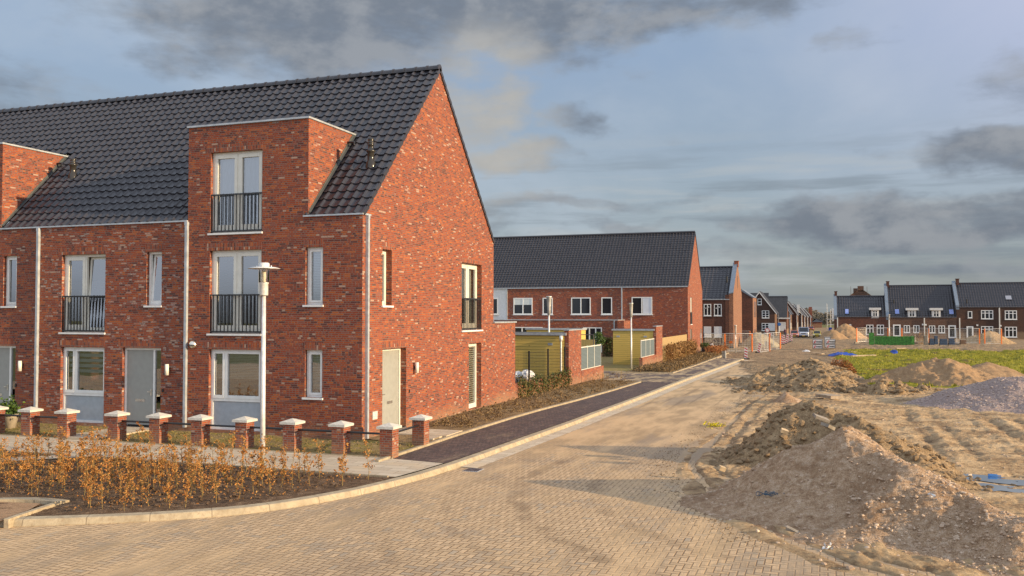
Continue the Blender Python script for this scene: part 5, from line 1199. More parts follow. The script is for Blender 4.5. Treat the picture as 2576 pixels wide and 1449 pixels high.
for a0, a1, z0, z1, k in ((82.95, 83.95, 2.52, 5.02, 'w'), (82.95, 84.0, -.45, 2.05, 'd'), (90.05, 91.0, -.40, 2.0, 'd')):
    b = MB(); GG.b(b, a0, a1, -.012, .05, z0, z1); r = b.build('recess_shade', M['brick_brown'], E2)  # flat dark panel on the wall face, shade of the opening put into its colour
    if k == 'w': b = MB(); GG.b(b, a0, a0+.42, -.05, -.012, z0+1.1, z1-.05); b.build('window', M['cream'], E2); b = MB(); GG.b(b, a0, a1-.02, -.06, -.012, z0, z0+1.1); b.build('railing', M['black'], E2); b = MB(); GG.b(b, a0-.05, a1, -.08, 0, z0-.07, z0); b.build('sill', M['sill'], E2)
    else: b = MB(); GG.b(b, a0+.02, a0+.3, -.03, -.012, z0+.05, z1-.03); b.build('door', M['door'], E2)
verge(GX, R2Y, 5.95, R2R, 11.33, E2); verge(GX, R2B, 5.95, R2R, 11.33, E2)
b = MB(); GG.b(b, 89.6, 89.75, -.14, 0, 1.1, 1.55); b.build('letter_box', M['whitep'], E2)
# single-storey extensions
for p, a0, a1, nm in ((F1, -29.4, -23.55, 'a'), (F2, -23.55, -17.55, 'b')):
    b = MB(); b.box(a0, a1, 78.5, R2Y-.01, zb2-.3, 2.88); b.build('extension', M['brick'], p); b = MB(); b.box(a0-.04, a1+.03, 78.45, R2Y-.02, 2.88, 2.94); b.build('extension_coping', M['zinc'], p)
b = MB(); b.box(-17.54, -16.93, 78.3, R2Y-.01, zb2-.3, 2.86); b.build('party_wall', M['brick'], F2); b = MB(); b.box(-17.9, -17.8, 78.40, 78.49, zb2, 2.86); b.build('downpipe', M['zinc'], F2)
FE = Face('F', 78.5); far_window(FE, F1, -27.6, -24.6, .0, 2.25, 3, sill=False, name='garden_door'); far_window(FE, F2, W(2330, 1, 78.5)[0], W(2404, 1, 78.5)[0], .0, 2.25, 3, sill=False, name='garden_door')

# ------------------------------------------------------------------ third house: zinc-edged parapet gable and its wing
zb3 = tz(105)-.1; x3 = W(2934, 1300, 105)[0]; ze3 = W(2900, 1198, 105)[1]; zr3 = W(2900, 1069, 110.5)[1]; zp3 = W(2900, 1172, 105)[1]
H3 = far_house('corner_house', 'dark red brick house with zinc-edged gable and a brick chimney, windows wrapped in white', x3-12, x3-.43, 105, 116, zb3, ze3, zr3, M['brick_rust'], tilesz=.42, yr=110.5)
b = MB(); P3 = [(104.96, zb3-.4), (116.04, zb3-.4), (116.04, zp3), (110.5, zr3+.55), (104.96, zp3)]
b.poly([(x3, y, z) for y, z in P3]); b.poly([(x3-.46, y, z) for y, z in P3][::-1]); b.poly([(x3-.46, 104.96, zb3-.4), (x3, 104.96, zb3-.4), (x3, 104.96, zp3), (x3-.46, 104.96, zp3)]); b.build('gable_wall', M['brick_lit'], H3)
b = MB(); zz1 = [(x3-.50, 104.9, zp3+.0), (x3+.03, 104.9, zp3+.06), (x3+.03, 110.5, zr3+.62), (x3-.50, 110.5, zr3+.56)]; b.poly(zz1); b.poly([(x3-.50, 104.9, zp3-.1), (x3+.03, 104.9, zp3-.05), (x3+.03, 104.9, zp3+.06), (x3-.50, 104.9, zp3)]); b.poly([(x3-.50, 104.9, zp3-.2), (x3-.50, 104.9, zp3), (x3-.50, 110.5, zr3+.56), (x3-.50, 110.5, zr3+.1)]); b.build('zinc_coping', M['zinc_dull'], H3)
b = MB(); b.box(x3-.90, x3-.47, 104.9, 105.3, zb3, zp3-.21); b.build('pilaster', M['brick_rust'], H3)
xc0, xc1 = W(2938, 1050, 110.5)[0], W(2954, 1050, 110.5)[0]; b = MB(); b.box(xc0, xc1, 110.1, 110.9, zr3, W(2940, 1046, 110.5)[1]); b.box(xc0-.05, xc1+.05, 110.05, 110.95, W(2940, 1046, 110.5)[1], W(2940, 1044, 110.5)[1]); b.build('chimney', M['brick'], H3)
F3 = Face('F', 105.0)
for (l, r, t_, bt, k) in ((2815, 2845, 1216, 1263, 'w'), (2856, 2887, 1216, 1263, 'w'), (2815, 2845, 1306, 1348, 'x'), (2856, 2887, 1306, 1348, 'x')):
    a0, z1 = W(l, t_, 105); a1, z0 = W(r, bt, 105)
    w_ = far_window(F3, H3, a0, a1, z0, z1, 2, 1, .09)
    if k == 'x': b = MB(); F3.quad(b, a0+.05, a1-.05, z0+.05, z1-.05, -.045); b.build('plastic_wrap', M['fabric'], w_)
    else:
        b = MB(); 
        F3.b(b, a0+.2, a0+.3, -.05, -.015, z1-.55, z1-.42); b.build('sticker', M['whitep'], w_); b = MB(); F3.b(b, a1-.33, a1-.23, -.05, -.015, z1-.42, z1-.30); b.build('sticker', M['whitep'], w_)
G3 = Face('G', x3); b = MB(); G3.b(b, 110.3, 110.55, -.03, .02, zr3-2.6, zr3-1.1); b.build('slit_window', M['limb'], H3)
x, z = W(2908, 1122, 107.2); b = MB(); b.tube([(x, 107, z-.3), (x, 107, z+.5)], .09, 8); b.build('flue_pipe', M['black_gloss'], H3)
b = MB(); b.box(x3-12, x3+.01, 104.93, 104.97, zb3-.4, zb3+.35); b.build('plinth', M['limb'], H3)
# wing in front of the street, lower roof falling to the right
yw = 121.; xw0, zt0 = W(2966, 1158, yw); xw1, zt1 = W(3011, 1190, yw); ywb = 127.6
H3b = thing('brick_wing', 'red brick wing with a short zinc roof edge right of the parapet gable', 'building', (xw1, yw, tz(yw)))
b = MB(); zbw = tz(yw)-.4; b.poly([(xw0-5, yw, zbw), (xw1, yw, zbw), (xw1, yw, zt1), (xw0, yw, zt0), (xw0-5, yw, zt0+1.)]); b.poly([(xw1, ywb, zbw), (xw0-5, ywb, zbw), (xw0-5, ywb, zt0+1.), (xw0, ywb, zt0), (xw1, ywb, zt1)]); b.poly([(xw0-5, ywb, zbw), (xw0-5, yw, zbw), (xw0-5, yw, zt0+1.), (xw0-5, ywb, zt0+1.)]); b.build('wall', M['brick_rust'], H3b)
b = MB(); b.poly([(xw1, yw, zbw), (xw1, ywb, zbw), (xw1, ywb, zt1), (xw1, yw, zt1)]); b.build('street_wall', M['brick_lit'], H3b)
b = MB(); b.poly([(xw0-5, yw-.05, zt0+1.05), (xw0, yw-.05, zt0+.05), (xw1+.1, yw-.05, zt1+.02), (xw1+.1, ywb+.05, zt1+.02), (xw0, ywb+.05, zt0+.05), (xw0-5, ywb+.05, zt0+1.05)]); b.poly([(xw0-.2, yw-.06, zt0+.12), (xw1+.1, yw-.06, zt1+.07), (xw1+.1, yw-.06, zt1-.12), (xw0-.2, yw-.06, zt0-.1)]); b.build('roof', M['zinc_dull'], H3b)
Gw = Face('G', xw1)
for a in (123.1, 125.6):
    for z0, z1 in ((zbw+.6, zbw+2.4), (zt1-2.6, zt1-.5)): b = MB(); Gw.b(b, a, a+.8, -.02, .03, z0, z1); b.build('window', M['glass_far'], H3b)

# ------------------------------------------------------------------ the street beyond: gabled houses one behind another
def gable_front_house(name, label, x0, x1, xr, y0, y1, zb, zl, zrt, zr, wall, side, group, win=(), barge=True):
    """gable towards the camera: ridge runs along y above xr"""
    t = thing(name, label, 'house', ((x0+x1)/2, y0, zb), group); b = MB(); pr = [(x0, zb-.6), (x1, zb-.6), (x1, zrt), (xr, zr), (x0, zl)]
    b.poly([(x, y0, z) for x, z in pr]); b.poly([(x, y1, z) for x, z in pr][::-1]); b.poly([(x0, y1, zb-.6), (x0, y0, zb-.6), (x0, y0, zl), (x0, y1, zl)]); b.build('wall', wall, t)
    b = MB(); b.poly([(x1, y0, zb-.6), (x1, y1, zb-.6), (x1, y1, zrt), (x1, y0, zrt)]); b.build('side_wall', side, t)
    sr = (zr-zrt)/(x1-xr); b = MB(); b.poly([(xr, y0-.3, zr+.12), (x1+.45, y0-.3, zrt-.45*sr+.12), (x1+.45, y1, zrt-.45*sr+.12), (xr, y1, zr+.12)]); sl = (zr-zl)/(xr-x0); b.poly([(xr, y0-.3, zr+.12), (xr, y1, zr+.12), (x0-.45, y1, zl-.45*sl+.12), (x0-.45, y0-.3, zl-.45*sl+.12)])
    b.poly([(xr, y0-.3, zr+.12), (x0-.45, y0-.3, zl-.45*sl+.12), (x0-.45, y0-.3, zl-.45*sl-.02), (xr, y0-.3, zr-.02), (x1+.45, y0-.3, zrt-.45*sr-.02), (x1+.45, y0-.3, zrt-.45*sr+.12)]); b.build('roof', M['tile_far'], t)
    if barge:
        b = MB(); e = .20
        b.poly([(xr, y0-.33, zr+.06), (x1+.42, y0-.33, zrt-.42*sr+.06), (x1+.42, y0-.33, zrt-.42*sr-e), (xr, y0-.33, zr-e-.1)]); b.poly([(xr, y0-.33, zr+.06), (xr, y0-.33, zr-e-.1), (x0-.42, y0-.33, zl-.42*sl-e), (x0-.42, y0-.33, zl-.42*sl+.06)]); b.build('barge_boards', M['gutter_white'], t)
    F = Face('F', y0)
    for a0, a1, z0, z1, c, r in win: far_window(F, t, a0, a1, z0, z1, c, r, .10, bar=.09)
    return t
YH = 185.; K = lambda x, y: (2950+x*.1726, 1150+y*.1726)
def KW(x, y, Y): return W(*K(x, y), Y)
zb4 = tz(YH); xr4, zr4 = KW(510, 95, YH); xe4, ze4 = KW(862, 545, YH); xl4, zl4 = KW(395, 250, YH)
wins = []
for (l, t_, r, bt, c, rr) in ((465, 258, 558, 402, 1, 2), (565, 535, 735, 708, 2, 3), (562, 825, 728, 1000, 2, 3)): a0, z1 = KW(l, t_, YH); a1, z0 = KW(r, bt, YH); wins.append((a0, a1, z0, z1, c, rr))
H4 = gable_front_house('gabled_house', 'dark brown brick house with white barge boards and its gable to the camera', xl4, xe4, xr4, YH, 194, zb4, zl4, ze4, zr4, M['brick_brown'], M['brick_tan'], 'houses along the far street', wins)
a0, z1 = KW(728, 825, YH); a1, z0 = KW(868, 1005, YH); b = MB(); b.box(a0, a1, YH-.06, YH-.02, z0, z1); b.build('white_panel', M['gutter_white'], H4)
x, z = KW(972, 560, 194); b = MB(); b.box(x-.3, x-.15, 193.9, 194.05, zb4, z-.5); b.build('downpipe', M['zinc'], H4)
xA = KW(200, 120, 196)[0]; b = MB(); z_ = KW(300, 118, 196)[1]; b.poly([(xA-3, 195, z_-4), (xr4+1, 195, z_-4), (xr4+1, 199, z_), (xA-3, 199, z_)]); b.build('rear_roof', M['tile_far'], H4)
YI = 205.; zb5 = tz(YI); xa, zt = KW(660, 215, YI+5); xb_, ze5 = KW(1138, 705, YI)
H5 = far_house('gabled_house', 'brick house with long dark roof and white door panel beyond the brown gable', xb_-9, xb_, YI, YI+11, zb5, ze5, KW(900, 213, YI+5.5)[1], M['brick_rust'], 'houses along the far street', tiles=False, gutter='gutter_white')
F5 = Face('F', YI); a0, z1 = KW(960, 800, YI); a1, z0 = KW(1122, 1010, YI); b = MB(); b.box(a0, a1, YI-.06, YI-.01, z0, z1); b.build('white_panel', M['white'], H5)
b = MB(); b.box(a0-.1, a1+.9, YI-.9, YI-.3, KW(960, 722, YI)[1]-.05, KW(960, 698, YI)[1]); b.build('canopy', M['gutter_white'], H5)
# receding row
rowd = [(1140, 215, 1212, 560, 222, 'brick_tan'), (1212, 318, 1372, 590, 238, 'brick_rust'), (1372, 380, 1480, 600, 258, 'brick_brown'), (1480, 425, 1550, 640, 280, 'brick_rust'), (1540, 450, 1620, 650, 305, 'brick_tan'), (1600, 480, 1690, 655, 330, 'brick_rust')]
lb5 = ['with a pale street wall, first beyond the white canopy', 'with a dark pointed gable, second beyond the white canopy', 'with a tall white bay window, mid-row on the far street', 'with steep dark roof slope right of the white bay', 'with dark roof, second to last on the far street', 'last of all at the end of the far street']
for i, (l, tp, r, ev, Y, wl) in enumerate(rowd):
    xr_, zr_ = KW(l if i != 1 else l+60, tp, Y); xe_, ze_ = KW(r, ev, Y); w2 = (xe_-xr_) if xe_-xr_ > 2.2 else 2.2
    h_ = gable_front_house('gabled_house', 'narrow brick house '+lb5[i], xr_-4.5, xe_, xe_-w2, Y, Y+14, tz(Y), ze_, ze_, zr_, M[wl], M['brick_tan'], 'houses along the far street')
    if i == 2:
        b = MB(); xq, zq = KW(1378, 395, Y-.5); xq1, zq1 = KW(1432, 590, Y-.5); b.box(xq, xq1, Y-1, Y-.01, zq1, zq); b.build('white_bay', M['gutter_white'], h_)
    for k in range(2):
        b = MB(); yk = Y+3+k*5; b.box(xe_+.005, xe_+.05, yk, yk+1.2, tz(Y)+1, tz(Y)+2.4); b.build('window', M['gutter_white'], h_)
    b = MB(); b.box(xe_-.05, xe_+.12, Y-.15, Y-.02, tz(Y), ze_); b.build('downpipe', M['gutter_white'], h_)
x, z = KW(1690, 545, 345); b = MB(); 
b.box(x-.6, x+.6, 344, 345, tz(345), z+1.5); 
tag(b.build('chimney_stack', M['brick'], None), 'red brick chimney stack at the very end of the far street', 'chimney')
# small lit brick house and wood at the end of the street
x0, z1 = KW(1745, 795, 330); x1, _ = KW(1850, 795, 330); x2_, _ = KW(1905, 795, 338)
t = thing('small_house', 'small orange-lit brick house with a dark roof at the street end', 'house', (x0, 330, tz(330))); b = MB(); b.box(x0, x1+1.5, 330, 338, tz(330)-.5, z1); b.build('wall', M['brick'], t)
zr_ = KW(1745, 725, 334)[1]; b = MB(); b.poly([(x0-.5, 329.5, z1-.1), (x1+2, 329.5, z1-.1), (x1-1., 334, zr_), (x0+1.5, 334, zr_)]); b.poly([(x1+2, 329.5, z1-.1), (x1+2, 338.5, z1-.1), (x1-1., 334, zr_)]); b.poly([(x1+2, 338.5, z1-.1), (x0-.5, 338.5, z1-.1), (x0+1.5, 334, zr_), (x1-1, 334, zr_)]); b.build('roof', M['tile_far'], t)
M['wood_far'] = leaf_mat('bare_wood', [(0, (.11, .10, .09)), (.5, (.16, .145, .12)), (1, (.21, .18, .14))], .9)
b = MB(); random.seed(3); pts = []
for k in range(9000):
    px = random.uniform(3170, 3420) if k % 3 else random.uniform(2900, 4300); Y = random.uniform(520, 640); x = W(px, 1259, Y)[0]; hh = 5.5+3.5*vn(px*.035)+1.5*vn(px*.11); pts.append((x, Y, -2.5+random.random()**.8*hh))
leaf_cloud(b, pts, .8, 1.9); tag(b.build('far_wood', M['wood_far'], None), 'bare brown wood on the horizon at the end of the street', 'wood', kind='stuff')
# house with a broad chimney behind the dark-roofed row
YQ = 215.
t = thing('gabled_house', 'brick gable with a broad chimney rising behind the leftmost dark-roofed house', 'house', (W(3437, 1200, YQ)[0], YQ, tz(YQ)), 'houses behind the dark-roofed row'); xl, zl = W(3404, 1186, YQ); xr_, _ = W(3474, 1186, YQ); xt0, zt_ = W(3429, 1162, YQ); xt1, _ = W(3455, 1162, YQ)
b = MB(); b.poly([(xl-2, YQ, tz(YQ)), (xr_+2, YQ, tz(YQ)), (xr_+2, YQ, zl-1), (xt1, YQ, zt_), (xt0, YQ, zt_), (xl-2, YQ, zl-1)]); b.build('wall', M['brick_tan'], t)
b = MB(); b.poly([(xl-2.2, YQ-.2, zl-1), (xt0-.1, YQ-.2, zt_), (xt0-.1, YQ+9, zt_), (xl-2.2, YQ+9, zl-1)]); b.poly([(xr_+2.2, YQ-.2, zl-1), (xr_+2.2, YQ+9, zl-1), (xt1+.1, YQ+9, zt_), (xt1+.1, YQ-.2, zt_)]); b.build('roof', M['zinc'], t)
b = MB(); b.box(xt0+.1, xt1, YQ, YQ+1.2, zt_-.2, W(3440, 1144, YQ)[1]); b.box(xt0-.8, xt0+.05, YQ+.2, YQ+1, zt_-.8, W(3440, 1153, YQ)[1]); b.build('chimney', M['brick_tan'], t)
for px in (3403, 3468):
    x, z = W(px, 1146, 214); b = MB(); b.tube([(x, 214, tz(214)), (x, 214, z)], .045, 5); tag(b.build('mast', M['limb'], None), 'thin mast %s of the broad chimney behind the row' % ('left' if px < 3440 else 'right'), 'mast', 'thin masts behind the row')

# ------------------------------------------------------------------ right-hand row of new houses
YN = 176.; zbN = tz(YN)-.1; FN = Face('F', YN)
def NW(l, t_, r, bt): a0, z1 = W(l, t_, YN); a1, z0 = W(r, bt, YN); return a0, a1, z0, z1
def row_house(label, l, r, ev, rg, wall, zincx, chim, depth=10):
    x0 = W(l, 1250, YN)[0]; x1 = W(r, 1250, YN)[0]; ze = W(3500, ev, YN)[1]; zr = W(3500, rg, YN+depth/2)[1]
    h = far_house('row_house', label, x0, x1, YN, YN+depth, zbN, ze, zr, wall, 'new houses in the right-hand row', tilesz=.42, gutter='limb')
    xz1 = x0+.55
    b = MB(); b.poly([(x0-.1, YN-.06, ze+.35), (xz1-.1, YN-.06, ze+.35), (xz1-.1, YN+depth/2, zr+.45), (x0-.1, YN+depth/2, zr+.45)]); b.poly([(x0-.1, YN-.06, ze-.4), (xz1-.1, YN-.06, ze-.4), (xz1-.1, YN-.06, ze+.35), (x0-.1, YN-.06, ze+.35)]); b.poly([(x0-.1, YN-.06, ze-.3), (x0-.1, YN+depth/2, zr), (x0-.1, YN+depth/2, zr+.45), (x0-.1, YN-.06, ze+.35)]); b.build('zinc_coping', M['zinc_dull'], h)
    c0, c1, ct = chim; xa, zt_ = W(c0, ct, YN+5); xb2, _ = W(c1, ct, YN+5); b = MB(); b.box(xa, xb2, YN+4.6, YN+5.4, zr-.3, zt_); b.box(xa-.08, xb2+.08, YN+4.5, YN+5.5, zt_, zt_+.1); b.build('chimney', M['brick_rust'], h)
    return h, ze, zr, depth
def nwin(h, l, t_, r, bt, c=2, rr=1, top=None, door=False, mt='frame'):
    a0, a1, z0, z1 = NW(l, t_, r, bt)
    if door: far_window(FN, h, a0, a1, z0, z1, 1, 1, .22, mt, sill=False, name='door', pane='glass_far')
    else: far_window(FN, h, a0, a1, z0, z1, c, rr, .12, mt, top=top, bar=.10)
def on_roof(info, px, py):
    h, ze, zr, dp = info; d = ray(px, py); s = (zr-ze)/(dp/2); t_ = (ze-s*YN-CH)/(d.z-s*d.y); return Vector((0, 0, CH))+d*t_, s
def skylight(info, l, t_, r, bt, m_='skyglass'):
    h = info[0]; P0, s = on_roof(info, l, bt); P1, _ = on_roof(info, r, t_); b = MB(); e = .10
    b.poly([(P0.x, P0.y, P0.z+.14), (P1.x, P0.y, P0.z+.14), (P1.x, P1.y, P1.z+.14), (P0.x, P1.y, P1.z+.14)]); f_ = b.build('roof_window', M['black'], h)
    b = MB(); b.poly([(P0.x+e, P0.y+.1, P0.z+.16+.1*s), (P1.x-e, P0.y+.1, P0.z+.16+.1*s), (P1.x-e, P1.y-.1, P1.z+.16-.1*s), (P0.x+e, P1.y-.1, P1.z+.16-.1*s)]); b.build('pane', M[m_], f_)
M['skyglass'] = mat('roof_window_film', (.24, .32, .66), .25, var=.05); M['skyglass2'] = mat('roof_window_glass', (.30, .32, .38), .1, var=.05)
def dormer(info, l, t_, r, bt):
    h, ze, zr, dp = info; P0, s = on_roof(info, (l+r)/2, bt); Y = P0.y-.02; a0, z1 = W(l+8, t_+9, Y); a1, z0 = W(r-8, bt, Y); F = Face('F', Y); b = MB(); yb = Y+(z1-z0)/s+.5; b.box(a0, a1, Y, yb, z0-.2, z1); d = b.build('dormer', M['gutter_white'], h)
    L, zt_ = W(l, t_, Y); Rr, _ = W(r, t_, Y); b = MB(); b.box(L, Rr, Y-.35, yb+.3, z1, zt_); b.build('dormer_roof', M['gutter_white'], d); far_window(F, d, a0+(a1-a0)*.17, a1-(a1-a0)*.17, z0+.05, z1-.08, 2, 1, .10, top=.36, sill=False, bar=.09)
def pipe(h, px, z1y, name='downpipe', w_=.09): x, z = W(px, z1y, YN); b = MB(); b.box(x-w_, x+w_, YN-.16, YN-.02, zbN, z); b.build(name, M['cream'], h)
i1 = row_house('low brick house with one white dormer, at the left end of the new row', 3338, 3546, 1268, 1185, M['brick_rust'], 0, (3338, 3348, 1167))
i2 = row_house('tan brick house with two white dormers and two doors in the new row', 3546, 3826, 1270, 1144, M['brick_tan'], 0, (3545, 3556, 1127))
i3_ = row_house('two-storey dark brick house at the right end of the new row', 3826, 4230, 1230, 1137, M['brick_brown'], 0, (3823, 3835, 1117))
nwin(i1[0], 3397, 1297, 3405, 1307, 1); nwin(i1[0], 3465, 1299, 3494, 1339, 2, top=.35); nwin(i1[0], 3507, 1299, 3536, 1339, 2, top=.35); skylight(i1, 3379, 1238, 3396, 1260); dormer(i1, 3477, 1231, 3524, 1268); pipe(i1[0], 3350, 1270)
nwin(i2[0], 3572, 1298, 3603, 1346, door=True); nwin(i2[0], 3615, 1301, 3640, 1331); nwin(i2[0], 3653, 1301, 3678, 1331); nwin(i2[0], 3716, 1302, 3741, 1332); nwin(i2[0], 3754, 1302, 3780, 1332); nwin(i2[0], 3793, 1301, 3824, 1352, door=True)
skylight(i2, 3579, 1238, 3598, 1261); skylight(i2, 3796, 1239, 3815, 1262); dormer(i2, 3623, 1232, 3673, 1269); dormer(i2, 3719, 1232, 3771, 1269); pipe(i2[0], 3556, 1270); pipe(i2[0], 3697, 1272); pipe(i2[0], 3838, 1272)
nwin(i3_[0], 3871, 1245, 3889, 1272, 1); nwin(i3_[0], 3924, 1241, 3973, 1276, 3, top=.33); nwin(i3_[0], 4019, 1242, 4068, 1278, 3, top=.33); nwin(i3_[0], 3866, 1305, 3894, 1352, door=True); nwin(i3_[0], 3924, 1305, 3973, 1347, 3, top=.3); nwin(i3_[0], 4019, 1307, 4068, 1349, 3, top=.33); pipe(i3_[0], 3997, 1231); skylight(i3_, 4022, 1184, 4046, 1203, 'skyglass2')
for info, px, py in ((i2, 3575, 1208), (i2, 3812, 1208), (i3_, 3867, 1208)): P0, _ = on_roof(info, px, py+6); b = MB(); b.tube([P0-Vector((0, 0, .2)), P0+Vector((0, 0, .75))], .12, 6); b.build('flue_pipe', M['black_gloss'], info[0])
for h, px, py in ((i2[0], 3691, 1298), (i2[0], 3703, 1299), (i3_[0], 3909, 1301), (i3_[0], 4002, 1303)): x, z = W(px, py, YN); b = MB(); b.box(x-.14, x+.14, YN-.12, YN-.01, z-.14, z+.14); b.build('outside_lamp', M['whitep'], h)
x, z = W(3557, 1257, 168); street_lamp(x, 168, 'slim white lamp post before the party wall of the new row', z-tz(168), False, tz(168))

# ------------------------------------------------------------------ site fences, boards, signs
def place(o, loc, rz=0, label=None, group=None):
    o.location = loc; o.rotation_euler = (0, 0, rz)
    if label: o['label'] = label
    if group: o['group'] = group
    return o
_fence = None
def fence_panel(p0, p1, label, orange=(True, False), h=2.0):
    """one steel mesh panel between two ground points"""
    global _fence
    p0, p1 = Vector(p0), Vector(p1); L = (p1-p0).length; ang = math.atan2(p1.y-p0.y, p1.x-p0.x)
    t = thing('site_fence', label, 'fence', p0, 'steel mesh fence panels on the building site', ang)
    b = MB(); r = .028
    b.tube([(0, 0, .05), (0, 0, h), (L, 0, h), (L, 0, .05)], r, 6); b.tube([(0, 0, .15), (L, 0, .15)], r*.8, 6); b.build('tube_frame', M['galv'], None).parent = t
    b = MB(); n = int(L/.16)
    for i in range(1, n): x = L*i/n; b.box(x-.005, x+.005, -.005, .005, .15, h)
    for k in range(1, 8): b.box(0, L, -.004, .004, .15+k*(h-.15)/8-.004, .15+k*(h-.15)/8+.004)
    b.build('wire_mesh', M['galv'], None).parent = t
    for fl, x in zip(orange, (.0, L)):
        if fl: b = MB(); b.box(x-.06, x+.06, -.06, .06, .05, h-.02); b.build('orange_sleeve', M['orange'], None).parent = t
    b = MB(); b.box(-.35, .35, -.12, .12, -.12, .1); b.build('foot_block', M['greywood'], None).parent = t
    return t
def gp(px, Y, dz=0.): x, _ = W(px, 1300, Y); return (x, Y, tz(Y)-.08+dz)
FP = [(2816, 96, 2898, 94, 'left of the orange post, before the wrapped windows', (0, 0)), (2899, 94, 3008, 95, 'between the orange sleeves, before the zinc-edged gable', (1, 1)), (3010, 95, 3044, 99.5, 'swung open before the grey sand heap', (0, 0)),
      (3040, 92, 3077, 96, 'nearest on the street, beside the leaning striped board', (0, 1)), (3056, 100, 3120, 103, 'at the right end of the grey sand heap', (0, 1)), (2968, 117, 3000, 117, 'far back against the brick wing', (0, 1))]
for a, ya, b_, yb, lb, org in FP: fence_panel(gp(a, ya), gp(b_, yb), 'steel mesh fence '+lb, org, 1.95)
b = MB(); x, y, z = gp(2925, 93.9); b.box(x-.22, x+.12, 93.86, 93.9, z+.95, z+1.2); tag(b.build('notice_board', M['orange'], None), 'small orange notice hung on the mesh fence before the zinc-edged gable', 'notice')
FR = [(3426, 132, 3463, 133), (3463, 133, 3551, 133.4), (3551, 133.4, 3607, 133), (3607, 133, 3660, 133.5), (3660, 133.5, 3711, 133), (3715, 130, 3826, 130), (3826, 130, 3917, 130.5), (3938, 129, 4005, 129.5)]
lf = ['left end, in front of the tall far sand heap', 'behind the left end of the green container', 'behind the middle of the green container', 'right of the green container', 'left of the stacked blue pallets', 'behind the stacked blue pallets', 'before the door of the dark brown house', 'standing before the grey heap at the right end']
for i, (a, ya, b_, yb) in enumerate(FR): fence_panel(gp(a, ya, .25), gp(b_, yb, .25), 'site mesh fence, '+lf[i], (i in (0, 2, 5, 7, 3), i in (6, 7)), 2.05)
def beacon(x, y, label, rz=0., lean=0., h=1.0, w_=.25, z=None):
    z = DH(x, y) if z is None else z
    t = thing('striped_board', label, 'traffic board', (x, y, z), 'red and white striped warning boards', rz); t.rotation_euler = (0, lean, rz)
    b = MB(); b.box(-w_/2, w_/2, -.012, .012, .08, h); b.build('board', M['whitep'], None).parent = t
    b = MB(); n = 4; p = (h-.08)/n
    for k in range(-1, n+1):
        z0 = .08+k*p; poly = [(-w_/2+.01, z0+p*.95), (-w_/2+.01, z0+p*.5), (w_/2-.01, z0+p*.0), (w_/2-.01, z0+p*.45)]
        poly = [(x_, min(max(zz_, .09), h-.01)) for x_, zz_ in poly]
        if max(q_[1] for q_ in poly)-min(q_[1] for q_ in poly) < .03: continue
        b.poly([(x_, -.014, zz_) for x_, zz_ in poly]); b.poly([(x_, .014, zz_) for x_, zz_ in poly])
    b.build('red_stripes', M['redp'], None).parent = t
    b = MB(); b.box(-.3, .3, -.16, .16, -.06, .08); b.build('foot', M['rubber'], None).parent = t; return t
x, _ = W(2984, 1400, 79); beacon(x, 79, 'striped board standing upright at the far end of the kerb', h=1.0, w_=.27)
x, _ = W(3033, 1380, 90.5); beacon(x, 90.5, 'striped board leaning to the right in front of the open fence panel', lean=.18, h=.98, w_=.27)
for k, (px, Y) in enumerate(((3128, 122), (3138, 125), (3146, 131), (3154, 136), (3164, 142))): x, _ = W(px, 1350, Y); beacon(x, Y, 'striped board, %s of the row left of the parked orange car' % ['first', 'second', 'middle one', 'fourth', 'last'][k], h=1.25, w_=.30, lean=.1*(-1)**k)
def round_sign(x, y, z0, zc, r, label, ring, face, cat='road sign'):
    t = thing('road_sign', label, cat, (x, y, z0)); b = MB(); b.tube([(x, y+.04, z0-.2), (x, y+.04, zc)], .04, 8); b.build('post', M['galv'], t)
    def disc(rr, yy_): return [(x+rr*math.cos(2*math.pi*k/24), yy_, zc+rr*math.sin(2*math.pi*k/24)) for k in range(24)]
    b = MB(); A, B = disc(r, y-.01), disc(r, y+.02); b.poly(A); b.poly(B[::-1])
    for k in range(24): b.poly([A[k], A[(k+1) % 24], B[(k+1) % 24], B[k]])
    b.build('rim', M[ring], t); b = MB(); b.poly(disc(r*.74, y-.014)); b.build('face', M[face], t); return t
x, zc = W(3069, 1321, 108); round_sign(x, 108, tz(108), zc, .26, 'round white traffic sign with a red rim above the mesh fences', 'redp', 'whitep')
x, zc = W(3117, 1297, 150); round_sign(x, 150, tz(150), zc, .28, 'blue traffic sign on a pole left of the white door panel', 'bluesign', 'bluesign')
t = thing('barrier_board', 'horizontal white board with a red block and black arrow behind the mesh fence', 'barrier', gp(3085, 110)); x0, z1 = W(3074, 1330, 110); x1, z0 = W(3097, 1343, 110); b = MB(); b.box(x0, x1, 109.95, 110, z0, z1); b.build('board', M['whitep'], t)
b = MB(); xm = x0+(x1-x0)*.38; b.box(x0+(x1-x0)*.28, xm, 109.93, 109.949, z0, z1); b.build('red_block', M['redp'], t); b = MB(); zm = (z0+z1)/2; b.poly([(xm+.08, 109.94, zm), (xm+.25, 109.94, zm+.16), (xm+.25, 109.94, zm-.16)]); b.box(xm+.25, x1-.03, 109.93, 109.948, zm-.05, zm+.05); b.build('arrow', M['black'], t)
b = MB(); b.box(x0+.05, x0+.12, 109.96, 110.03, tz(110)-.3, z0); b.box(x1-.12, x1-.05, 109.96, 110.03, tz(110)-.3, z0); b.build('legs', M['galv'], t)
x, y, z = gp(2897, 80.5); b = MB(); b.box(x-.22, x+.05, y-.12, y+.12, z-.2, z+.62); o = b.build('grey_bollard', M['greywood'], None); tag(o, 'low grey post at the end of the dry hedge, by the upright striped board', 'post')
b = MB(); b.box(x+.051, x+.13, y-.13, y+.12, z-.2, z+.66); b.build('light_edge', M['concrete'], o).location = (0, 0, 0)
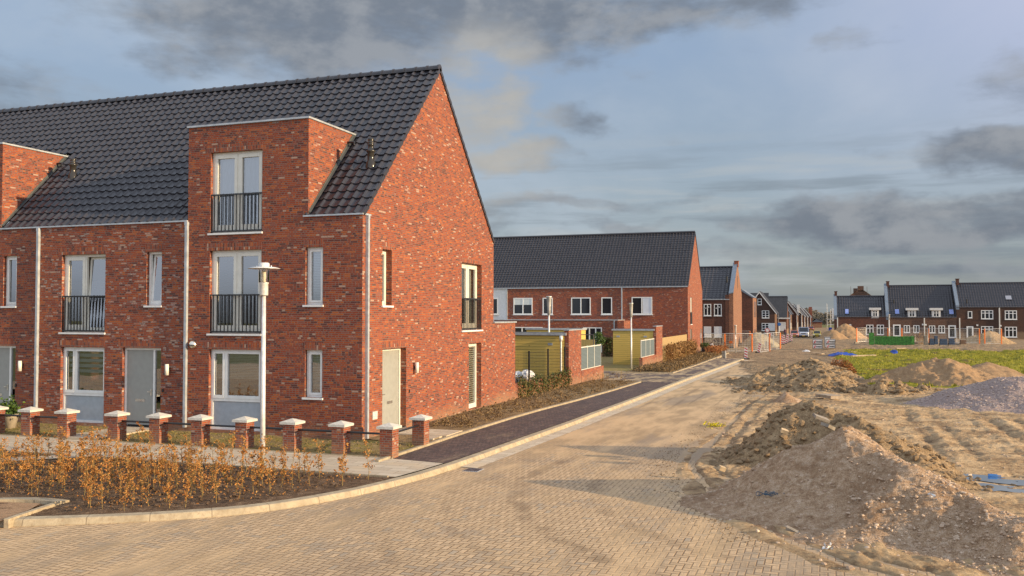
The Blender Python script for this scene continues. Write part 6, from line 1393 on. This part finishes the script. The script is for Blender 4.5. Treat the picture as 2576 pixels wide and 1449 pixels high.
x, y, z = gp(2845, 88); b = MB(); b.tube([(x-.9, y, z+.35), (x+.1, y, z+1.05), (x+.55, y, z+.2)], .05, 4); tag(b.build('wooden_trestle', M['frame'], None), 'white bent lath leaning like an A behind the dry hedge', 'lath')
# ------------------------------------------------------------------ vehicles
def extrude(mb, prof, y0, y1, inset=None):
    A = [(x, y0, z) for x, z in prof]; B = [(x, y1, z) for x, z in prof]; mb.poly(A); mb.poly(B[::-1])
    for k in range(len(A)): mb.poly([A[(k+1) % len(A)], A[k], B[k], B[(k+1) % len(A)]])
def vehicle(name, label, x, y, body_c, W_, L, Hh, hood, roof, wheel=.31, van=False, plate='plate_yellow', cat='car', rz=0.):
    """front looks to -Y; half-width sections are lofted along the length"""
    z0 = DH(x, y); t = thing(name, label, cat, (x, y, z0), None, rz); bm = paint('paint_'+name+str(int(y)), body_c)
    def part(b, nm, m, p=None): o = b.build(nm, m, None); o.parent = p or t; return o
    bl = hood; hw = W_/2
    secs = [(0, .25, bl*.80, hw*.86), (.12, .20, bl*.92, hw*.96), (.5, .18, bl, hw), (L*.5, .18, bl+.02, hw), (L-.4, .2, bl+.02, hw), (L-.08, .25, bl-.05, hw*.95), (L, .35, bl-.25, hw*.88)]
    b = MB(); rings = []
    for yy_, zb_, zt_, w_ in secs: rings.append([(-w_*.94, yy_, zb_), (-w_, yy_, zb_+.15), (-w_, yy_, zt_-.18), (-w_*.93, yy_, zt_), (w_*.93, yy_, zt_), (w_, yy_, zt_-.18), (w_, yy_, zb_+.15), (w_*.94, yy_, zb_)])
    for r0, r1 in zip(rings[:-1], rings[1:]):
        for k in range(8): b.poly([r0[k], r0[(k+1) % 8], r1[(k+1) % 8], r1[k]])
    b.poly(rings[0]); b.poly(rings[-1][::-1]); body = part(b, 'body', bm)
    f0, f1, r1, r0 = roof      # windscreen foot, roof front, roof rear, rear foot
    b = MB(); wr = hw*(.90 if van else .78); wb = hw*.93
    C0 = [(-wb, f0, bl), (-wr, f1, Hh-.04), (wr, f1, Hh-.04), (wb, f0, bl)]; C1 = [(-wb, r0, bl), (-wr, r1, Hh-.04), (wr, r1, Hh-.04), (wb, r0, bl)]
    b.poly([(-wr, f1, Hh-.04), (wr, f1, Hh-.04), (wr*.94, f1+.15, Hh), (-wr*.94, f1+.15, Hh)]); b.poly([(-wr*.94, f1+.15, Hh), (wr*.94, f1+.15, Hh), (wr*.94, r1-.1, Hh), (-wr*.94, r1-.1, Hh)]); b.poly([(wr*.94, f1+.15, Hh), (wr, f1, Hh-.04), (wr, r1, Hh-.04), (wr*.94, r1-.1, Hh)]); b.poly([(-wr*.94, f1+.15, Hh), (-wr*.94, r1-.1, Hh), (-wr, r1, Hh-.04), (-wr, f1, Hh-.04)]); b.poly([(-wr*.94, r1-.1, Hh), (wr*.94, r1-.1, Hh), (wr, r1, Hh-.04), (-wr, r1, Hh-.04)])
    for s_ in (-1, 1):
        b.poly([(s_*wb, f0, bl), (s_*wb, f0+.10, bl), (s_*wr, f1+.12, Hh-.04), (s_*wr, f1, Hh-.04)]); b.poly([(s_*wb, r0, bl), (s_*wb, r0-.15, bl), (s_*wr, r1-.12, Hh-.04), (s_*wr, r1, Hh-.04)])
        if van: b.poly([(s_*wb, f0+1.25, bl), (s_*wb, r0, bl), (s_*wr, r1, Hh-.04), (s_*wr, f1+1.0, Hh-.04)])
        else: m_ = (f1+r1)/2; b.poly([(s_*wb, m_-.05, bl), (s_*wb, m_+.05, bl), (s_*wr, m_+.05, Hh-.04), (s_*wr, m_-.05, Hh-.04)])
        b.poly([(s_*wb, f0, bl), (s_*(wb-.07), f0-.005, bl), (s_*(wr-.07), f1-.005, Hh-.04), (s_*wr, f1, Hh-.04)])
    part(b, 'cabin', bm, None); b = MB(); e = .012
    b.poly([(-wb+.07, f0+e, bl), (wb-.07, f0+e, bl), (wr-.07, f1+e, Hh-.05), (-wr+.07, f1+e, Hh-.05)]); part(b, 'windscreen', M['glass_far'])
    b = MB(); b.poly([(-wb, r0-e, bl), (wb, r0-e, bl), (wr, r1-e, Hh-.05), (-wr, r1-e, Hh-.05)]); part(b, 'rear_window', M['glass_far'])
    for s_ in (-1, 1): b = MB(); b.poly([(s_*(wb-e), f0, bl), (s_*(wb-e), r0, bl), (s_*(wr-e), r1, Hh-.05), (s_*(wr-e), f1, Hh-.05)]); part(b, 'side_window', M['glass_far'])
    for s_ in (-1, 1):
        for wy in (L*.19, L*.81):
            b = MB(); b.tube([(s_*(hw-.20), wy, wheel), (s_*(hw+.005), wy, wheel)], wheel, 18); wh = part(b, 'wheel', M['rubber']); b = MB(); b.tube([(s_*(hw), wy, wheel), (s_*(hw+.012), wy, wheel)], wheel*.6, 14); part(b, 'rim', M['metal'], wh)
        b = MB(); b.box(s_*hw*.70-.16, s_*hw*.70+.16, -.02, .10, bl*.66, bl*.66+.16); part(b, 'headlight', M['whitep'])
        b = MB(); b.box(s_*(hw+.02), s_*(hw+.17), f0+.15, f0+.22, bl+.02, bl+.18); part(b, 'mirror', M['black'])
    b = MB(); b.box(-hw*.84, hw*.84, -.06, .12, .22, .44); part(b, 'bumper', M['black']); b = MB(); b.box(-hw*.42, hw*.42, -.03, .02, bl*.62, bl*.62+.14); part(b, 'grille', M['black'])
    b = MB(); b.box(-.26, .26, -.075, -.06, .30, .41); part(b, 'number_plate', M[plate]); return t
M['plate_yellow'] = mat('yellow_plate', (.80, .52, .03), .5, var=.02)
YV = 176.
x, _ = W(3214, 1340, YV); vehicle('delivery_van', 'pale blue-white van facing the camera in the middle of the street', x, YV, (.50, .56, .68), 1.95, 4.8, 1.92, 1.12, (.35, 1.15, 4.65, 4.78), .34, True, cat='van')
x, _ = W(3177, 1340, YV-4); vehicle('parked_car', 'faded orange-red car parked left of the pale van', x, YV-5, (.68, .19, .10), 1.55, 3.9, 1.38, .82, (.95, 1.5, 3.1, 3.75), .27)
x, _ = W(3268, 1340, YV-3); vehicle('parked_car', 'yellow-green small car at the right side of the street', x, YV-4, (.50, .42, .03), 1.46, 3.6, 1.30, .78, (.85, 1.4, 2.9, 3.5), .26)
x, _ = W(3245, 1310, 262); vehicle('parked_car', 'small red car farthest up the street behind the van', x, 262, (.42, .05, .04), 1.5, 4.0, 1.25, .75, (.95, 1.5, 3.1, 3.8), .28)
# ------------------------------------------------------------------ person standing by the white panel
def person(x, y, z, label, h=1.75, top=(.10, .03, .05), legs=(.03, .04, .08)):
    s = h/1.75; j = {'pel': (0, 0, .92), 'sp': (0, .01, 1.15), 'ch': (0, .01, 1.38), 'nk': (0, 0, 1.50), 'hd': (0, -.02, 1.62), 'ht': (0, -.01, 1.72)}
    V = [(0, 0, .95), (0, .01, 1.18), (0, .01, 1.38), (0, 0, 1.49), (0, -.015, 1.60), (0, -.01, 1.70),
         (-.17, 0, 1.40), (-.24, .02, 1.15), (-.22, -.08, .93), (-.22, -.10, .85), (.17, 0, 1.40), (.25, .03, 1.15), (.24, -.06, .92), (.24, -.08, .84),
         (-.10, 0, .86), (-.11, -.02, .48), (-.12, .02, .08), (-.13, -.12, .04), (.10, 0, .86), (.13, -.01, .48), (.16, .05, .08), (.17, -.09, .04)]
    E_ = [(0, 1), (1, 2), (2, 3), (3, 4), (4, 5), (2, 6), (6, 7), (7, 8), (8, 9), (2, 10), (10, 11), (11, 12), (12, 13), (0, 14), (14, 15), (15, 16), (16, 17), (0, 18), (18, 19), (19, 20), (20, 21)]
    R = [.15, .13, .15, .06, .095, .07, .065, .05, .035, .03, .065, .05, .035, .03, .09, .065, .045, .035, .09, .065, .045, .035]
    me = bpy.data.meshes.new('person'); me.from_pydata([tuple(c*s for c in v) for v in V], E_, []); o = bpy.data.objects.new('person', me); C.objects.link(o); o.location = (x, y, z)
    m = o.modifiers.new('skin', 'SKIN'); 
    if not me.skin_vertices: me.attributes
    for k, r in enumerate(R): me.skin_vertices[0].data[k].radius = (r*s, r*s)
    me.skin_vertices[0].data[0].use_root = True
    o.modifiers.new('sub', 'SUBSURF').levels = 1
    mt, t_, b_ = newmat('clothed_figure'); _, _, z_ = t_.sep(t_.new('ShaderNodeTexCoord').outputs['Object'])
    t_.put(b_.inputs['Base Color'], t_.ramp(t_.m('DIVIDE', z_, 1.75), [(0, (.02, .02, .02)), (.06, legs), (.54, top), (.86, (.45, .26, .19)), (.945, (.05, .03, .02))], 'CONSTANT')); me.materials.append(mt)
    return tag(o, label, 'person')
try:
    x, _ = W(3140, 1320, 172)
    me_ok = True; bpy.data.meshes.new('t')
    person(x, 172, DH(x, 172), 'person in dark red-brown top and dark trousers standing behind the fence boards')
except Exception as ex: print('person failed', ex)

# ------------------------------------------------------------------ container, pallets, scaffold and loose things
YC = 126.; x0, zt_ = W(3500, 1346, YC); x1, zb_ = W(3644, 1371, YC); zb_ = DH((x0+x1)/2, YC)-.02
t = thing('waste_container', 'long low green waste container in front of the tan brick house', 'container', ((x0+x1)/2, YC, zb_)); b = MB()
b.box(x0, x1, YC, YC+.08, zb_+.05, zt_); b.box(x0, x1, YC+2.2, YC+2.28, zb_+.05, zt_); b.box(x0, x1, YC+.08, YC+2.2, zb_+.05, zb_+.12); b.box(x0, x0+.08, YC+.08, YC+2.2, zb_+.12, zt_); b.build('walls', M['green'], t)
b = MB(); b.box(x0-.05, x1+.05, YC-.06, YC-.001, zt_-.1, zt_+.03)
for k in range(11): a = x0+(x1-x0)*k/10; b.box(a-.05, a+.05, YC-.07, YC-.001, zb_+.05, zt_-.1)
b.build('ribs', M['green'], t); b = MB(); b.box(x0-.75, x0-.12, YC-.1, YC+.1, zb_, W(3500, 1331, YC)[1]); b.build('hook_frame', M['green'], t); b = MB(); b.box(x1+.06, x1+.4, YC-.1, YC+2.3, zb_, W(3500, 1344, YC)[1]); b.build('tail_door', M['green'], t)
# brick packs wrapped in white foil, printed
def text_mesh(name, body, size, m_, parent, loc, shear=0., rot=(math.pi/2, 0, 0), bold=0.):
    c = bpy.data.curves.new(name, 'FONT'); c.body = body; c.size = size; c.shear = shear; c.extrude = .004; c.offset = bold; c.align_x = 'LEFT'; c.fill_mode = 'BOTH'
    o = bpy.data.objects.new(name, c); C.objects.link(o); dg = bpy.context.evaluated_depsgraph_get(); me = bpy.data.meshes.new_from_object(o.evaluated_get(dg)); C.objects.unlink(o); bpy.data.objects.remove(o)
    me.materials.clear(); me.materials.append(m_); q_ = bpy.data.objects.new(name, me); C.objects.link(q_); q_.parent = parent; q_.location = loc; q_.rotation_euler = rot; return q_
YP = 101.
def pack(l, r, t_, bt, Y, label, words=True, green=False):
    x0, z1 = W(l, t_, Y); x1, z0 = W(r, bt, Y); w_, h_ = x1-x0, z1-z0; t = thing('foil_pack', label, 'wrapped pack', (x0, Y, z0), 'white foil-wrapped packs beside the street')
    b = MB(); b.box(0, w_, 0, .8, 0, h_); b.build('pack', M['fabric'], None, bevel=.03).parent = t
    b = MB(); e = .05; b.box(.0, w_, -.012, -.002, 0, e); b.box(0, w_, -.012, -.002, h_-e, h_); b.box(0, e, -.012, -.002, e, h_-e); b.box(w_-e, w_, -.012, -.002, e, h_-e); b.build('printed_edge', M['limb'], None).parent = t
    if words:
        text_mesh('logo', 'E', h_*.62, M['redp'], t, (w_*.13, -.014, h_*.27), .45, bold=.012); b = MB(); b.box(w_*.10, w_*.27, -.013, -.003, h_*.18, h_*.24); b.build('logo_bar', M['redp'], None).parent = t
        text_mesh('lettering', 'ENGELS', h_*.34, M['black'], t, (w_*.37, -.014, h_*.34), 0, bold=.008)
    if green: b = MB(); b.poly([(w_*.38, -.014, h_*.25), (w_*.62, -.014, h_*.25), (w_*.66, -.014, h_*.6), (w_*.5, -.014, h_*.85), (w_*.34, -.014, h_*.6)]); b.build('green_mark', M['green'], None).parent = t
    return t
pack(3250, 3291, 1377, 1395, YP, 'white foil pack printed in red and black, lower one of the left stack'); pack(3250, 3291, 1357, 1376, YP, 'white foil pack printed in red and black, upper one of the left stack')
pack(3303, 3342, 1376, 1393, YP+.5, 'white foil pack printed in red and black, lower one of the right stack'); pack(3303, 3342, 1357, 1375.5, YP+.5, 'white foil pack printed in red and black, upper one of the right stack')
pack(3297, 3323, 1348, 1390, YP+2.5, 'white foil pack with a green mark standing behind the right stack', False, True)
def crumple(name, label, l, r, py, Y, wdt, m_, cat, hgt=.18, seed=1):
    x0, _ = W(l, py, Y); x1, _ = W(r, py, Y); n = 60; X, Yg_ = np.meshgrid(np.linspace(x0, x1, n), np.linspace(Y, Y+wdt, 24)); u = np.linspace(0, 1, n)[None]; v = np.linspace(0, 1, 24)[:, None]
    Z = dirt_h(X, Yg_)+.03+hgt*np.clip(fbm(X+seed, Yg_, 1.4, 4)+.35, 0, 1)*np.sqrt(np.clip(np.sin(np.pi*u)*np.sin(np.pi*v), 0, 1))*2
    Xn = X+fbm(X, Yg_+seed, .9, 2)*.3; Yn = Yg_+fbm(X+9, Yg_+seed, .9, 2)*.6*(.3+np.sin(np.pi*u)); return tag(grid_mesh(name, Xn, Yn, Z, m_), label, cat)
crumple('blue_sheet', 'crumpled bright blue tarpaulin lying on the mud near the white packs', 3316, 3432, 1408, 84, 2.2, M['blue'], 'tarpaulin', .30, 1)
crumple('blue_sheet', 'small blue tarpaulin at the edge of the green field', 3560, 3592, 1397, 92, 1.2, M['blue'], 'tarpaulin', .25, 5)
crumple('plastic_sheet', 'crumpled grey plastic foil at the roadside left of the white packs', 3205, 3240, 1385, 95, 1.5, M['fabric'], 'plastic foil', .30, 7)
M['slabstone'] = mat('weathered_slab', (.40, .32, .23), .8, var=.2)
def board(name, label, px0, px1, Y0, Y1, wd, m_, th=.06, lift=.05, cat='board'):
    x0, _ = W(px0, 1400, Y0); x1, _ = W(px1, 1400, Y1); z0, z1 = DH(x0, Y0)+lift, DH(x1, Y1)+lift; p0, p1 = Vector((x0, Y0, z0)), Vector((x1, Y1, z1)); d = (p1-p0).normalized(); n_ = Vector((-d.y, d.x, 0))*wd/2; up = Vector((0, 0, th)); b = MB()
    q_ = [p0-n_, p1-n_, p1+n_, p0+n_]; b.poly([a+up for a in q_]); b.poly(q_[::-1])
    for k in range(4): b.poly([q_[k], q_[(k+1) % 4], q_[(k+1) % 4]+up, q_[k]+up])
    return tag(b.build(name, m_, None), label, cat)
board('plank', 'long pale plank lying right of the blue tarpaulin', 3405, 3502, 82.5, 83.5, .45, M['wood'], .09, .12); board('plank', 'pale plank lying left of the blue tarpaulin', 3244, 3292, 88, 86.5, .30, M['wood'], .08, .10)
board('plank', 'short orange-tinted plank behind the blue tarpaulin', 3402, 3430, 91.5, 91.8, .3, M['wood'], .09, .2); board('plank', 'pale plank left of the blue sheet by the green field', 3585, 3622, 100, 100.4, .4, M['wood'], .1, .3)
board('stone_slab', 'broad pale concrete slab lying at the foot of the earth ridge', 3284, 3346, 39.2, 38.2, .55, M['slabstone'], .12, .06, 'slab')
def block(label, px, py, Y, sz, rz, m_, name='concrete_lump'):
    x, z = W(px, py, Y); b = MB(); b.obox(Vector((x, Y, z)), sz, rz, .35, .2); return tag(b.build(name, m_, None), label, 'rubble')
block('flat grey slab sticking out near the top of the clumpy earth heap', 3285, 1672, 21.2, (.34, .22, .06), .4, M['greywood']); block('grey slab leaning below the top of the clumpy earth heap', 3312, 1705, 20.4, (.26, .2, .07), 1.0, M['greywood'])
block('pale square stone on the shoulder of the clumpy earth heap', 3138, 1725, 21.0, (.16, .14, .08), .2, M['wood']); block('yellow stone in the tracked sand left of the nearest heap', 2888, 1874, 19.2, (.13, .10, .09), .5, M['wood'])
block('grey stone half buried at the left foot of the nearest heap', 3170, 2122, 15.0, (.20, .07, .05), -.3, M['greywood'])
def gz_on(px, py, near=12., far=24.):
    d = ray(px, py); best = None
    for info in (big, sec):
        X, Y, Z, m = info
        for t_ in np.linspace(near, far, 240):
            s_ = t_/d.y; p = Vector((0, 0, CH))+d*s_; i = int((p.y-Y[0, 0])/(Y[1, 0]-Y[0, 0])); j = int((p.x-X[0, 0])/(X[0, 1]-X[0, 0]))
            if 0 <= i < X.shape[0] and 0 <= j < X.shape[1] and m[i, j] and p.z <= Z[i, j]: return Vector((p.x, p.y, Z[i, j]))
    return None
p = gz_on(3090, 1995)
if p:
    b = MB(); random.seed(8)
    for k in range(5):
        c = p+Vector((random.uniform(-.12, .2), random.uniform(-.1, .1), .03)); R0 = random.uniform(.05, .14); pts = [(c.x+R0*math.cos(a)*1.3, c.y+R0*math.sin(a)*.7, c.z+.04+.03*math.sin(3*a)) for a in np.linspace(0, random.uniform(3.5, 6.2), 12)]; b.tube(pts, .005, 5, False)
    M['cord'] = mat('blue_cord_fibre', (.02, .09, .16), .6); tag(b.build('cord_tangle', M['cord'], None), 'tangle of blue cord on the left slope of the nearest heap', 'cord')
for px, py, lb in ((3740, 2010, 'white scrap of plastic halfway up the nearest heap'), (3318, 2210, 'small white scrap at the foot of the nearest heap')):
    p = gz_on(px, py)
    if p: b = MB(); random.seed(px); pts = [p+Vector((random.gauss(0, .05), random.gauss(0, .03), .03+random.random()*.06)) for k in range(9)]; leaf_cloud(b, pts, .05, .09); tag(b.build('plastic_scrap', M['fabric'], None), lb, 'plastic scrap')
x, y = W(3973, 1888, 21.6)[0], 21.6; b = MB(); z = DH(x, y)+.04; b.tube([(x-.1, y, z), (x+.06, y, z), (x+.09, y, z), (x+.15, y, z)], [.035, .035, .015, .013], 10); tag(b.build('plastic_bottle', M['bluesign'], None), 'small blue plastic bottle lying by the puddles', 'bottle')
x, y = W(2860, 1675, 28.5)[0], 28.5
b = MB(); pts = [(x+random.gauss(0, .16), y+random.gauss(0, .16), DH(x, y)+.02+random.random()*.10) for k in range(120)]; leaf_cloud(b, pts, .05, .1); M['yellowweed'] = leaf_mat('yellow_weed', [(0, (.35, .33, .02)), (1, (.7, .6, .03))]); tag(b.build('yellow_weed', M['yellowweed'], None), 'small tuft of yellow-green weed at the sandy road edge', 'weed')
def bush(label, px, Y, r, h, m_, n, name='bush'):
    x, _ = W(px, 1450, Y); z = DH(x, Y); t = thing(name, label, 'bush', (x, Y, z)); b = MB(); pts = []
    for k in range(n): a = random.uniform(0, 6.28); rr = r*random.random()**.5; pts.append((x+rr*math.cos(a), Y+rr*math.sin(a), z+random.random()*h*(1-.7*(rr/r)**2)))
    leaf_cloud(b, pts, .07, .16); b.build('foliage', m_, t); b = MB()
    for k in range(14): a = random.uniform(0, 6.28); b.tube([(x, Y, z-.1), (x+r*.7*math.cos(a), Y+r*.7*math.sin(a), z+h*random.uniform(.5, 1))], .012, 4, False)
    b.build('stems', M['twig'], t)
bush('rusty brown bush at the left corner of the green field', 3362, 57, .85, 1.0, M['rustbush'], 1800)
bush('dry pale bush between the container and the blue pallets', 3685, 134, 1.9, 1.9, M['hedgebeech'], 700)
for k, (l, r, t_, lb, mm) in enumerate(((3697, 3712, 1342, 'grey stack of tiles beside the fence, leftmost of the stacks', 'greywood'), (3719, 3737, 1354, 'low blue-grey stack beside the taller one', 'stackblue'), (3738, 3752, 1343, 'tall blue-grey stack left of the blue wrapped one', 'stackblue'), (3760, 3791, 1355, 'wide blue wrapped stack in the middle of the row', 'stackblue'), (3796, 3820, 1354, 'dark blue stack right of the wide one', 'stackblue'), (3842, 3866, 1359, 'reddish brown brick stack behind the mesh fence', 'brick_rust'))):
    if 'stackblue' not in M: M['stackblue'] = mat('blue_grey_stack', (.07, .11, .17), .6, var=.25)
    x0, zt_ = W(l, t_, 127.); x1, _ = W(r, t_, 127.); zb_ = DH((x0+x1)/2, 127.); t = thing('material_stack', lb, 'stack', (x0, 127, zb_), 'stacks of building materials by the fence'); b = MB(); n = 3; hh = (max(zt_, zb_+.5)-zb_-.12)/n
    for i in range(n): b.box(x0+.02*i, x1-.02*i, 127, 128, zb_+.12+i*hh, zb_+.12+(i+1)*hh-.03)
    b.build('layers', M[mm], t); b = MB(); b.box(x0-.02, x1+.02, 126.98, 128.02, zb_-.1, zb_+.11); b.build('pallet', M['wood'], t)
# scaffold at the street end
x0, zt_ = W(3308, 1255, 205); x1, _ = W(3337, 1255, 205); t = thing('scaffold', 'tube scaffold with white and blue sheets at the end of the right-hand row', 'scaffold', (x0, 205, tz(205))); b = MB()
for a in (x0, (x0+x1)/2, x1):
    for yy_ in (205, 207): b.tube([(a, yy_, tz(205)), (a, yy_, zt_+(2.2 if a == x0 else 1))], .05, 5)
for z in np.linspace(tz(205)+1, zt_, 4): b.tube([(x0, 205, z), (x1, 205, z)], .05, 5); b.tube([(x0, 207, z), (x1, 207, z)], .05, 5)
b.build('tubes', M['galv'], t); b = MB(); b.box(x0+1.0, x1-.1, 205.1, 205.13, zt_-1.6, zt_+1.2); b.build('white_sheet', M['fabric'], t); b = MB(); b.box(x0+.3, x1-.5, 204.9, 204.93, tz(205)+.6, tz(205)+1.6); b.build('blue_sheet', M['blue'], t)
for z in np.linspace(tz(205)+1, zt_, 4)[1:3]: b = MB(); b.box(x0, x1, 205.05, 206.9, z+.06, z+.1); b.build('platform', M['greywood'], t)
